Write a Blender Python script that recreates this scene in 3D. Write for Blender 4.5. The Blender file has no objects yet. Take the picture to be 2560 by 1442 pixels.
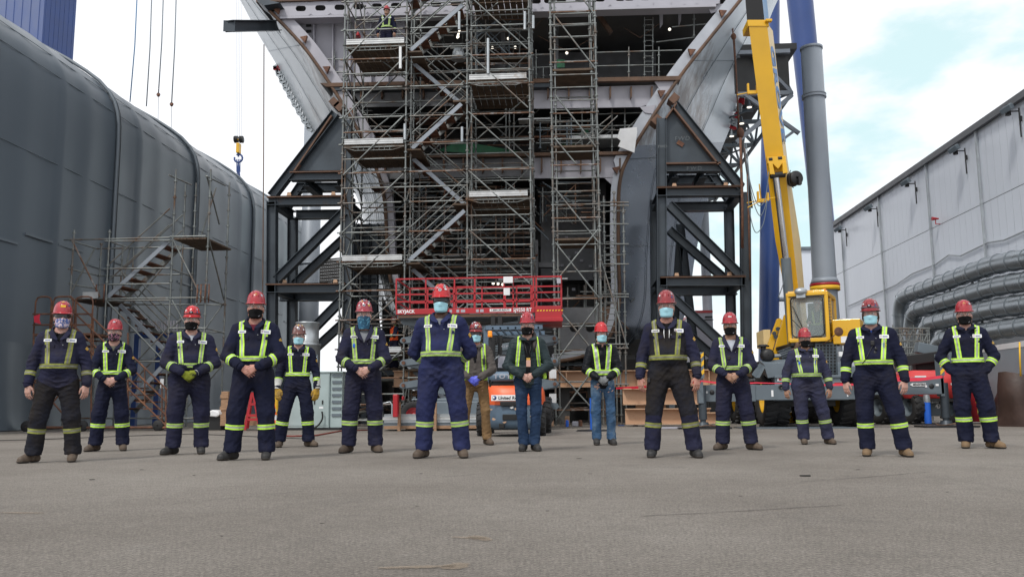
import bpy, bmesh, math, random
import numpy as np
from mathutils import Vector, Matrix
C = bpy.context.scene.collection
RND = random.Random(7)
# ------------------------------------------------------------------ camera
F = 2150.0
CAMZ = 0.60
YAW, TILT, ROLL = math.radians(3.72), math.radians(7.72), math.radians(-0.45)
RM = Matrix.Rotation(YAW, 3, 'Z') @ Matrix.Rotation(math.pi/2 + TILT, 3, 'X') @ Matrix.Rotation(ROLL, 3, 'Z')
cam_d = bpy.data.cameras.new('camera'); cam = bpy.data.objects.new('camera', cam_d); C.objects.link(cam)
cam.matrix_world = Matrix.Translation((0, 0, CAMZ)) @ RM.to_4x4()
cam_d.sensor_width = 36.0; cam_d.lens = 36.0 * F / 2560.0; cam_d.clip_end = 2000; cam_d.clip_start = 0.05
bpy.context.scene.camera = cam
# ------------------------------------------------------------------ world
SUN_EL, SUN_AZ = math.radians(52), math.radians(-150)      # azimuth: clockwise from +Y
w = bpy.data.worlds.new('World'); bpy.context.scene.world = w; w.use_nodes = True
nt = w.node_tree; N = nt.nodes; L = nt.links; N.clear()
out = N.new('ShaderNodeOutputWorld'); bg = N.new('ShaderNodeBackground'); bg.inputs[1].default_value = 0.1
sky = N.new('ShaderNodeTexSky'); sky.sky_type = 'NISHITA'; sky.sun_disc = False
sky.sun_elevation = SUN_EL; sky.sun_rotation = SUN_AZ; sky.air_density = 1.0; sky.dust_density = 2.0
tc = N.new('ShaderNodeTexCoord')
nz = N.new('ShaderNodeTexNoise'); nz.inputs['Scale'].default_value = 2.3; nz.inputs['Detail'].default_value = 7; nz.inputs['Roughness'].default_value = 0.55
mp = N.new('ShaderNodeMapping'); mp.inputs['Scale'].default_value = (1, 1, 2.2); mp.inputs['Location'].default_value = (0.37, 0.1, 0.25)
L.new(tc.outputs['Generated'], mp.inputs[0]); L.new(mp.outputs[0], nz.inputs['Vector'])
# clouds thin out to the right of the shipyard: direction bias
dt = N.new('ShaderNodeVectorMath'); dt.operation = 'DOT_PRODUCT'
dt.inputs[1].default_value = tuple((RM @ Vector((1150/F, 560/F, -1))).normalized())
L.new(tc.outputs['Generated'], dt.inputs[0])
bias = N.new('ShaderNodeMapRange'); bias.inputs[1].default_value = 0.93; bias.inputs[2].default_value = 1.0; bias.inputs[3].default_value = 0.0; bias.inputs[4].default_value = 0.110
L.new(dt.outputs['Value'], bias.inputs[0])
sub = N.new('ShaderNodeMath'); sub.operation = 'SUBTRACT'; L.new(nz.outputs[0], sub.inputs[0]); L.new(bias.outputs[0], sub.inputs[1])
cr = N.new('ShaderNodeMapRange'); cr.inputs[1].default_value = 0.33; cr.inputs[2].default_value = 0.43; cr.interpolation_type = 'SMOOTHSTEP'
L.new(sub.outputs[0], cr.inputs[0])
gain = N.new('ShaderNodeMix'); gain.data_type = 'RGBA'; gain.blend_type = 'MIX'; gain.inputs[0].default_value = 0.80
gain.inputs[7].default_value = (8.4, 11.0, 11.1, 1)        # thin veil of high cloud over the blue
L.new(sky.outputs[0], gain.inputs[6])
mx = N.new('ShaderNodeMix'); mx.data_type = 'RGBA'
mx.inputs[7].default_value = (11.0, 11.2, 11.6, 1)
L.new(cr.outputs[0], mx.inputs[0]); L.new(gain.outputs[2], mx.inputs[6]); L.new(mx.outputs[2], bg.inputs[0]); L.new(bg.outputs[0], out.inputs[0])
# ------------------------------------------------------------------ sun (veiled)
sd = bpy.data.lights.new('sun', 'SUN'); sd.energy = 2.0; sd.angle = math.radians(9); sd.color = (1, .96, .9)
so = bpy.data.objects.new('sun', sd); C.objects.link(so)
sv = Vector((math.sin(SUN_AZ)*math.cos(SUN_EL), math.cos(SUN_AZ)*math.cos(SUN_EL), math.sin(SUN_EL)))
so.rotation_euler = sv.to_track_quat('Z', 'Y').to_euler()
vs = bpy.context.scene.view_settings; vs.view_transform = 'Standard'; vs.look = 'None'; vs.exposure = 0.0; vs.gamma = 1
# ------------------------------------------------------------------ pixel of the photograph -> point at a depth
def ray(u, v): return RM @ Vector(((u-1280)/F, -(v-721)/F, -1))
def P(u, v, Y): d = ray(u, v); return Vector((d.x/d.y*Y, Y, CAMZ + d.z/d.y*Y))
def PX(u, v, X): d = ray(u, v); return Vector((X, d.y/d.x*X, CAMZ + d.z/d.x*X))
def G(u, v, Z=0.0): d = ray(u, v); t = (Z-CAMZ)/d.z; return Vector((d.x*t, d.y*t, Z))
def PIX(p):
    q = RM.transposed() @ (Vector(p) - Vector((0, 0, CAMZ)))
    return 1280 + F*q.x/(-q.z), 721 - F*q.y/(-q.z)
# ------------------------------------------------------------------ objects
def tag(o, label=None, cat=None, group=None, kind=None):
    if label: o['label'] = label
    if cat: o['category'] = cat
    if group: o['group'] = group
    if kind: o['kind'] = kind
    return o
def thing(name, label, cat, loc=(0, 0, 0), rz=0.0, group=None):
    o = bpy.data.objects.new(name, None); C.objects.link(o); o.location = loc; o.rotation_euler = (0, 0, rz); o.empty_display_size = 0.2
    return tag(o, label, cat, group)
def origin(o):
    p = Vector((0, 0, 0))
    while o is not None: p = p + Vector(o.location); o = o.parent
    return p
def copytree(o, parent=None):
    c = o.copy(); C.objects.link(c); c.parent = parent
    for ch in list(o.children): copytree(ch, c)
    return c
class MB:
    """collects shapes in world (or thing-local) coordinates; build() links them as ONE mesh object"""
    def __init__(s): s.v = []; s.f = []; s.m = []; s.mi = 0; s.sm = []; s.smooth = False
    def mat(s, i): s.mi = i; return s
    def add(s, vs, fs, smooth=None):
        b = len(s.v); s.v.extend([tuple(x) for x in vs])
        for f in fs: s.f.append(tuple(i+b for i in f)); s.m.append(s.mi); s.sm.append(s.smooth if smooth is None else smooth)
        return s
    def box(s, c, d, R=None):
        c = Vector(c); hx, hy, hz = d[0]/2, d[1]/2, d[2]/2
        vs = [Vector((x, y, z)) for x in (-hx, hx) for y in (-hy, hy) for z in (-hz, hz)]
        if R is not None: vs = [R @ q for q in vs]
        return s.add([c+q for q in vs], [(0,1,3,2),(4,6,7,5),(0,4,5,1),(2,3,7,6),(0,2,6,4),(1,5,7,3)])
    def bb(s, a, b):
        return s.box([(a[i]+b[i])/2 for i in range(3)], [abs(b[i]-a[i]) for i in range(3)])
    def bar(s, a, b, w, h, up=(0, 0, 1)):
        a = Vector(a); b = Vector(b); d = b-a; l = d.length
        if l < 1e-6: return s
        z = d/l; u = Vector(up)
        if abs(z.dot(u)) > .98: u = Vector((0, 1, 0))
        x = u.cross(z).normalized(); y = z.cross(x)
        R = Matrix((x, y, z)).transposed()
        return s.box((a+b)/2, (w, h, l), R)
    def ibeam(s, a, b, w, h, up=(0, 1, 0), t=None):
        """flanges lie across `up`; web along it: w flange width, h depth along up"""
        a = Vector(a); b = Vector(b); z = (b-a).normalized(); u = Vector(up)
        y = (u - z*u.dot(z)).normalized(); t = t or max(.012, h*.06)
        for sg in (-1, 1): s.bar(a+y*sg*(h/2-t/2), b+y*sg*(h/2-t/2), w, t, y)
        return s.bar(a, b, t, h-2*t-.002, y)
    def tube(s, a, b, r, n=8, r2=None, caps=True):
        a = Vector(a); b = Vector(b); d = b-a
        if d.length < 1e-6: return s
        z = d.normalized(); u = Vector((0, 0, 1)) if abs(z.z) < .95 else Vector((1, 0, 0))
        x = u.cross(z).normalized(); y = z.cross(x); r2 = r if r2 is None else r2
        vs = []
        for p, rr in ((a, r), (b, r2)):
            for i in range(n): t = 2*math.pi*i/n; vs.append(p + x*math.cos(t)*rr + y*math.sin(t)*rr)
        s.add(vs, [(i, (i+1) % n, n+(i+1) % n, n+i) for i in range(n)], True)
        if caps: s.add(vs[:n], [tuple(range(n-1, -1, -1))], False); s.add(vs[n:], [tuple(range(n))], False)
        return s
    def path(s, pts, r, n=6, closed=False):
        pts = [Vector(p) for p in pts]; m = len(pts); vs = []; pu = None
        for i, p in enumerate(pts):
            if closed: t = pts[(i+1) % m]-pts[i-1]
            else: t = pts[min(i+1, m-1)]-pts[max(i-1, 0)]
            t.normalize(); u = pu or (Vector((0, 0, 1)) if abs(t.z) < .9 else Vector((1, 0, 0)))
            x = (u - t*u.dot(t))
            if x.length < 1e-4: x = Vector((1, 0, 0)) - t*t.x
            x.normalize(); y = t.cross(x); pu = x
            rr = r[i] if isinstance(r, (list, tuple)) else r
            for k in range(n): a = 2*math.pi*k/n; vs.append(p+x*math.cos(a)*rr+y*math.sin(a)*rr)
        fs = []
        for i in range(m if closed else m-1):
            j = (i+1) % m
            for k in range(n): fs.append((i*n+k, i*n+(k+1) % n, j*n+(k+1) % n, j*n+k))
        if not closed: fs += [tuple(range(n-1, -1, -1)), tuple((m-1)*n+k for k in range(n))]
        return s.add(vs, fs, True)
    def lathe(s, base, axis, prof, n=24, x=None):
        """prof: (radius, distance along axis)"""
        base = Vector(base); z = Vector(axis).normalized(); u = Vector((0, 0, 1)) if abs(z.z) < .95 else Vector((1, 0, 0))
        x = u.cross(z).normalized(); y = z.cross(x); vs = []
        for r, h in prof:
            for i in range(n): t = 2*math.pi*i/n; vs.append(base + z*h + x*math.cos(t)*r + y*math.sin(t)*r)
        fs = [(j*n+i, j*n+(i+1) % n, (j+1)*n+(i+1) % n, (j+1)*n+i) for j in range(len(prof)-1) for i in range(n)]
        return s.add(vs, fs, True)
    def prism(s, poly, off, smooth=False):
        """extrude a planar polygon (list of points) by the vector off"""
        off = Vector(off); p = [Vector(q) for q in poly]; n = len(p)
        vs = p + [q+off for q in p]
        return s.add(vs, [tuple(range(n-1, -1, -1)), tuple(range(n, 2*n))] + [(i, (i+1) % n, n+(i+1) % n, n+i) for i in range(n)], smooth)
    def grid(s, rows, smooth=True, flip=False):
        m = len(rows); n = len(rows[0]); vs = [p for r in rows for p in r]
        fs = [(i*n+j, i*n+j+1, (i+1)*n+j+1, (i+1)*n+j) for i in range(m-1) for j in range(n-1)]
        if flip: fs = [f[::-1] for f in fs]
        return s.add(vs, fs, smooth)
    def sphere(s, c, r, n=12, m=8, sc=(1, 1, 1)):
        vs = []; c = Vector(c)
        for j in range(1, m):
            a = math.pi*j/m
            for i in range(n): t = 2*math.pi*i/n; vs.append(c+Vector((sc[0]*r*math.sin(a)*math.cos(t), sc[1]*r*math.sin(a)*math.sin(t), sc[2]*r*math.cos(a))))
        vs += [c+Vector((0, 0, r*sc[2])), c-Vector((0, 0, r*sc[2]))]; T = len(vs)-2
        fs = [(j*n+i, (j+1)*n+i, (j+1)*n+(i+1) % n, j*n+(i+1) % n) for j in range(m-2) for i in range(n)]
        fs += [(T, i, (i+1) % n) for i in range(n)] + [(T+1, (m-2)*n+(i+1) % n, (m-2)*n+i) for i in range(n)]
        return s.add(vs, fs, True)
    def build(s, name, mats, parent=None, local=False, origin_at=None, bevel=0, recalc=True):
        me = bpy.data.meshes.new(name)
        if parent is not None: off = Vector((0, 0, 0)) if local else origin(parent)
        elif local: off = Vector((0, 0, 0))
        else:
            a = np.array(s.v); off = Vector(((a[:, 0].min()+a[:, 0].max())/2, (a[:, 1].min()+a[:, 1].max())/2, a[:, 2].min())) if origin_at is None else Vector(origin_at)
        o0 = tuple(off)
        me.from_pydata([(x-o0[0], y-o0[1], z-o0[2]) for x, y, z in s.v], [], s.f)
        mats = mats if isinstance(mats, (list, tuple)) else [mats]
        for m in mats: me.materials.append(m)
        me.polygons.foreach_set('material_index', s.m); me.polygons.foreach_set('use_smooth', s.sm)
        if recalc:
            bm = bmesh.new(); bm.from_mesh(me); bmesh.ops.recalc_face_normals(bm, faces=bm.faces); bm.to_mesh(me); bm.free()
        me.update()
        o = bpy.data.objects.new(name, me); C.objects.link(o)
        if parent is not None: o.parent = parent
        elif not local: o.location = off
        if bevel:
            b = o.modifiers.new('bevel', 'BEVEL'); b.width = bevel; b.segments = 2; b.limit_method = 'ANGLE'; b.angle_limit = math.radians(40)
        return o
def text_mesh(name, txt, size, mat, parent, loc, R, ext=0.002, bold=0.0, shear=0.0, spacing=1.0, width=None, local=False, align='LEFT'):
    cu = bpy.data.curves.new(name, 'FONT'); cu.body = txt; cu.size = size; cu.extrude = ext; cu.offset = bold; cu.shear = shear; cu.space_character = spacing
    cu.align_x = align; cu.resolution_u = 3
    o = bpy.data.objects.new(name, cu); C.objects.link(o); bpy.context.view_layer.update()
    me = bpy.data.meshes.new_from_object(o.evaluated_get(bpy.context.evaluated_depsgraph_get()))
    bpy.data.objects.remove(o); me.name = name; me.materials.clear(); me.materials.append(mat)
    a = np.empty(len(me.vertices)*3); me.vertices.foreach_get('co', a); a = a.reshape(-1, 3)
    if width: a[:, 0] *= width/(a[:, 0].max()-a[:, 0].min())
    off = Vector(loc) - (Vector((0, 0, 0)) if (local or parent is None) else origin(parent))
    a = a @ np.array(R).T + np.array(off)
    me.vertices.foreach_set('co', a.ravel()); me.update()
    o = bpy.data.objects.new(name, me); C.objects.link(o)
    if parent is not None: o.parent = parent
    return o
RF = Matrix(((1, 0, 0), (0, 0, -1), (0, 1, 0)))     # text upright, read from -Y: x->x, y->z
# ------------------------------------------------------------------ materials
def pm(name, col, rough=.5, metal=0., var=.12, scale=3., detail=6, col2=None, mix=(.55, .7), sc2=1.5, bump=0., bscale=40., stretch=(1, 1, 1), alpha=None, emit=None, spec=None, coord='Object', coat=0):
    m = bpy.data.materials.new(name); m.use_nodes = True; nt = m.node_tree; n = nt.nodes; l = nt.links
    b = n['Principled BSDF']; b.inputs['Roughness'].default_value = rough; b.inputs['Metallic'].default_value = metal
    if coat: b.inputs['Coat Weight'].default_value = coat
    if spec is not None: b.inputs['Specular IOR Level'].default_value = spec
    t = n.new('ShaderNodeTexCoord'); mpg = n.new('ShaderNodeMapping'); mpg.inputs['Scale'].default_value = stretch; l.new(t.outputs[coord], mpg.inputs[0])
    a = n.new('ShaderNodeTexNoise'); a.inputs['Scale'].default_value = scale; a.inputs['Detail'].default_value = detail; l.new(mpg.outputs[0], a.inputs['Vector'])
    mr = n.new('ShaderNodeMapRange'); mr.inputs[1].default_value = .3; mr.inputs[2].default_value = .7; mr.inputs[3].default_value = 1-var; mr.inputs[4].default_value = 1+var; l.new(a.outputs[0], mr.inputs[0])
    mu = n.new('ShaderNodeMix'); mu.data_type = 'RGBA'; mu.blend_type = 'MULTIPLY'; mu.inputs[0].default_value = 1; mu.inputs[6].default_value = (*col, 1); l.new(mr.outputs[0], mu.inputs[7])
    src = mu.outputs[2]
    if col2:
        c = n.new('ShaderNodeTexNoise'); c.inputs['Scale'].default_value = sc2; c.inputs['Detail'].default_value = 8; c.inputs['Roughness'].default_value = .65; l.new(mpg.outputs[0], c.inputs['Vector'])
        r2 = n.new('ShaderNodeMapRange'); r2.inputs[1].default_value = mix[0]; r2.inputs[2].default_value = mix[1]; l.new(c.outputs[0], r2.inputs[0])
        x = n.new('ShaderNodeMix'); x.data_type = 'RGBA'; x.inputs[7].default_value = (*col2, 1); l.new(r2.outputs[0], x.inputs[0]); l.new(src, x.inputs[6]); src = x.outputs[2]
        if metal:
            mm = n.new('ShaderNodeMapRange'); mm.inputs[3].default_value = metal; mm.inputs[4].default_value = 0; l.new(r2.outputs[0], mm.inputs[0]); l.new(mm.outputs[0], b.inputs['Metallic'])
    l.new(src, b.inputs['Base Color'])
    rr = n.new('ShaderNodeMapRange'); rr.inputs[1].default_value = .3; rr.inputs[2].default_value = .7; rr.inputs[3].default_value = max(.02, rough-.08); rr.inputs[4].default_value = min(1, rough+.1); l.new(a.outputs[0], rr.inputs[0]); l.new(rr.outputs[0], b.inputs['Roughness'])
    if bump:
        d = n.new('ShaderNodeTexNoise'); d.inputs['Scale'].default_value = bscale; d.inputs['Detail'].default_value = 5; l.new(t.outputs[coord], d.inputs['Vector'])
        bp = n.new('ShaderNodeBump'); bp.inputs['Strength'].default_value = bump; bp.inputs['Distance'].default_value = .02; l.new(d.outputs[0], bp.inputs['Height']); l.new(bp.outputs[0], b.inputs['Normal'])
    if alpha is not None: b.inputs['Alpha'].default_value = alpha
    if emit: b.inputs['Emission Color'].default_value = (*emit[0], 1); b.inputs['Emission Strength'].default_value = emit[1]
    return m
M = {}
M['galv'] = pm('galvanised_tube', (.20, .215, .21), .42, .5, .35, 2.5, col2=(.12, .065, .035), mix=(.50, .66), sc2=1.3)
M['galv_clean'] = pm('galvanised_sheet', (.42, .45, .47), .38, .6, .14, 3.)
M['alu'] = pm('aluminium_plank', (.55, .56, .56), .45, .4, .15, 4, col2=(.28, .2, .13), mix=(.6, .8), sc2=3)
M['ply'] = pm('weathered_deck', (.10, .068, .045), .8, 0, .4, 6, stretch=(1, 1, 1))
M['rust'] = pm('rusty_steel', (.12, .055, .035), .75, .1, .35, 6, col2=(.22, .10, .05), mix=(.5, .65), sc2=5)
M['darksteel'] = pm('blue_grey_mill_steel', (.050, .062, .075), .42, .35, .3, 1.2, col2=(.09, .05, .035), mix=(.62, .8), sc2=1.6, bump=.12, bscale=6)
M['rustedge'] = pm('flange_edge_rust', (.13, .07, .045), .7, 0, .3, 4)
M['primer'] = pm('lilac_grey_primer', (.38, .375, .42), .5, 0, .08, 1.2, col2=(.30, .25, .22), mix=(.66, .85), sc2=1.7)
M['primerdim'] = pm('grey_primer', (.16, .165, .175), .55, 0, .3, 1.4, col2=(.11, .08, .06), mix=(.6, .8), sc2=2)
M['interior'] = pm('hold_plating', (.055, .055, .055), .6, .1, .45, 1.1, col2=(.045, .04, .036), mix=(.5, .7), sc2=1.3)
M['deckrust'] = pm('deck_edge_rust', (.12, .07, .045), .75, 0, .35, 2.5)
M['navy'] = None
M['black'] = pm('black_plastic', (.012, .012, .013), .5, 0, .2, 8)
M['rubber'] = pm('tyre_rubber', (.022, .022, .023), .75, 0, .3, 5, bump=.4, bscale=25)
M['yellow'] = pm('crane_yellow', (.72, .40, .012), .35, 0, .08, 1.2, col2=(.30, .17, .03), mix=(.7, .95), sc2=2, coat=.2)
M['cream'] = pm('pale_yellow', (.74, .56, .27), .4, 0, .08, 2)
M['chassis'] = pm('grey_chassis_paint', (.13, .16, .185), .42, .1, .15, 2, col2=(.05, .045, .04), mix=(.62, .85), sc2=2.5)
M['redlift'] = pm('red_machine_paint', (.40, .014, .022), .38, 0, .12, 2, col2=(.16, .03, .02), mix=(.68, .9), sc2=4)
M['white'] = pm('white_paint', (.78, .79, .80), .5, 0, .05, 4)
M['blackmark'] = pm('black_lettering', (.02, .02, .022), .6, 0, .05, 4)
M['bluecol'] = pm('blue_crane_paint', (.020, .055, .20), .38, 0, .12, .4, coat=.2)
M['greycol'] = pm('grey_column_paint', (.27, .30, .34), .45, .1, .08, .6)
M['tan'] = pm('tan_beam_primer', (.52, .33, .21), .6, 0, .1, 2, col2=(.25, .14, .09), mix=(.64, .8), sc2=3)
M['wood'] = pm('timber', (.33, .20, .12), .8, 0, .25, 6, stretch=(1, 1, 6))
M['cloudy'] = pm('glass_tint', (.40, .46, .46), .12, 0, .02, 1, alpha=.30, spec=.3)
M['lampwhite'] = pm('lamp_lens', (1, .96, .85), .4, 0, 0, 1, emit=((1, .93, .8), 1.6))
M['brown'] = pm('brown_tarpaulin', (.05, .028, .022), .55, 0, .3, 3, bump=.6, bscale=5)
M['orange'] = pm('orange_paint', (.80, .13, .035), .4, 0, .1, 2, col2=(.18, .09, .06), mix=(.68, .85), sc2=4)
M['green'] = pm('green_mesh', (.01, .09, .04), .7, 0, .3, 4)
M['blueplastic'] = pm('blue_plastic', (.02, .13, .62), .45, 0, .08, 3)
M['hazy'] = pm('hazard_yellow', (.80, .46, .02), .5, 0, .1, 4)
# ================================================================== ground
def ground_material():
    m = bpy.data.materials.new('asphalt'); m.use_nodes = True; n = m.node_tree.nodes; l = m.node_tree.links; b = n['Principled BSDF']
    t = n.new('ShaderNodeTexCoord')
    def noise(sc, det=6, ro=.6, st=(1, 1, 1)):
        mp = n.new('ShaderNodeMapping'); mp.inputs['Scale'].default_value = st; l.new(t.outputs['Object'], mp.inputs[0])
        a = n.new('ShaderNodeTexNoise'); a.inputs['Scale'].default_value = sc; a.inputs['Detail'].default_value = det; a.inputs['Roughness'].default_value = ro; l.new(mp.outputs[0], a.inputs['Vector']); return a.outputs[0]
    def rng(src, a, b_, c, d):
        r = n.new('ShaderNodeMapRange'); r.inputs[1].default_value = a; r.inputs[2].default_value = b_; r.inputs[3].default_value = c; r.inputs[4].default_value = d; l.new(src, r.inputs[0]); return r.outputs[0]
    def mix(f, a, b_, mode='MIX'):
        x = n.new('ShaderNodeMix'); x.data_type = 'RGBA'; x.blend_type = mode
        if isinstance(f, float): x.inputs[0].default_value = f
        else: l.new(f, x.inputs[0])
        for k, s in ((6, a), (7, b_)):
            if isinstance(s, tuple): x.inputs[k].default_value = (*s, 1)
            else: l.new(s, x.inputs[k])
        return x.outputs[2]
    big = rng(noise(.35, 5), .35, .65, 0, 1)
    c = mix(big, (.170, .150, .130), (.236, .213, .188))
    c = mix(rng(noise(1.1, 7, .7, (1, .6, 1)), .54, .72, 0, .5), c, (.125, .112, .100))
    c = mix(rng(noise(2.3, 8, .7), .60, .74, 0, .55), c, (.27, .25, .225))
    fine = noise(75, 5, .8)
    c = mix(1.0, c, rng(fine, .32, .70, .38, 1.75), 'MULTIPLY')
    c = mix(1.0, c, rng(noise(38, 6, .8), .32, .7, .70, 1.34), 'MULTIPLY'); c = mix(1.0, c, rng(noise(9, 7, .75), .34, .68, .88, 1.12), 'MULTIPLY')
    v = n.new('ShaderNodeTexVoronoi'); v.inputs['Scale'].default_value = 55; l.new(t.outputs['Object'], v.inputs['Vector'])
    c = mix(rng(v.outputs['Distance'], .05, .16, .55, 0), c, (.36, .35, .33))
    v3 = n.new('ShaderNodeTexVoronoi'); v3.inputs['Scale'].default_value = 3.1; l.new(t.outputs['Object'], v3.inputs['Vector'])
    c = mix(rng(v3.outputs['Distance'], .015, .04, .8, 0), c, (.045, .04, .036))
    l.new(c, b.inputs['Base Color']); b.inputs['Roughness'].default_value = .82; b.inputs['Specular IOR Level'].default_value = .35
    bp = n.new('ShaderNodeBump'); bp.inputs['Strength'].default_value = .9; bp.inputs['Distance'].default_value = .014
    ad = n.new('ShaderNodeMath'); ad.operation = 'ADD'; l.new(fine, ad.inputs[0]); l.new(noise(18, 5), ad.inputs[1]); l.new(ad.outputs[0], bp.inputs['Height']); l.new(bp.outputs[0], b.inputs['Normal'])
    return m
g = MB(); rows = []
ys = [-30, -5, 0, 1, 2, 3, 4, 5, 6, 7, 8, 9, 10, 11, 12, 13, 14, 16, 18, 20, 22, 24, 27, 30, 40, 60, 120, 400, 1500]
xs = [-900, -120, -40, -20] + [i*.8 for i in range(-18, 19)] + [20, 40, 120, 900]
for y in ys: rows.append([(x, y, 0.0) for x in xs])
g.grid(rows, True)
tag(g.build('ground', ground_material(), origin_at=(0, 0, 0)), kind='structure')
# paint scraps and grit lying on the asphalt
mk = pm('orange_ground_paint', (.27, .21, .15), .9, 0, .3, 30, alpha=.45)
for (u0, v0, u1, v1, w_) in ((945, 1421, 1140, 1416, .035), (1118, 1424, 1160, 1408, .06), (1130, 1343, 1215, 1347, .03), (1180, 1340, 1222, 1352, .05), (0, 1282, 110, 1283, .03)):
    a, b = G(u0, v0), G(u1, v1); pts = []; n_ = (b-a).normalized().cross(Vector((0, 0, 1)))
    K = 14; up = []; dn = []
    for i in range(K+1):
        q = a.lerp(b, i/K); e = w_*(.35+.65*math.sin(math.pi*(i+.5)/(K+1)))*RND.uniform(.6, 1.1)
        up.append(q+n_*e+Vector((0, 0, .004))); dn.append(q-n_*e+Vector((0, 0, .004)))
    m_ = MB(); m_.add(up+dn, [(i, i+1, K+2+i, K+1+i) for i in range(K)]); tag(m_.build('ground_paint', mk), kind='structure')
dark = pm('black_debris', (.02, .018, .016), .8)
mdeb = MB()
for (u, v, s_) in ((2013, 1190, .07), (230, 1199, .03), (1850, 1240, .012), (1052, 1184, .02), (1475, 1184, .02), (805, 1308, .012), (1368, 1277, .012), (2146, 1174, .02), (354, 1174, .02), (2368, 1230, .012), (1043, 1265, .012), (555, 1340, .01), (485, 1188, .018), (1448, 1146, .03)):
    p = G(u, v)
    ang = RND.random()*3
    n_ = 7; poly = [p+Vector((math.cos(ang+k*6.283/n_)*s_*RND.uniform(.6, 1.2), math.sin(ang+k*6.283/n_)*s_*.5*RND.uniform(.6, 1.2), .002)) for k in range(n_)]
    q_ = MB(); q_.prism(poly, (0, 0, s_*.12))
    lab = {0: 'dark torn scrap of debris lying on open asphalt at right'}.get(int(u == 2013)-1) or 'small dark pebble or crumb lying on the asphalt'
    tag(q_.build('debris', dark), 'largest dark torn scrap on the open asphalt, right of centre' if u == 2013 else lab, 'debris', 'crumbs scattered on the asphalt')
crk = pm('crack_filler', (.07, .062, .055), .9, 0, .2, 20)
for (u0, v0, u1, v1, w_) in ((-20, 1128, 330, 1104, .012), (1105, 1192, 1190, 1186, .010), (430, 1260, 760, 1228, .006), (1600, 1290, 2100, 1262, .007), (1330, 1096, 2600, 1088, .014), (2000, 1205, 2330, 1180, .007)):
    a, b = G(u0, v0), G(u1, v1); K = 26; n_ = (b-a).normalized().cross(Vector((0, 0, 1))); up = []; dn = []; dv = 0
    for i in range(K+1): dv += RND.uniform(-.03, .03)*(b-a).length/6; q = a.lerp(b, i/K)+n_*dv; e = w_*RND.uniform(.3, 1); up.append(q+n_*e+Vector((0, 0, .004))); dn.append(q-n_*e+Vector((0, 0, .004)))
    m_ = MB(); m_.add(up+dn, [(i, i+1, K+2+i, K+1+i) for i in range(K)]); tag(m_.build('ground_crack', crk), kind='structure')
# hose / cable lines on the ground
mc = MB(); mc.path([G(u, v, .012) for u, v in ((-20, 1101), (120, 1097), (300, 1090), (480, 1084), (620, 1090), (760, 1096))], .008, 5)
tag(mc.build('ground_cable', M['black']), 'thin dark cable lying across the asphalt at left behind the workers', 'cable')
mc = MB(); mc.path([G(u, v, .015) for u, v in ((690, 1088), (730, 1090), (790, 1088), (850, 1077), (930, 1074))], .018, 6)
tag(mc.build('red_hose', pm('red_hose', (.18, .03, .02), .6)), 'dull red hose lying on the ground before the grey cabinet', 'hose')

# ================================================================== fabric hall, left
XL = G(64, 1075).x
prof = [(0, -.05), (0, 2.3), (0, 4.0), (0, 6.0), (0, 8.0), (0, 9.6), (-.02, 10.4), (-.08, 11.0), (-.2, 11.5), (-.42, 12.0), (-.8, 12.55), (-1.3, 13.05), (-2.0, 13.65), (-3.0, 14.4), (-4.3, 15.15), (-6.2, 15.9), (-9, 16.6), (-13, 17.2)]
prof = [(x, z if z < 10 else 10+(z-10)*.76) for x, z in prof]
Y0, Y1, PIT = 17.2, 50.5, 1.62
hall = thing('fabric_hall', 'long dark grey fabric covered hall with ribbed rounded shoulder', 'building', (XL, 28, 0))
fab = pm('grey_membrane', (.100, .124, .150), .36, 0, .05, .3, bump=.05, bscale=3)
nb = int(round((Y1-Y0)/PIT)); off0 = 28.0 - math.floor((28.0-Y0)/PIT)*PIT
ribs = [off0+i*PIT for i in range(-1, nb+1)]
rows = []; SUBN = 8
for k in range(len(ribs)-1):
    a, b = ribs[k], ribs[k+1]
    for j in range(SUBN if k < len(ribs)-2 else SUBN+1):
        t = j/SUBN; sag = .035*(1-abs(2*t-1)**1.4)
        wv = .015*math.sin(k*2.1)
        r = []
        for i, (px, pz) in enumerate(prof):
            i0, i1 = max(i-1, 0), min(i+1, len(prof)-1)
            tx, tz = prof[i1][0]-prof[i0][0], prof[i1][1]-prof[i0][1]; q = math.hypot(tx, tz); nx, nzv = tz/q, -tx/q
            sg = sag*(1 if pz > 4.5 else .25)+wv
            r.append((XL+px-nx*sg, a+(b-a)*t, pz-nzv*sg))
        rows.append(r)
mem = MB(); mem.grid(rows, True, True); mem.build('membrane', fab, hall, recalc=False)
# joints every fourth rib: doubled flap
jm = pm('joint_flap', (.030, .036, .043), .45, 0, .1, 2)
jl = pm('joint_flap_pale', (.13, .155, .18), .4, 0, .1, 2)
for k, y in enumerate(ribs):
    if (round((y-28)/PIT)) % 4 == 0:
        j_ = MB(); pts = [Vector((XL+px+.05, y, pz+.03)) for px, pz in prof]; j_.path([p+Vector((.02, -.12, 0)) for p in pts], .06, 8); j_.build('joint_seam', jl, hall)
        j_ = MB(); j_.path([p+Vector((.0, .04, 0)) for p in pts], .04, 8); j_.build('joint_seam', jm, hall)
# horizontal welded seams of the skirt panels
sm_ = MB()
for k in range(len(ribs)-1):
    a, b = ribs[k]+.15, ribs[k+1]-.15; z = 5.55 if k % 3 else 5.2
    sm_.bb((XL-.06, a, z), (XL+.02, b, z+.07))
sm_.build('skirt_seam', jl, hall)
for i in (4, 7, 9, 12):
    q = MB(); px_, pz_ = prof[i]; q.path([(XL+px_+.004-.02*(k % 2), Y0+k*.81, pz_) for k in range(int((Y1-Y0)/.81))], .012, 4); q.build('weld_seam', jl, hall)
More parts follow.
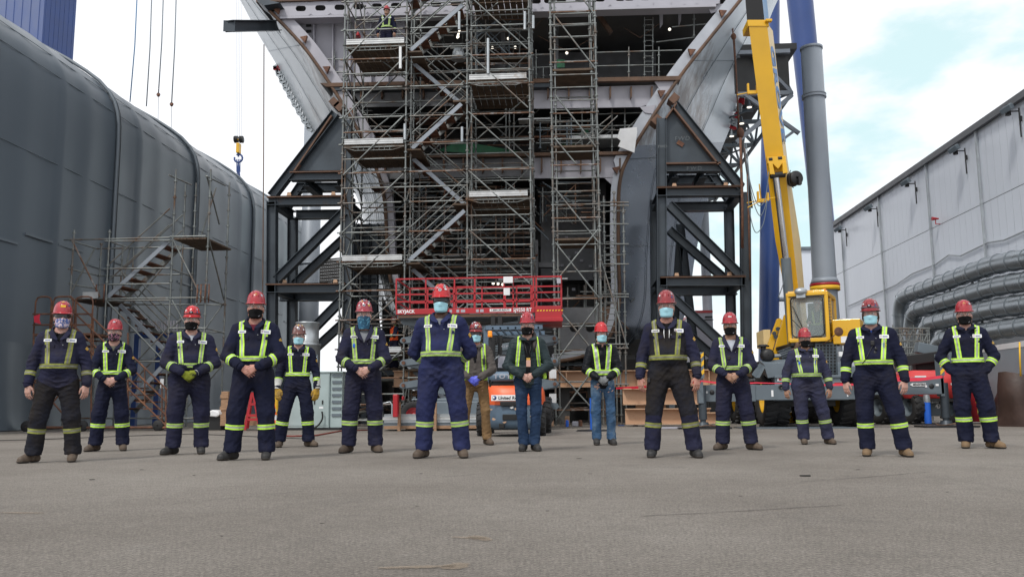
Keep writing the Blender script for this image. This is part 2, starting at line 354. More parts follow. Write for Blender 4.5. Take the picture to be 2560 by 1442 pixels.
# loose flap gathered at the foot
rows = []
for j in range(70):
    y = Y0+j*(Y1-Y0)/69
    rows.append([(XL+.05+.05*math.sin(j*1.3)+(.10+.12*abs(math.sin(j*.9+.5)))*max(0, 1-i/4), y, z) for i, z in enumerate((0.02, .25, .6, 1.2, 2.3, 2.45))])
fl = MB(); fl.grid(rows, True, True); fl.build('foot_flap', fab, hall, recalc=False)
eb = MB(); eb.prism([(XL+px-.02, Y1-.3, pz) for px, pz in prof] + [(XL-13.2, Y1-.3, -.05)], (0, .2, 0)); eb.build('end_wall', fab, hall)

# ================================================================== metal building, right
XR = 17.0
RT = PX(2300, 419, XR); ztop = RT.z
YE = PX(2083, 700, XR).y
bld = thing('metal_building', 'pale grey insulated metal panel building along the right side', 'building', (XR, 40, 0))
def panel_mat():
    m = pm('pale_metal_panel', (.66, .70, .77), .38, .1, .05, .3, stretch=(1, 1, .2)); n = m.node_tree.nodes; l = m.node_tree.links; b = n['Principled BSDF']
    t = n.new('ShaderNodeTexCoord'); s = n.new('ShaderNodeSeparateXYZ'); l.new(t.outputs['Object'], s.inputs[0])
    md = n.new('ShaderNodeMath'); md.operation = 'PINGPONG'; md.inputs[1].default_value = .28; l.new(s.outputs[1], md.inputs[0])
    r = n.new('ShaderNodeMapRange'); r.inputs[1].default_value = 0; r.inputs[2].default_value = .022; l.new(md.outputs[0], r.inputs[0])
    bp = n.new('ShaderNodeBump'); bp.inputs['Strength'].default_value = .8; bp.inputs['Distance'].default_value = .02; l.new(r.outputs[0], bp.inputs['Height']); l.new(bp.outputs[0], b.inputs['Normal'])
    return m
pan = panel_mat()
YN = 14.0
zseam = PX(2330, 572, XR).z
w1 = MB(); w1.bb((XR, YN, zseam+.03), (XR+.2, YE, ztop)); w1.build('wall_panel', pan, bld)
w1 = MB(); w1.bb((XR+.004, YN, -.05), (XR+.204, YE, zseam)); w1.build('wall_panel', pan, bld)
w1 = MB(); w1.bb((XR+.02, YN, zseam), (XR+.2, YE, zseam+.03)); w1.build('panel_seam', M['chassis'], bld)
w1 = MB(); w1.bb((XR, YE, -.05), (XR+22, YE+.2, ztop)); w1.build('end_wall', pan, bld)
w1 = MB(); w1.bb((XR-.18, YN, ztop), (XR+22, YE+.25, ztop+.16)); w1.bb((XR-.2, YN, ztop-.10), (XR-.02, YE+.25, ztop+.17)); w1.build('eave', pm('eave_trim', (.09, .095, .105), .5), bld)
for u in (2463, 2330, 2204, 2106):
    p = PX(u, 639, XR-.09); q = MB(); q.bb((XR-.11, p.y-.04, 1.5), (XR-.03, p.y+.04, ztop-.1))
    for z in (2.5, zseam, zseam+3): q.bb((XR-.12, p.y-.06, z), (XR-.02, p.y+.06, z+.06))
    q.build('downspout', M['galv_clean'], bld)
for k, us in enumerate(((2560, 575), (2430, 622), (2350, 655), (2220, 715), (2170, 742))):
    pass
cpts = [PX(u, v, XR-.06) for u, v in ((2620, 548), (2560, 578), (2510, 600), (2470, 606), (2400, 640), (2372, 637), (2340, 660), (2280, 684), (2240, 712), (2180, 738), (2120, 765))]
q = MB(); q.path(cpts, .028, 6); q.build('conduit', M['galv_clean'], bld)
# further lower building behind it
fb = thing('far_shed', 'pale low shed corner seen beyond the end of the metal building', 'building', (21, 75, 0))
q = MB(); tl = P(2004, 625, 75); q.bb((tl.x, 75, 0), (tl.x+14, 90, tl.z)); q.build('wall', pan, fb)
q = MB(); q.bb((tl.x-.2, 74.8, tl.z), (tl.x+14, 90.2, tl.z+.25)); q.build('roof_edge', M['chassis'], fb)
# floodlights on the wall
def floodlight():
    t = thing('floodlight', None, None, (0, 0, 0))
    q = MB(); q.tube((-.08, 0, 0), (-.6, 0, 0), .025); q.tube((-.08, 0, -1.0), (-.08, 0, .12), .028); q.box((-.05, 0, -.3), (.06, .12, .2)); q.build('bracket', M['black'], t, local=True)
    R = Matrix.Rotation(math.radians(-30), 3, 'Y') @ Matrix.Rotation(math.radians(35), 3, 'Z')
    q = MB(); q.box((-.62, -.22, .02), (.30, .42, .20), R); q.box((-.62, -.22, .14), (.22, .30, .05), R); q.build('lamp_head', M['chassis'], t, local=True, bevel=.02)
    q = MB(); q.tube((-.42, .12, -.12), (-.42, .12, .26), .10, 12); q.tube((-.42, .12, .26), (-.42, .12, .30), .06, 12); q.build('horn', M['black'], t, local=True)
    return t
fl0 = floodlight()
for i, (u, v, lb) in enumerate(((2553, 278, 'twin floodlight on the pale metal wall, nearest one at the right edge'), (2417, 377, 'twin floodlight on the pale wall, second from the right edge'), (2292, 459, 'twin floodlight on the pale wall, middle one of the five'),
                            (2196, 522, 'twin floodlight on the pale wall, fourth from the right edge'), (2118, 575, 'twin floodlight on the pale wall, farthest and smallest of the five'))):
    t = fl0 if i == 0 else copytree(fl0); t.location = PX(u, v, XR-.0); tag(t, lb, 'light', 'floodlights along the metal wall')
hn = PX(2350, 552, XR-.02); q = MB(); q.tube(hn+Vector((-.35, 0, .1)), hn+Vector((-.05, 0, .1)), .09, 10, .03); q.tube(hn+Vector((-.2, 0, -.15)), hn+Vector((-.2, 0, .1)), .02, 6); q.tube(hn+Vector((-.2, 0, -.15)), hn+Vector((.0, .0, -.15)), .02, 6)
tag(q.build('siren', M['redlift']), 'small red siren horn on the pale metal wall', 'siren')
# corrugated dust ducts on wall frames
def duct(name, label, pts, r, segs):
    t = thing(name, label, 'duct', (pts[0].x, pts[0].y, 0), group='galvanised ducts along the metal building')
    q = MB()
    # round the corners
    P_ = []
    for i, p in enumerate(pts):
        if 0 < i < len(pts)-1:
            a = (pts[i-1]-p); b = (pts[i+1]-p); rr = min(1.1, a.length*.45, b.length*.45); a = p+a.normalized()*rr; b = p+b.normalized()*rr
            for k in range(7): s = k/6; P_.append((a*(1-s)+p*s)*(1-s)+(p*(1-s)+b*s)*s)
        else: P_.append(p)
    q.path(P_, r, 24); q.build('pipe', M['duct'], t)
    seg = 0.0
    D = [0]
    for a, b in zip(P_, P_[1:]): D.append(D[-1]+(b-a).length)
    s = .5
    while s < D[-1]:
        i = max(k for k in range(len(D)) if D[k] <= s); i = min(i, len(P_)-2); f = (s-D[i])/(D[i+1]-D[i]); c = P_[i].lerp(P_[i+1], f); d = (P_[i+1]-P_[i]).normalized()
        rr = MB(); rr.tube(c-d*.035, c+d*.035, r+.028, 24); rr.build('joint_ring', M['duct'], t); s += segs
    return t
M['duct'] = pm('spiral_duct', (.27, .30, .325), .27, .6, .08, .8, bump=.03, bscale=5)
XD = XR-1.35
def DP(u, v, x=XD): return PX(u, v, x)
dl = ['topmost galvanised duct, its near end bending off the frame', 'second galvanised duct from the top along the pale wall', 'third galvanised duct from the top along the pale wall', 'lowest galvanised duct, bending down behind the red machine']
D4 = [((2640, 638), (2500, 657), (2248, 745), (2235, 870)), ((2640, 694), (2500, 713), (2276, 779), (2262, 860)), ((2640, 752), (2500, 768), (2308, 812), (2305, 900)), ((2640, 806), (2520, 820), (2338, 850), (2335, 930))]
for i, pp in enumerate(D4):
    pts = [DP(*p) for p in pp]
    b = pts[2]; pts = [pts[0]+(pts[0]-pts[1])*.8, pts[1], b, Vector((b.x, b.y+.15, .4))]
    duct('galvanised_duct', dl[i], pts, (.35, .35, .36, .34)[i], 1.0)
fr = thing('duct_frame', 'dark steel ladder frame carrying the ducts along the wall', 'frame', (XD, 30, 0))
for (u, v0, v1) in ((2378, 700, 900), (2452, 690, 900), (2264, 735, 900), (2310, 800, 930)):
    p = DP(u, 760, XD+.55); zt = DP(u, v0, XD+.55).z
    for dy in (0, .55):
        q = MB(); q.bar((XD+.55, p.y+dy, 0), (XD+.55, p.y+dy, zt), .07, .07); q.build('post', M['black'], fr)
    z = .6
    q = MB()
    while z < zt: q.bar((XD+.55, p.y, z), (XD+.55, p.y+.55, z), .04, .04); z += .4
    for zz in (zt*.33, zt*.6, zt-.1): q.bar((XD+.55, p.y, zz), (XD+.1, p.y, zz), .08, .08)
    q.build('rungs', M['black'], fr)
# low grey wall at right edge
lw = thing('low_wall', 'low light grey panel wall with sloping top at the right edge', 'wall', (12, 24, 0))
A = [G(2470, 1058), G(2700, 1075)]
za = P(2470, 880, A[0].y).z; zb = P(2560, 852, A[1].y).z
q = MB(); q.prism([A[0], A[1], A[1]+Vector((0, 0, zb)), A[0]+Vector((0, 0, za))], (.0, .3, 0)); q.build('panel', pm('light_grey_panel', (.27, .31, .35), .5, 0, .08, 1), lw)
q = MB(); q.prism([A[0]+Vector((0, -.05, za)), A[1]+Vector((0, -.05, zb)), A[1]+Vector((0, -.05, zb+.14)), A[0]+Vector((0, -.05, za+.14))], (0, .4, 0)); q.build('cap', M['white'], lw)
# ================================================================== ship section
YS, YB = 28.0, 37.5
ship = thing('ship_section', 'open ended ship hull section under construction, flaring upward behind the scaffold', 'ship', P(1255, 1060, YS))
ship.location.z = 0
def hullmat(name, col, metal, stain, mixr, stretch):
    return pm(name, col, .33, metal, .14, .8, col2=stain, mix=mixr, sc2=.8, stretch=stretch, bump=.03, bscale=2)
hm_r = hullmat('silver_blue_plate', (.54, .60, .65), .3, (.13, .09, .065), (.60, .78), (1, .35, .35))
hm_l = hullmat('pale_primer_plate', (.74, .77, .78), .15, (.14, .105, .08), (.58, .74), (1, .4, .4))
def burn(m, pts):
    n = m.node_tree.nodes; l = m.node_tree.links; b = n['Principled BSDF']; src = b.inputs['Base Color'].links[0].from_socket
    g_ = n.new('ShaderNodeNewGeometry'); nz_ = n.new('ShaderNodeTexNoise'); nz_.inputs['Scale'].default_value = 1.6; nz_.inputs['Detail'].default_value = 9; nz_.inputs['Roughness'].default_value = .7
    mp_ = n.new('ShaderNodeMapping'); mp_.inputs['Rotation'].default_value = (0, .85 if pts[0][0].x > 0 else -.85, 0); mp_.inputs['Scale'].default_value = (2.2, .5, .5); l.new(g_.outputs['Position'], mp_.inputs[0]); l.new(mp_.outputs[0], nz_.inputs['Vector'])
    for p, r in pts:
        d = n.new('ShaderNodeVectorMath'); d.operation = 'DISTANCE'; d.inputs[1].default_value = tuple(p); l.new(g_.outputs['Position'], d.inputs[0])
        f = n.new('ShaderNodeMapRange'); f.inputs[1].default_value = 0; f.inputs[2].default_value = r; f.inputs[3].default_value = .42; f.inputs[4].default_value = -.15; l.new(d.outputs['Value'], f.inputs[0])
        a = n.new('ShaderNodeMath'); a.operation = 'ADD'; l.new(f.outputs[0], a.inputs[0]); l.new(nz_.outputs[0], a.inputs[1])
        r2 = n.new('ShaderNodeMapRange'); r2.inputs[1].default_value = .55; r2.inputs[2].default_value = .85; r2.inputs[4].default_value = .85; l.new(a.outputs[0], r2.inputs[0])
        x = n.new('ShaderNodeMix'); x.data_type = 'RGBA'; x.inputs[7].default_value = (.085, .055, .038, 1); l.new(r2.outputs[0], x.inputs[0]); l.new(src, x.inputs[6]); src = x.outputs[2]
    l.new(src, b.inputs['Base Color'])
burn(hm_r, [(P(1722, 265, 30), 3.6), (P(1775, 360, 33), 3.2), (P(1640, 330, 28.3), 1.8)])
burn(hm_l, [(P(800, 215, 29), 3.0), (P(760, 300, 34), 1.6)])
hm_d = pm('dark_blue_hull_steel', (.12, .15, .19), .24, .6, .35, .5, col2=(.20, .22, .24), mix=(.60, .8), sc2=.9, bump=.1, bscale=2, stretch=(.5, .5, 1))
hm_s = pm('bare_silver_plate', (.50, .52, .53), .22, .85, .25, 1.5, col2=(.16, .11, .08), mix=(.55, .7), sc2=1.3, stretch=(1, 1, .25))
def smooth_pl(pts, k=5):
    out = []
    for i in range(len(pts)-1):
        p0, p1, p2, p3 = pts[max(i-1, 0)], pts[i], pts[i+1], pts[min(i+2, len(pts)-1)]
        for j in range(k):
            t = j/k; out.append(p1*.5*2*0 + ((p1*2)+(p2-p0)*t+(p0*2-p1*5+p2*4-p3)*t*t+(p1*3-p0-p2*3+p3)*t**3)*.5)
    return out+[pts[-1]]
fR = [(1960, -160), (1905, -70), (1852, 0), (1775, 96), (1701, 191), (1626, 302), (1568, 399), (1551, 448), (1546, 510), (1546, 640), (1548, 750), (1530, 830), (1480, 882), (1380, 905), (1255, 912)]
bR = [(2035, -160), (1990, -70), (1945, 0), (1905, 96), (1868, 191), (1832, 302), (1799, 386), (1782, 448), (1766, 510), (1738, 640), (1722, 745), (1690, 835), (1610, 890), (1450, 915), (1255, 920)]
fL = [(545, -160), (600, -70), (649, 0), (725, 80), (775, 138), (844, 240), (900, 335), (940, 420), (962, 505), (969, 640), (980, 715), (1000, 780), (1050, 850), (1140, 900), (1255, 912)]
bL = [(520, -160), (560, -70), (600, 0), (645, 85), (690, 160), (745, 262), (815, 385), (870, 455), (903, 525), (913, 640), (925, 720), (955, 800), (1020, 865), (1130, 908), (1255, 920)]
front = {}
for side, f_, b_ in (('R', fR, bR), ('L', fL, bL)):
    ff = smooth_pl([P(u, v, YS) for u, v in f_]); bb_ = smooth_pl([P(u, v, YB) for u, v in b_])
    front[side] = ff
    n1 = 7*5 if side == 'R' else 7*5      # upper flare | lower hull
    def strip(i0, i1, mat, name, lab=None):
        rows = [[ff[i].lerp(bb_[i], t/8) for t in range(9)] for i in range(i0, i1+1)]
        q = MB(); q.grid(rows, True)
        inn = [[p+Vector((-.03 if side == 'R' else .03, 0.0, 0)) for p in r] for r in rows]
        q.grid(inn, True); o = q.build(name, mat, ship, recalc=False)
        if lab: o['label'] = lab
    if side == 'R':
        strip(0, 28, hm_r, 'hull_plate', 'silver blue flared side plate with burnt streaks'); strip(28, 70, hm_d, 'hull_plate', 'dark blue grey lower side plate')
    else:
        strip(0, 33, hm_l, 'hull_plate', 'pale primed flared side plate'); strip(33, 70, hm_s, 'hull_plate', 'bright silver rippled lower side plate')
    wl_ = M['chassis'] if side == 'R' else M['galv_clean']
    for tt in (.30, .62):
        q = MB(); q.path([ff[i].lerp(bb_[i], tt)+Vector((.02 if side == 'R' else -.02, -.02, -.01)) for i in range(0, 62)], .012, 4); q.build('weld_seam', wl_, ship)
    for ii in (8, 18, 30, 44):
        q = MB(); q.path([ff[ii].lerp(bb_[ii], t/8)+Vector((.02 if side == 'R' else -.02, -.02, -.01)) for t in range(9)], .010, 4); q.build('weld_seam', wl_, ship)
    # rusty cut edge of the plating
    q = MB(); q.path([p+Vector((0, -.03, 0)) for p in ff], .06, 6); q.build('cut_edge', M['deckrust'], ship)
    # web frame just inside the shell
    sg = -1 if side == 'R' else 1
    def off(i, d):
        t = (ff[min(i+1, len(ff)-1)]-ff[max(i-1, 0)]).normalized(); nrm = Vector((t.z, 0, -t.x))
        if nrm.x*sg < 0: nrm = -nrm
        if i > 55: nrm = Vector((0, 0, 1)).lerp(nrm, max(0, 1-(i-55)/8)).normalized()
        return ff[i]+nrm*d
    rows = [[off(i, .05)+Vector((0, .04, 0)), off(i, .40 if i < 32 else .26)+Vector((0, .04, 0))] for i in range(0, 66)]
    rb = [[p+Vector((0, .05, 0)) for p in r] for r in rows]
    q = MB(); q.grid(rows, False); q.grid(rb, False); q.add([r[1] for r in rows]+[r[1]+Vector((0, .3, 0)) for r in rows], [(i, i+1, 66+i+1, 66+i) for i in range(65)])
    q.build('web_frame', M['primer'] if side == 'L' else pm('silver_web', (.40, .42, .46), .4, .3, .12, 2, col2=(.2, .14, .1), mix=(.68, .85)), ship)
    # rust brackets on the web and strongbacks on the rim
    for i in (12, 17, 22, 27, 32):
        q = MB(); c = off(i, .12); t = (ff[i+1]-ff[i]).normalized()
        q.prism([c+Vector((0, -.03, 0)), c+t*.28+Vector((0, -.03, 0)), off(i, .34)+t*.14+Vector((0, -.03, 0))], (0, -.12, 0)); q.build('clip', M['rust'], ship)
# strongbacks along the torn lower seam of the flare
for side, pl in (('R', [(1884, 150), (1868, 205), (1848, 265), (1829, 325)]), ('L', [(690, 170), (712, 215), (745, 275), (778, 330)])):
    pts = [P(u, v, YB-.2) for u, v in pl]; ln = smooth_pl(pts, 9)
    for i in range(0, len(ln)-1, 1):
        q = MB(); a = ln[i]; s = .17+.1*((i*7) % 3)/2; q.box(a+Vector((0, -.1, 0)), (s, .12, .14), Matrix.Rotation(.5*(i % 3-1), 3, 'Y'))
        q.tube(a+Vector((s*.5, -.1, -.1)), a+Vector((s*.5, -.1, .16)), .035, 6)
        q.build('strongback', M['redlift'] if (i % 5 in (1, 2) and (side == 'R' or i < 5)) else M['galv_clean'], ship)
def rect(u0, v0, u1, v1, Y, dy, name, mat, pad=0):
    a = P(u0, v0, Y); b = P(u1, v1, Y); c = P(u1, v0, Y); d = P(u0, v1, Y)
    q = MB(); q.prism([a, c, b, d], (0, dy, 0)); return q.build(name, mat, ship)
def quadp(pts, Y, dy, name, mat):
    if name == 'deck' and dy > 1:
        q = MB(); q.prism([P(u, v, Y)+Vector((0, .16, 0)) for u, v in pts], (0, dy, 0)); q.build('deck', M['interior'], ship); dy = .15; name = 'deck_edge'
    q = MB(); q.prism([P(u, v, Y) for u, v in pts], (0, dy, 0)); return q.build(name, mat, ship)
# --- transverse web with oval lightening holes right under the upper deck
def holed(u0, u1, vt0, vt1, vb0, vb1, holes, a_, b_, Y, mat):
    q = MB(); us = [u0]
    cs = sorted(holes)
    bounds = [u0]+[(x+y)/2 for x, y in zip(cs, cs[1:])]+[u1]
    f = lambda u, k: (vt0+(vt1-vt0)*(u-u0)/(u1-u0)) if k else (vb0+(vb1-vb0)*(u-u0)/(u1-u0))
    for c, l_, r_ in zip(cs, bounds, bounds[1:]):
        vc = (f(c, 0)+f(c, 1))/2-1; inner = []; outer = []
        for k in range(24):
            t = 2*math.pi*k/24; cx, cy = math.cos(t), math.sin(t)
            ex = c+(a_-b_)*(1 if cx > .05 else -1 if cx < -.05 else 0)+cx*b_; ey = vc-cy*b_
            inner.append(P(ex, ey, Y))
            sx = ((r_-c) if cx > 0 else (c-l_))/max(abs(cx), 1e-6); top = vc-f(c, 1); bot = f(c, 0)-vc
            sy = (top if cy > 0 else bot)/max(abs(cy), 1e-6); s_ = min(sx, sy); ox = c+cx*s_
            oy = f(ox, 1 if cy > 0 else 0) if sy <= sx else vc-cy*s_
            outer.append(P(ox, oy, Y))
        q.add(inner+outer, [(k, (k+1) % 24, 24+(k+1) % 24, 24+k) for k in range(24)])
        q.add([p+Vector((0, .03, 0)) for p in inner]+inner, [(k, (k+1) % 24, 24+(k+1) % 24, 24+k) for k in range(24)])
        # corners
        for (uu, kk) in ((l_, 1), (r_, 1), (l_, 0), (r_, 0)): pass
        q.add([P(l_, f(l_, 1), Y+.02), P(r_, f(r_, 1), Y+.02), P(r_, vc-b_-.6, Y+.02), P(l_, vc-b_-.6, Y+.02)], [(0, 1, 2, 3)])
        q.add([P(l_, f(l_, 0), Y+.02), P(r_, f(r_, 0), Y+.02), P(r_, vc+b_+.6, Y+.02), P(l_, vc+b_+.6, Y+.02)], [(0, 1, 2, 3)])
    q.build('lightening_web', mat, ship)
holed(690, 1310, 8, -13, 42, 24, [752, 801, 849, 896, 942, 990, 1040, 1090, 1140, 1190, 1240, 1288], 13, 7, YS-.02, M['primer'])
holed(1310, 1800, -13, -30, 24, 10, [1340, 1372, 1403, 1450, 1500, 1550, 1573, 1612, 1656, 1700, 1722, 1760], 12, 6.5, YS-.02, M['primer'])
quadp([(640, 6), (1860, -34), (1860, -42), (640, -2)], YS-.12, 7.5, 'deck', M['deckrust'])
quadp([(700, 42), (1790, 10), (1790, 17), (700, 47)], YS-.10, .5, 'flange', M['primer'])
# --- left primed bulkhead with stiffeners
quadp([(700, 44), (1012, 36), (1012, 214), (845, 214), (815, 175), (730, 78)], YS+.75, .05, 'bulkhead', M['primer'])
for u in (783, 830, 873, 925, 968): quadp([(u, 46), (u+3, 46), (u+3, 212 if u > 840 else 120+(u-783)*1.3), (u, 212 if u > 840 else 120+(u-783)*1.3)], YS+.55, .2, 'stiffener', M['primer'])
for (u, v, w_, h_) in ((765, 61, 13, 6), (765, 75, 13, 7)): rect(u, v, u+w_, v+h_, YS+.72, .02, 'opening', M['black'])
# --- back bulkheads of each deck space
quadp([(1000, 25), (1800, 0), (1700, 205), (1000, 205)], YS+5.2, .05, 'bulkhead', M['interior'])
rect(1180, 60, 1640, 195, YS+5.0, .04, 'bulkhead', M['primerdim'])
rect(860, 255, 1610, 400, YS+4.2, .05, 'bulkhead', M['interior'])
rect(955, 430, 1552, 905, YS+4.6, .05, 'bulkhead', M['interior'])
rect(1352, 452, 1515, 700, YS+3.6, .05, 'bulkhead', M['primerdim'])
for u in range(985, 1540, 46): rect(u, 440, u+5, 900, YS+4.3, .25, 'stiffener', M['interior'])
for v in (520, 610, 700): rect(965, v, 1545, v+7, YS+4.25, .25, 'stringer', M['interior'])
for (u, v) in ((1437, 628), (1418, 640), (1450, 648), (1401, 660), (1472, 662), (1412, 590), (1463, 700), (1430, 720)): rect(u, v, u+8, v+6, YS+3.5, .03, 'tag_paper', M['primer'])
# pillars inside the upper space
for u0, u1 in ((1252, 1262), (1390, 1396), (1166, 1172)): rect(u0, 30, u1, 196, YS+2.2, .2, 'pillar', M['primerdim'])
quadp([(1478, 20), (1492, 20), (1532, 78), (1524, 84)], YS+1.5, .2, 'brace', M['deckrust'])
quadp([(1648, 18), (1658, 18), (1657, 60), (1650, 70)], YS+1.2, .1, 'hanger', M['primer']); quadp([(1695, 16), (1704, 16), (1703, 50), (1697, 66)], YS+1.2, .1, 'hanger', M['primer'])
quadp([(1765, 14), (1810, 10), (1790, 30), (1778, 34)], YS+.1, .04, 'bracket', M['primer'])
# --- deck B
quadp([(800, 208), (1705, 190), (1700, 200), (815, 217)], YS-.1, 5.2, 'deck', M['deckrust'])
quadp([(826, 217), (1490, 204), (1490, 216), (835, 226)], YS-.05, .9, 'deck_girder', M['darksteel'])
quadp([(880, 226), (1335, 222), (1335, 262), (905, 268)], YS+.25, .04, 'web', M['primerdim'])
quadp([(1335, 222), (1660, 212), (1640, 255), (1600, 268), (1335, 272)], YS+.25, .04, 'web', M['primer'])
for u in range(900, 1630, 52): quadp([(u, 216), (u+4, 216), (u+4, 240), (u, 246)], YS+.05, .3, 'stiffener', M['deckrust'])
quadp([(1634, 201), (1690, 199), (1660, 255), (1645, 262), (1650, 225)], YS+.02, .05, 'bracket', M['primer'])
quadp([(1550, 322), (1592, 318), (1593, 331), (1586, 382), (1545, 366), (1552, 352), (1543, 345)], YS-.35, .03, 'torn_plate', M['white'])
quadp([(1600, 268), (1640, 262), (1632, 285), (1612, 282)], YS+.0, .03, 'torn_plate', M['primer'])
# --- deck C
quadp([(930, 388), (1578, 378), (1570, 386), (935, 396)], YS-.05, 4.4, 'deck', M['deckrust'])
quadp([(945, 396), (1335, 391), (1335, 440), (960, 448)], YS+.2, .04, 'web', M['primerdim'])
quadp([(1335, 390), (1566, 387), (1552, 428), (1548, 444), (1335, 446)], YS+.2, .04, 'web', M['primer'])
for u in range(960, 1550, 49): quadp([(u, 395), (u+4, 395), (u+4, 425), (u, 432)], YS+.0, .3, 'stiffener', M['deckrust'])
quadp([(1512, 446), (1549, 444), (1546, 500), (1538, 470)], YS+.1, .05, 'bracket', M['primer'])
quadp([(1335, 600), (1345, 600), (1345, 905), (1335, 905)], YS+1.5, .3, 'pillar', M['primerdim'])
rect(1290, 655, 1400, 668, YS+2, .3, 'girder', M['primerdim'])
# floor with oval manhole at the bilge
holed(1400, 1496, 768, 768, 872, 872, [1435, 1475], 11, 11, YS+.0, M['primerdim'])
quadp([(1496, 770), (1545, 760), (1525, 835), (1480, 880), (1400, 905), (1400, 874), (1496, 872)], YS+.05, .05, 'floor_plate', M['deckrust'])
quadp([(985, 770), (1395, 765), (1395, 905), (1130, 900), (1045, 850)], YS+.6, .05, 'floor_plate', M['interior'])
rect(1262, 635, 1325, 700, YS+4.0, .03, 'opening', M['black'])
# inside lights
q = None
for (u, v) in ((1145, 92), (1231, 120), (1271, 97), (1288, 119), (1300, 60), (1674, 74), (1652, 53), (1417, 133), (1261, 735), (1245, 709), (1257, 711), (1360, 831), (1233, 708)):
    q = MB(); q.sphere(P(u, v, YS+2.5), .055, 8, 6); q.build('work_lamp', M['lampwhite'], ship)
q = MB(); q.tube(P(1143, 96, YS+.3), P(1149, 76, YS+.3), .035, 6); q.build('work_lamp', M['lampwhite'], ship)
# hanging cables inside
for pts in (((1330, 80), (1345, 60), (1372, 35)), ((1560, 70), (1600, 95), (1648, 60)), ((1345, 90), (1420, 130), (1490, 90)), ((1225, 20), (1222, 100), (1228, 190)), ((1250, 500), (1252, 600), (1248, 700)), ((1300, 480), (1310, 620), (1300, 760))):
    q = MB(); q.path([P(u, v, YS+1.2) for u, v in pts], .014, 4); q.build('cable', M['deckrust'], ship)
# protruding box beam on the left flare
bm_ = thing('lifting_beam', 'short dark steel beam end jutting out left of the white flared hull', 'beam', P(630, 65, 27.4))
q = MB(); q.ibeam(P(573, 66, 25.6), P(692, 65, 28.6), .34, .36, (0, 0, 1), .03); q.build('flange_section', M['darksteel'], bm_)
q = MB(); q.box(P(573, 66, 25.58), (.36, .02, .37), Matrix.Rotation(.2, 3, 'Z')); q.build('end_plate', M['darksteel'], bm_)
q = MB(); q.prism([P(640, 0, 27.5), P(670, 0, 27.5), P(700, 8, 27.5), P(660, 14, 27.5)], (0, .8, 0)); tag(q.build('loose_beam', M['darksteel']), 'dark steel beam end at the very top edge above the left flare', 'beam')
# chain hoist hanging on the right flare
ch = thing('chain_hoist', 'chain fall and shackle hanging on the silver right flare of the hull', 'hoist', P(1845, 300, 30.5))
q = MB(); q.lathe(P(1829, 41, 30.5), (0, 1, 0), [(.02, -.05), (.13, -.05), (.13, .05), (.02, .05)], 14); q.build('pad_eye', M['rust'], ch)
q = MB(); q.path([P(1829, 44, 30.4), P(1833, 90, 30.4), P(1841, 200, 30.4), P(1848, 335, 30.4)], .03, 5); q.path([P(1836, 92, 30.4), P(1842, 190, 30.4), P(1846, 330, 30.4)], .015, 4); q.build('chain', M['rust'], ch)
q = MB(); q.sphere(P(1834, 92, 30.4), .10, 8, 6, (1, 1, 1.3)); q.sphere(P(1851, 333, 30.4), .14, 8, 6, (1, 1, 1.5)); q.build('hook_block', M['rust'], ch)
# hoses running down from the chain hoist beside the right cradle
for k, pts in enumerate((((1851, 345), (1853, 420), (1856, 520), (1856, 620)), ((1860, 370), (1868, 420), (1872, 560), (1876, 700)), ((1856, 350), (1869, 440), (1880, 520)))):
    q = MB(); q.path([P(u, v, 26.2) for u, v in pts], .045 if k == 0 else .03, 5); tag(q.build('hose', M['rust'] if k < 2 else M['black']), ('thick rusty red hose hanging down the right cradle post', 'thin brown hose hanging right of the cradle post', 'black hose hanging from the hull beside the right cradle')[k], 'hose')

# ================================================================== cradles
def cradle(label, S, mirror):
    """S: dict of image measurements"""
    t = thing('steel_cradle', label, 'cradle', G((S['x0']+S['x1'])/2, 1062) , group='steel cradles under the hull')
    Yf, Yb = 26.9, 29.2
    def B(name, a, b, w_=.42, h_=.42, Y=Yf, up=(1, 0, 0), Y2=None):
        q = MB(); q.ibeam(P(a[0], a[1], Y), P(b[0], b[1], Y if Y2 is None else Y2), w_, h_, up); q.build(name, M['darksteel'], t)
    def Bz(name, a, b, w_=.30, h_=.30, Y=Yf): B(name, a, b, w_, h_, Y, (0, 0, 1))
    for a, b, Y in S['posts']: B('post', a, b, .30, .30, Y)
    for a, b, Y in S['beams']: Bz('beam', a, b, .34, .30, Y)
    for a, b, Y in S['diags']: B('diagonal', a, b, .30, .27, Y, (1, 0, .5) if not mirror else (1, 0, -.5))
    q = MB(); q.prism([P(u, v, Yf+.06) for u, v in S['plate']], (0, .04, 0)); q.build('gusset_plate', M['darksteel'], t)
    q = MB(); q.prism([P(u, v+6, Yb-.3) for u, v in S['plate']], (0, .04, 0)); q.build('gusset_plate', M['darksteel'], t)
    for a, b in S['edge']:
        q = MB(); q.bar(P(*a, Yf), P(*b, Yf), .34, .05, (0, 0, 1)); q.build('flange', M['rustedge'], t)
    for (u, v, Y) in S['ties']:
        q = MB(); p = P(u, v, Yf); q.ibeam(p+Vector((0, .16, 0)), Vector((p.x, Yb-.16, p.z)), .25, .28, (0, 0, 1)); q.build('tie_beam', M['darksteel'], t)
    for (u, v) in S['lugs']:
        q = MB(); p = P(u, v, Yf); q.prism([p+Vector((-.10, 0, -.12)), p+Vector((.10, 0, -.12)), p+Vector((.05, 0, .10)), p+Vector((-.05, 0, .10))], (0, .05, 0)); q.build('lifting_lug', M['tan'], t)
    return t
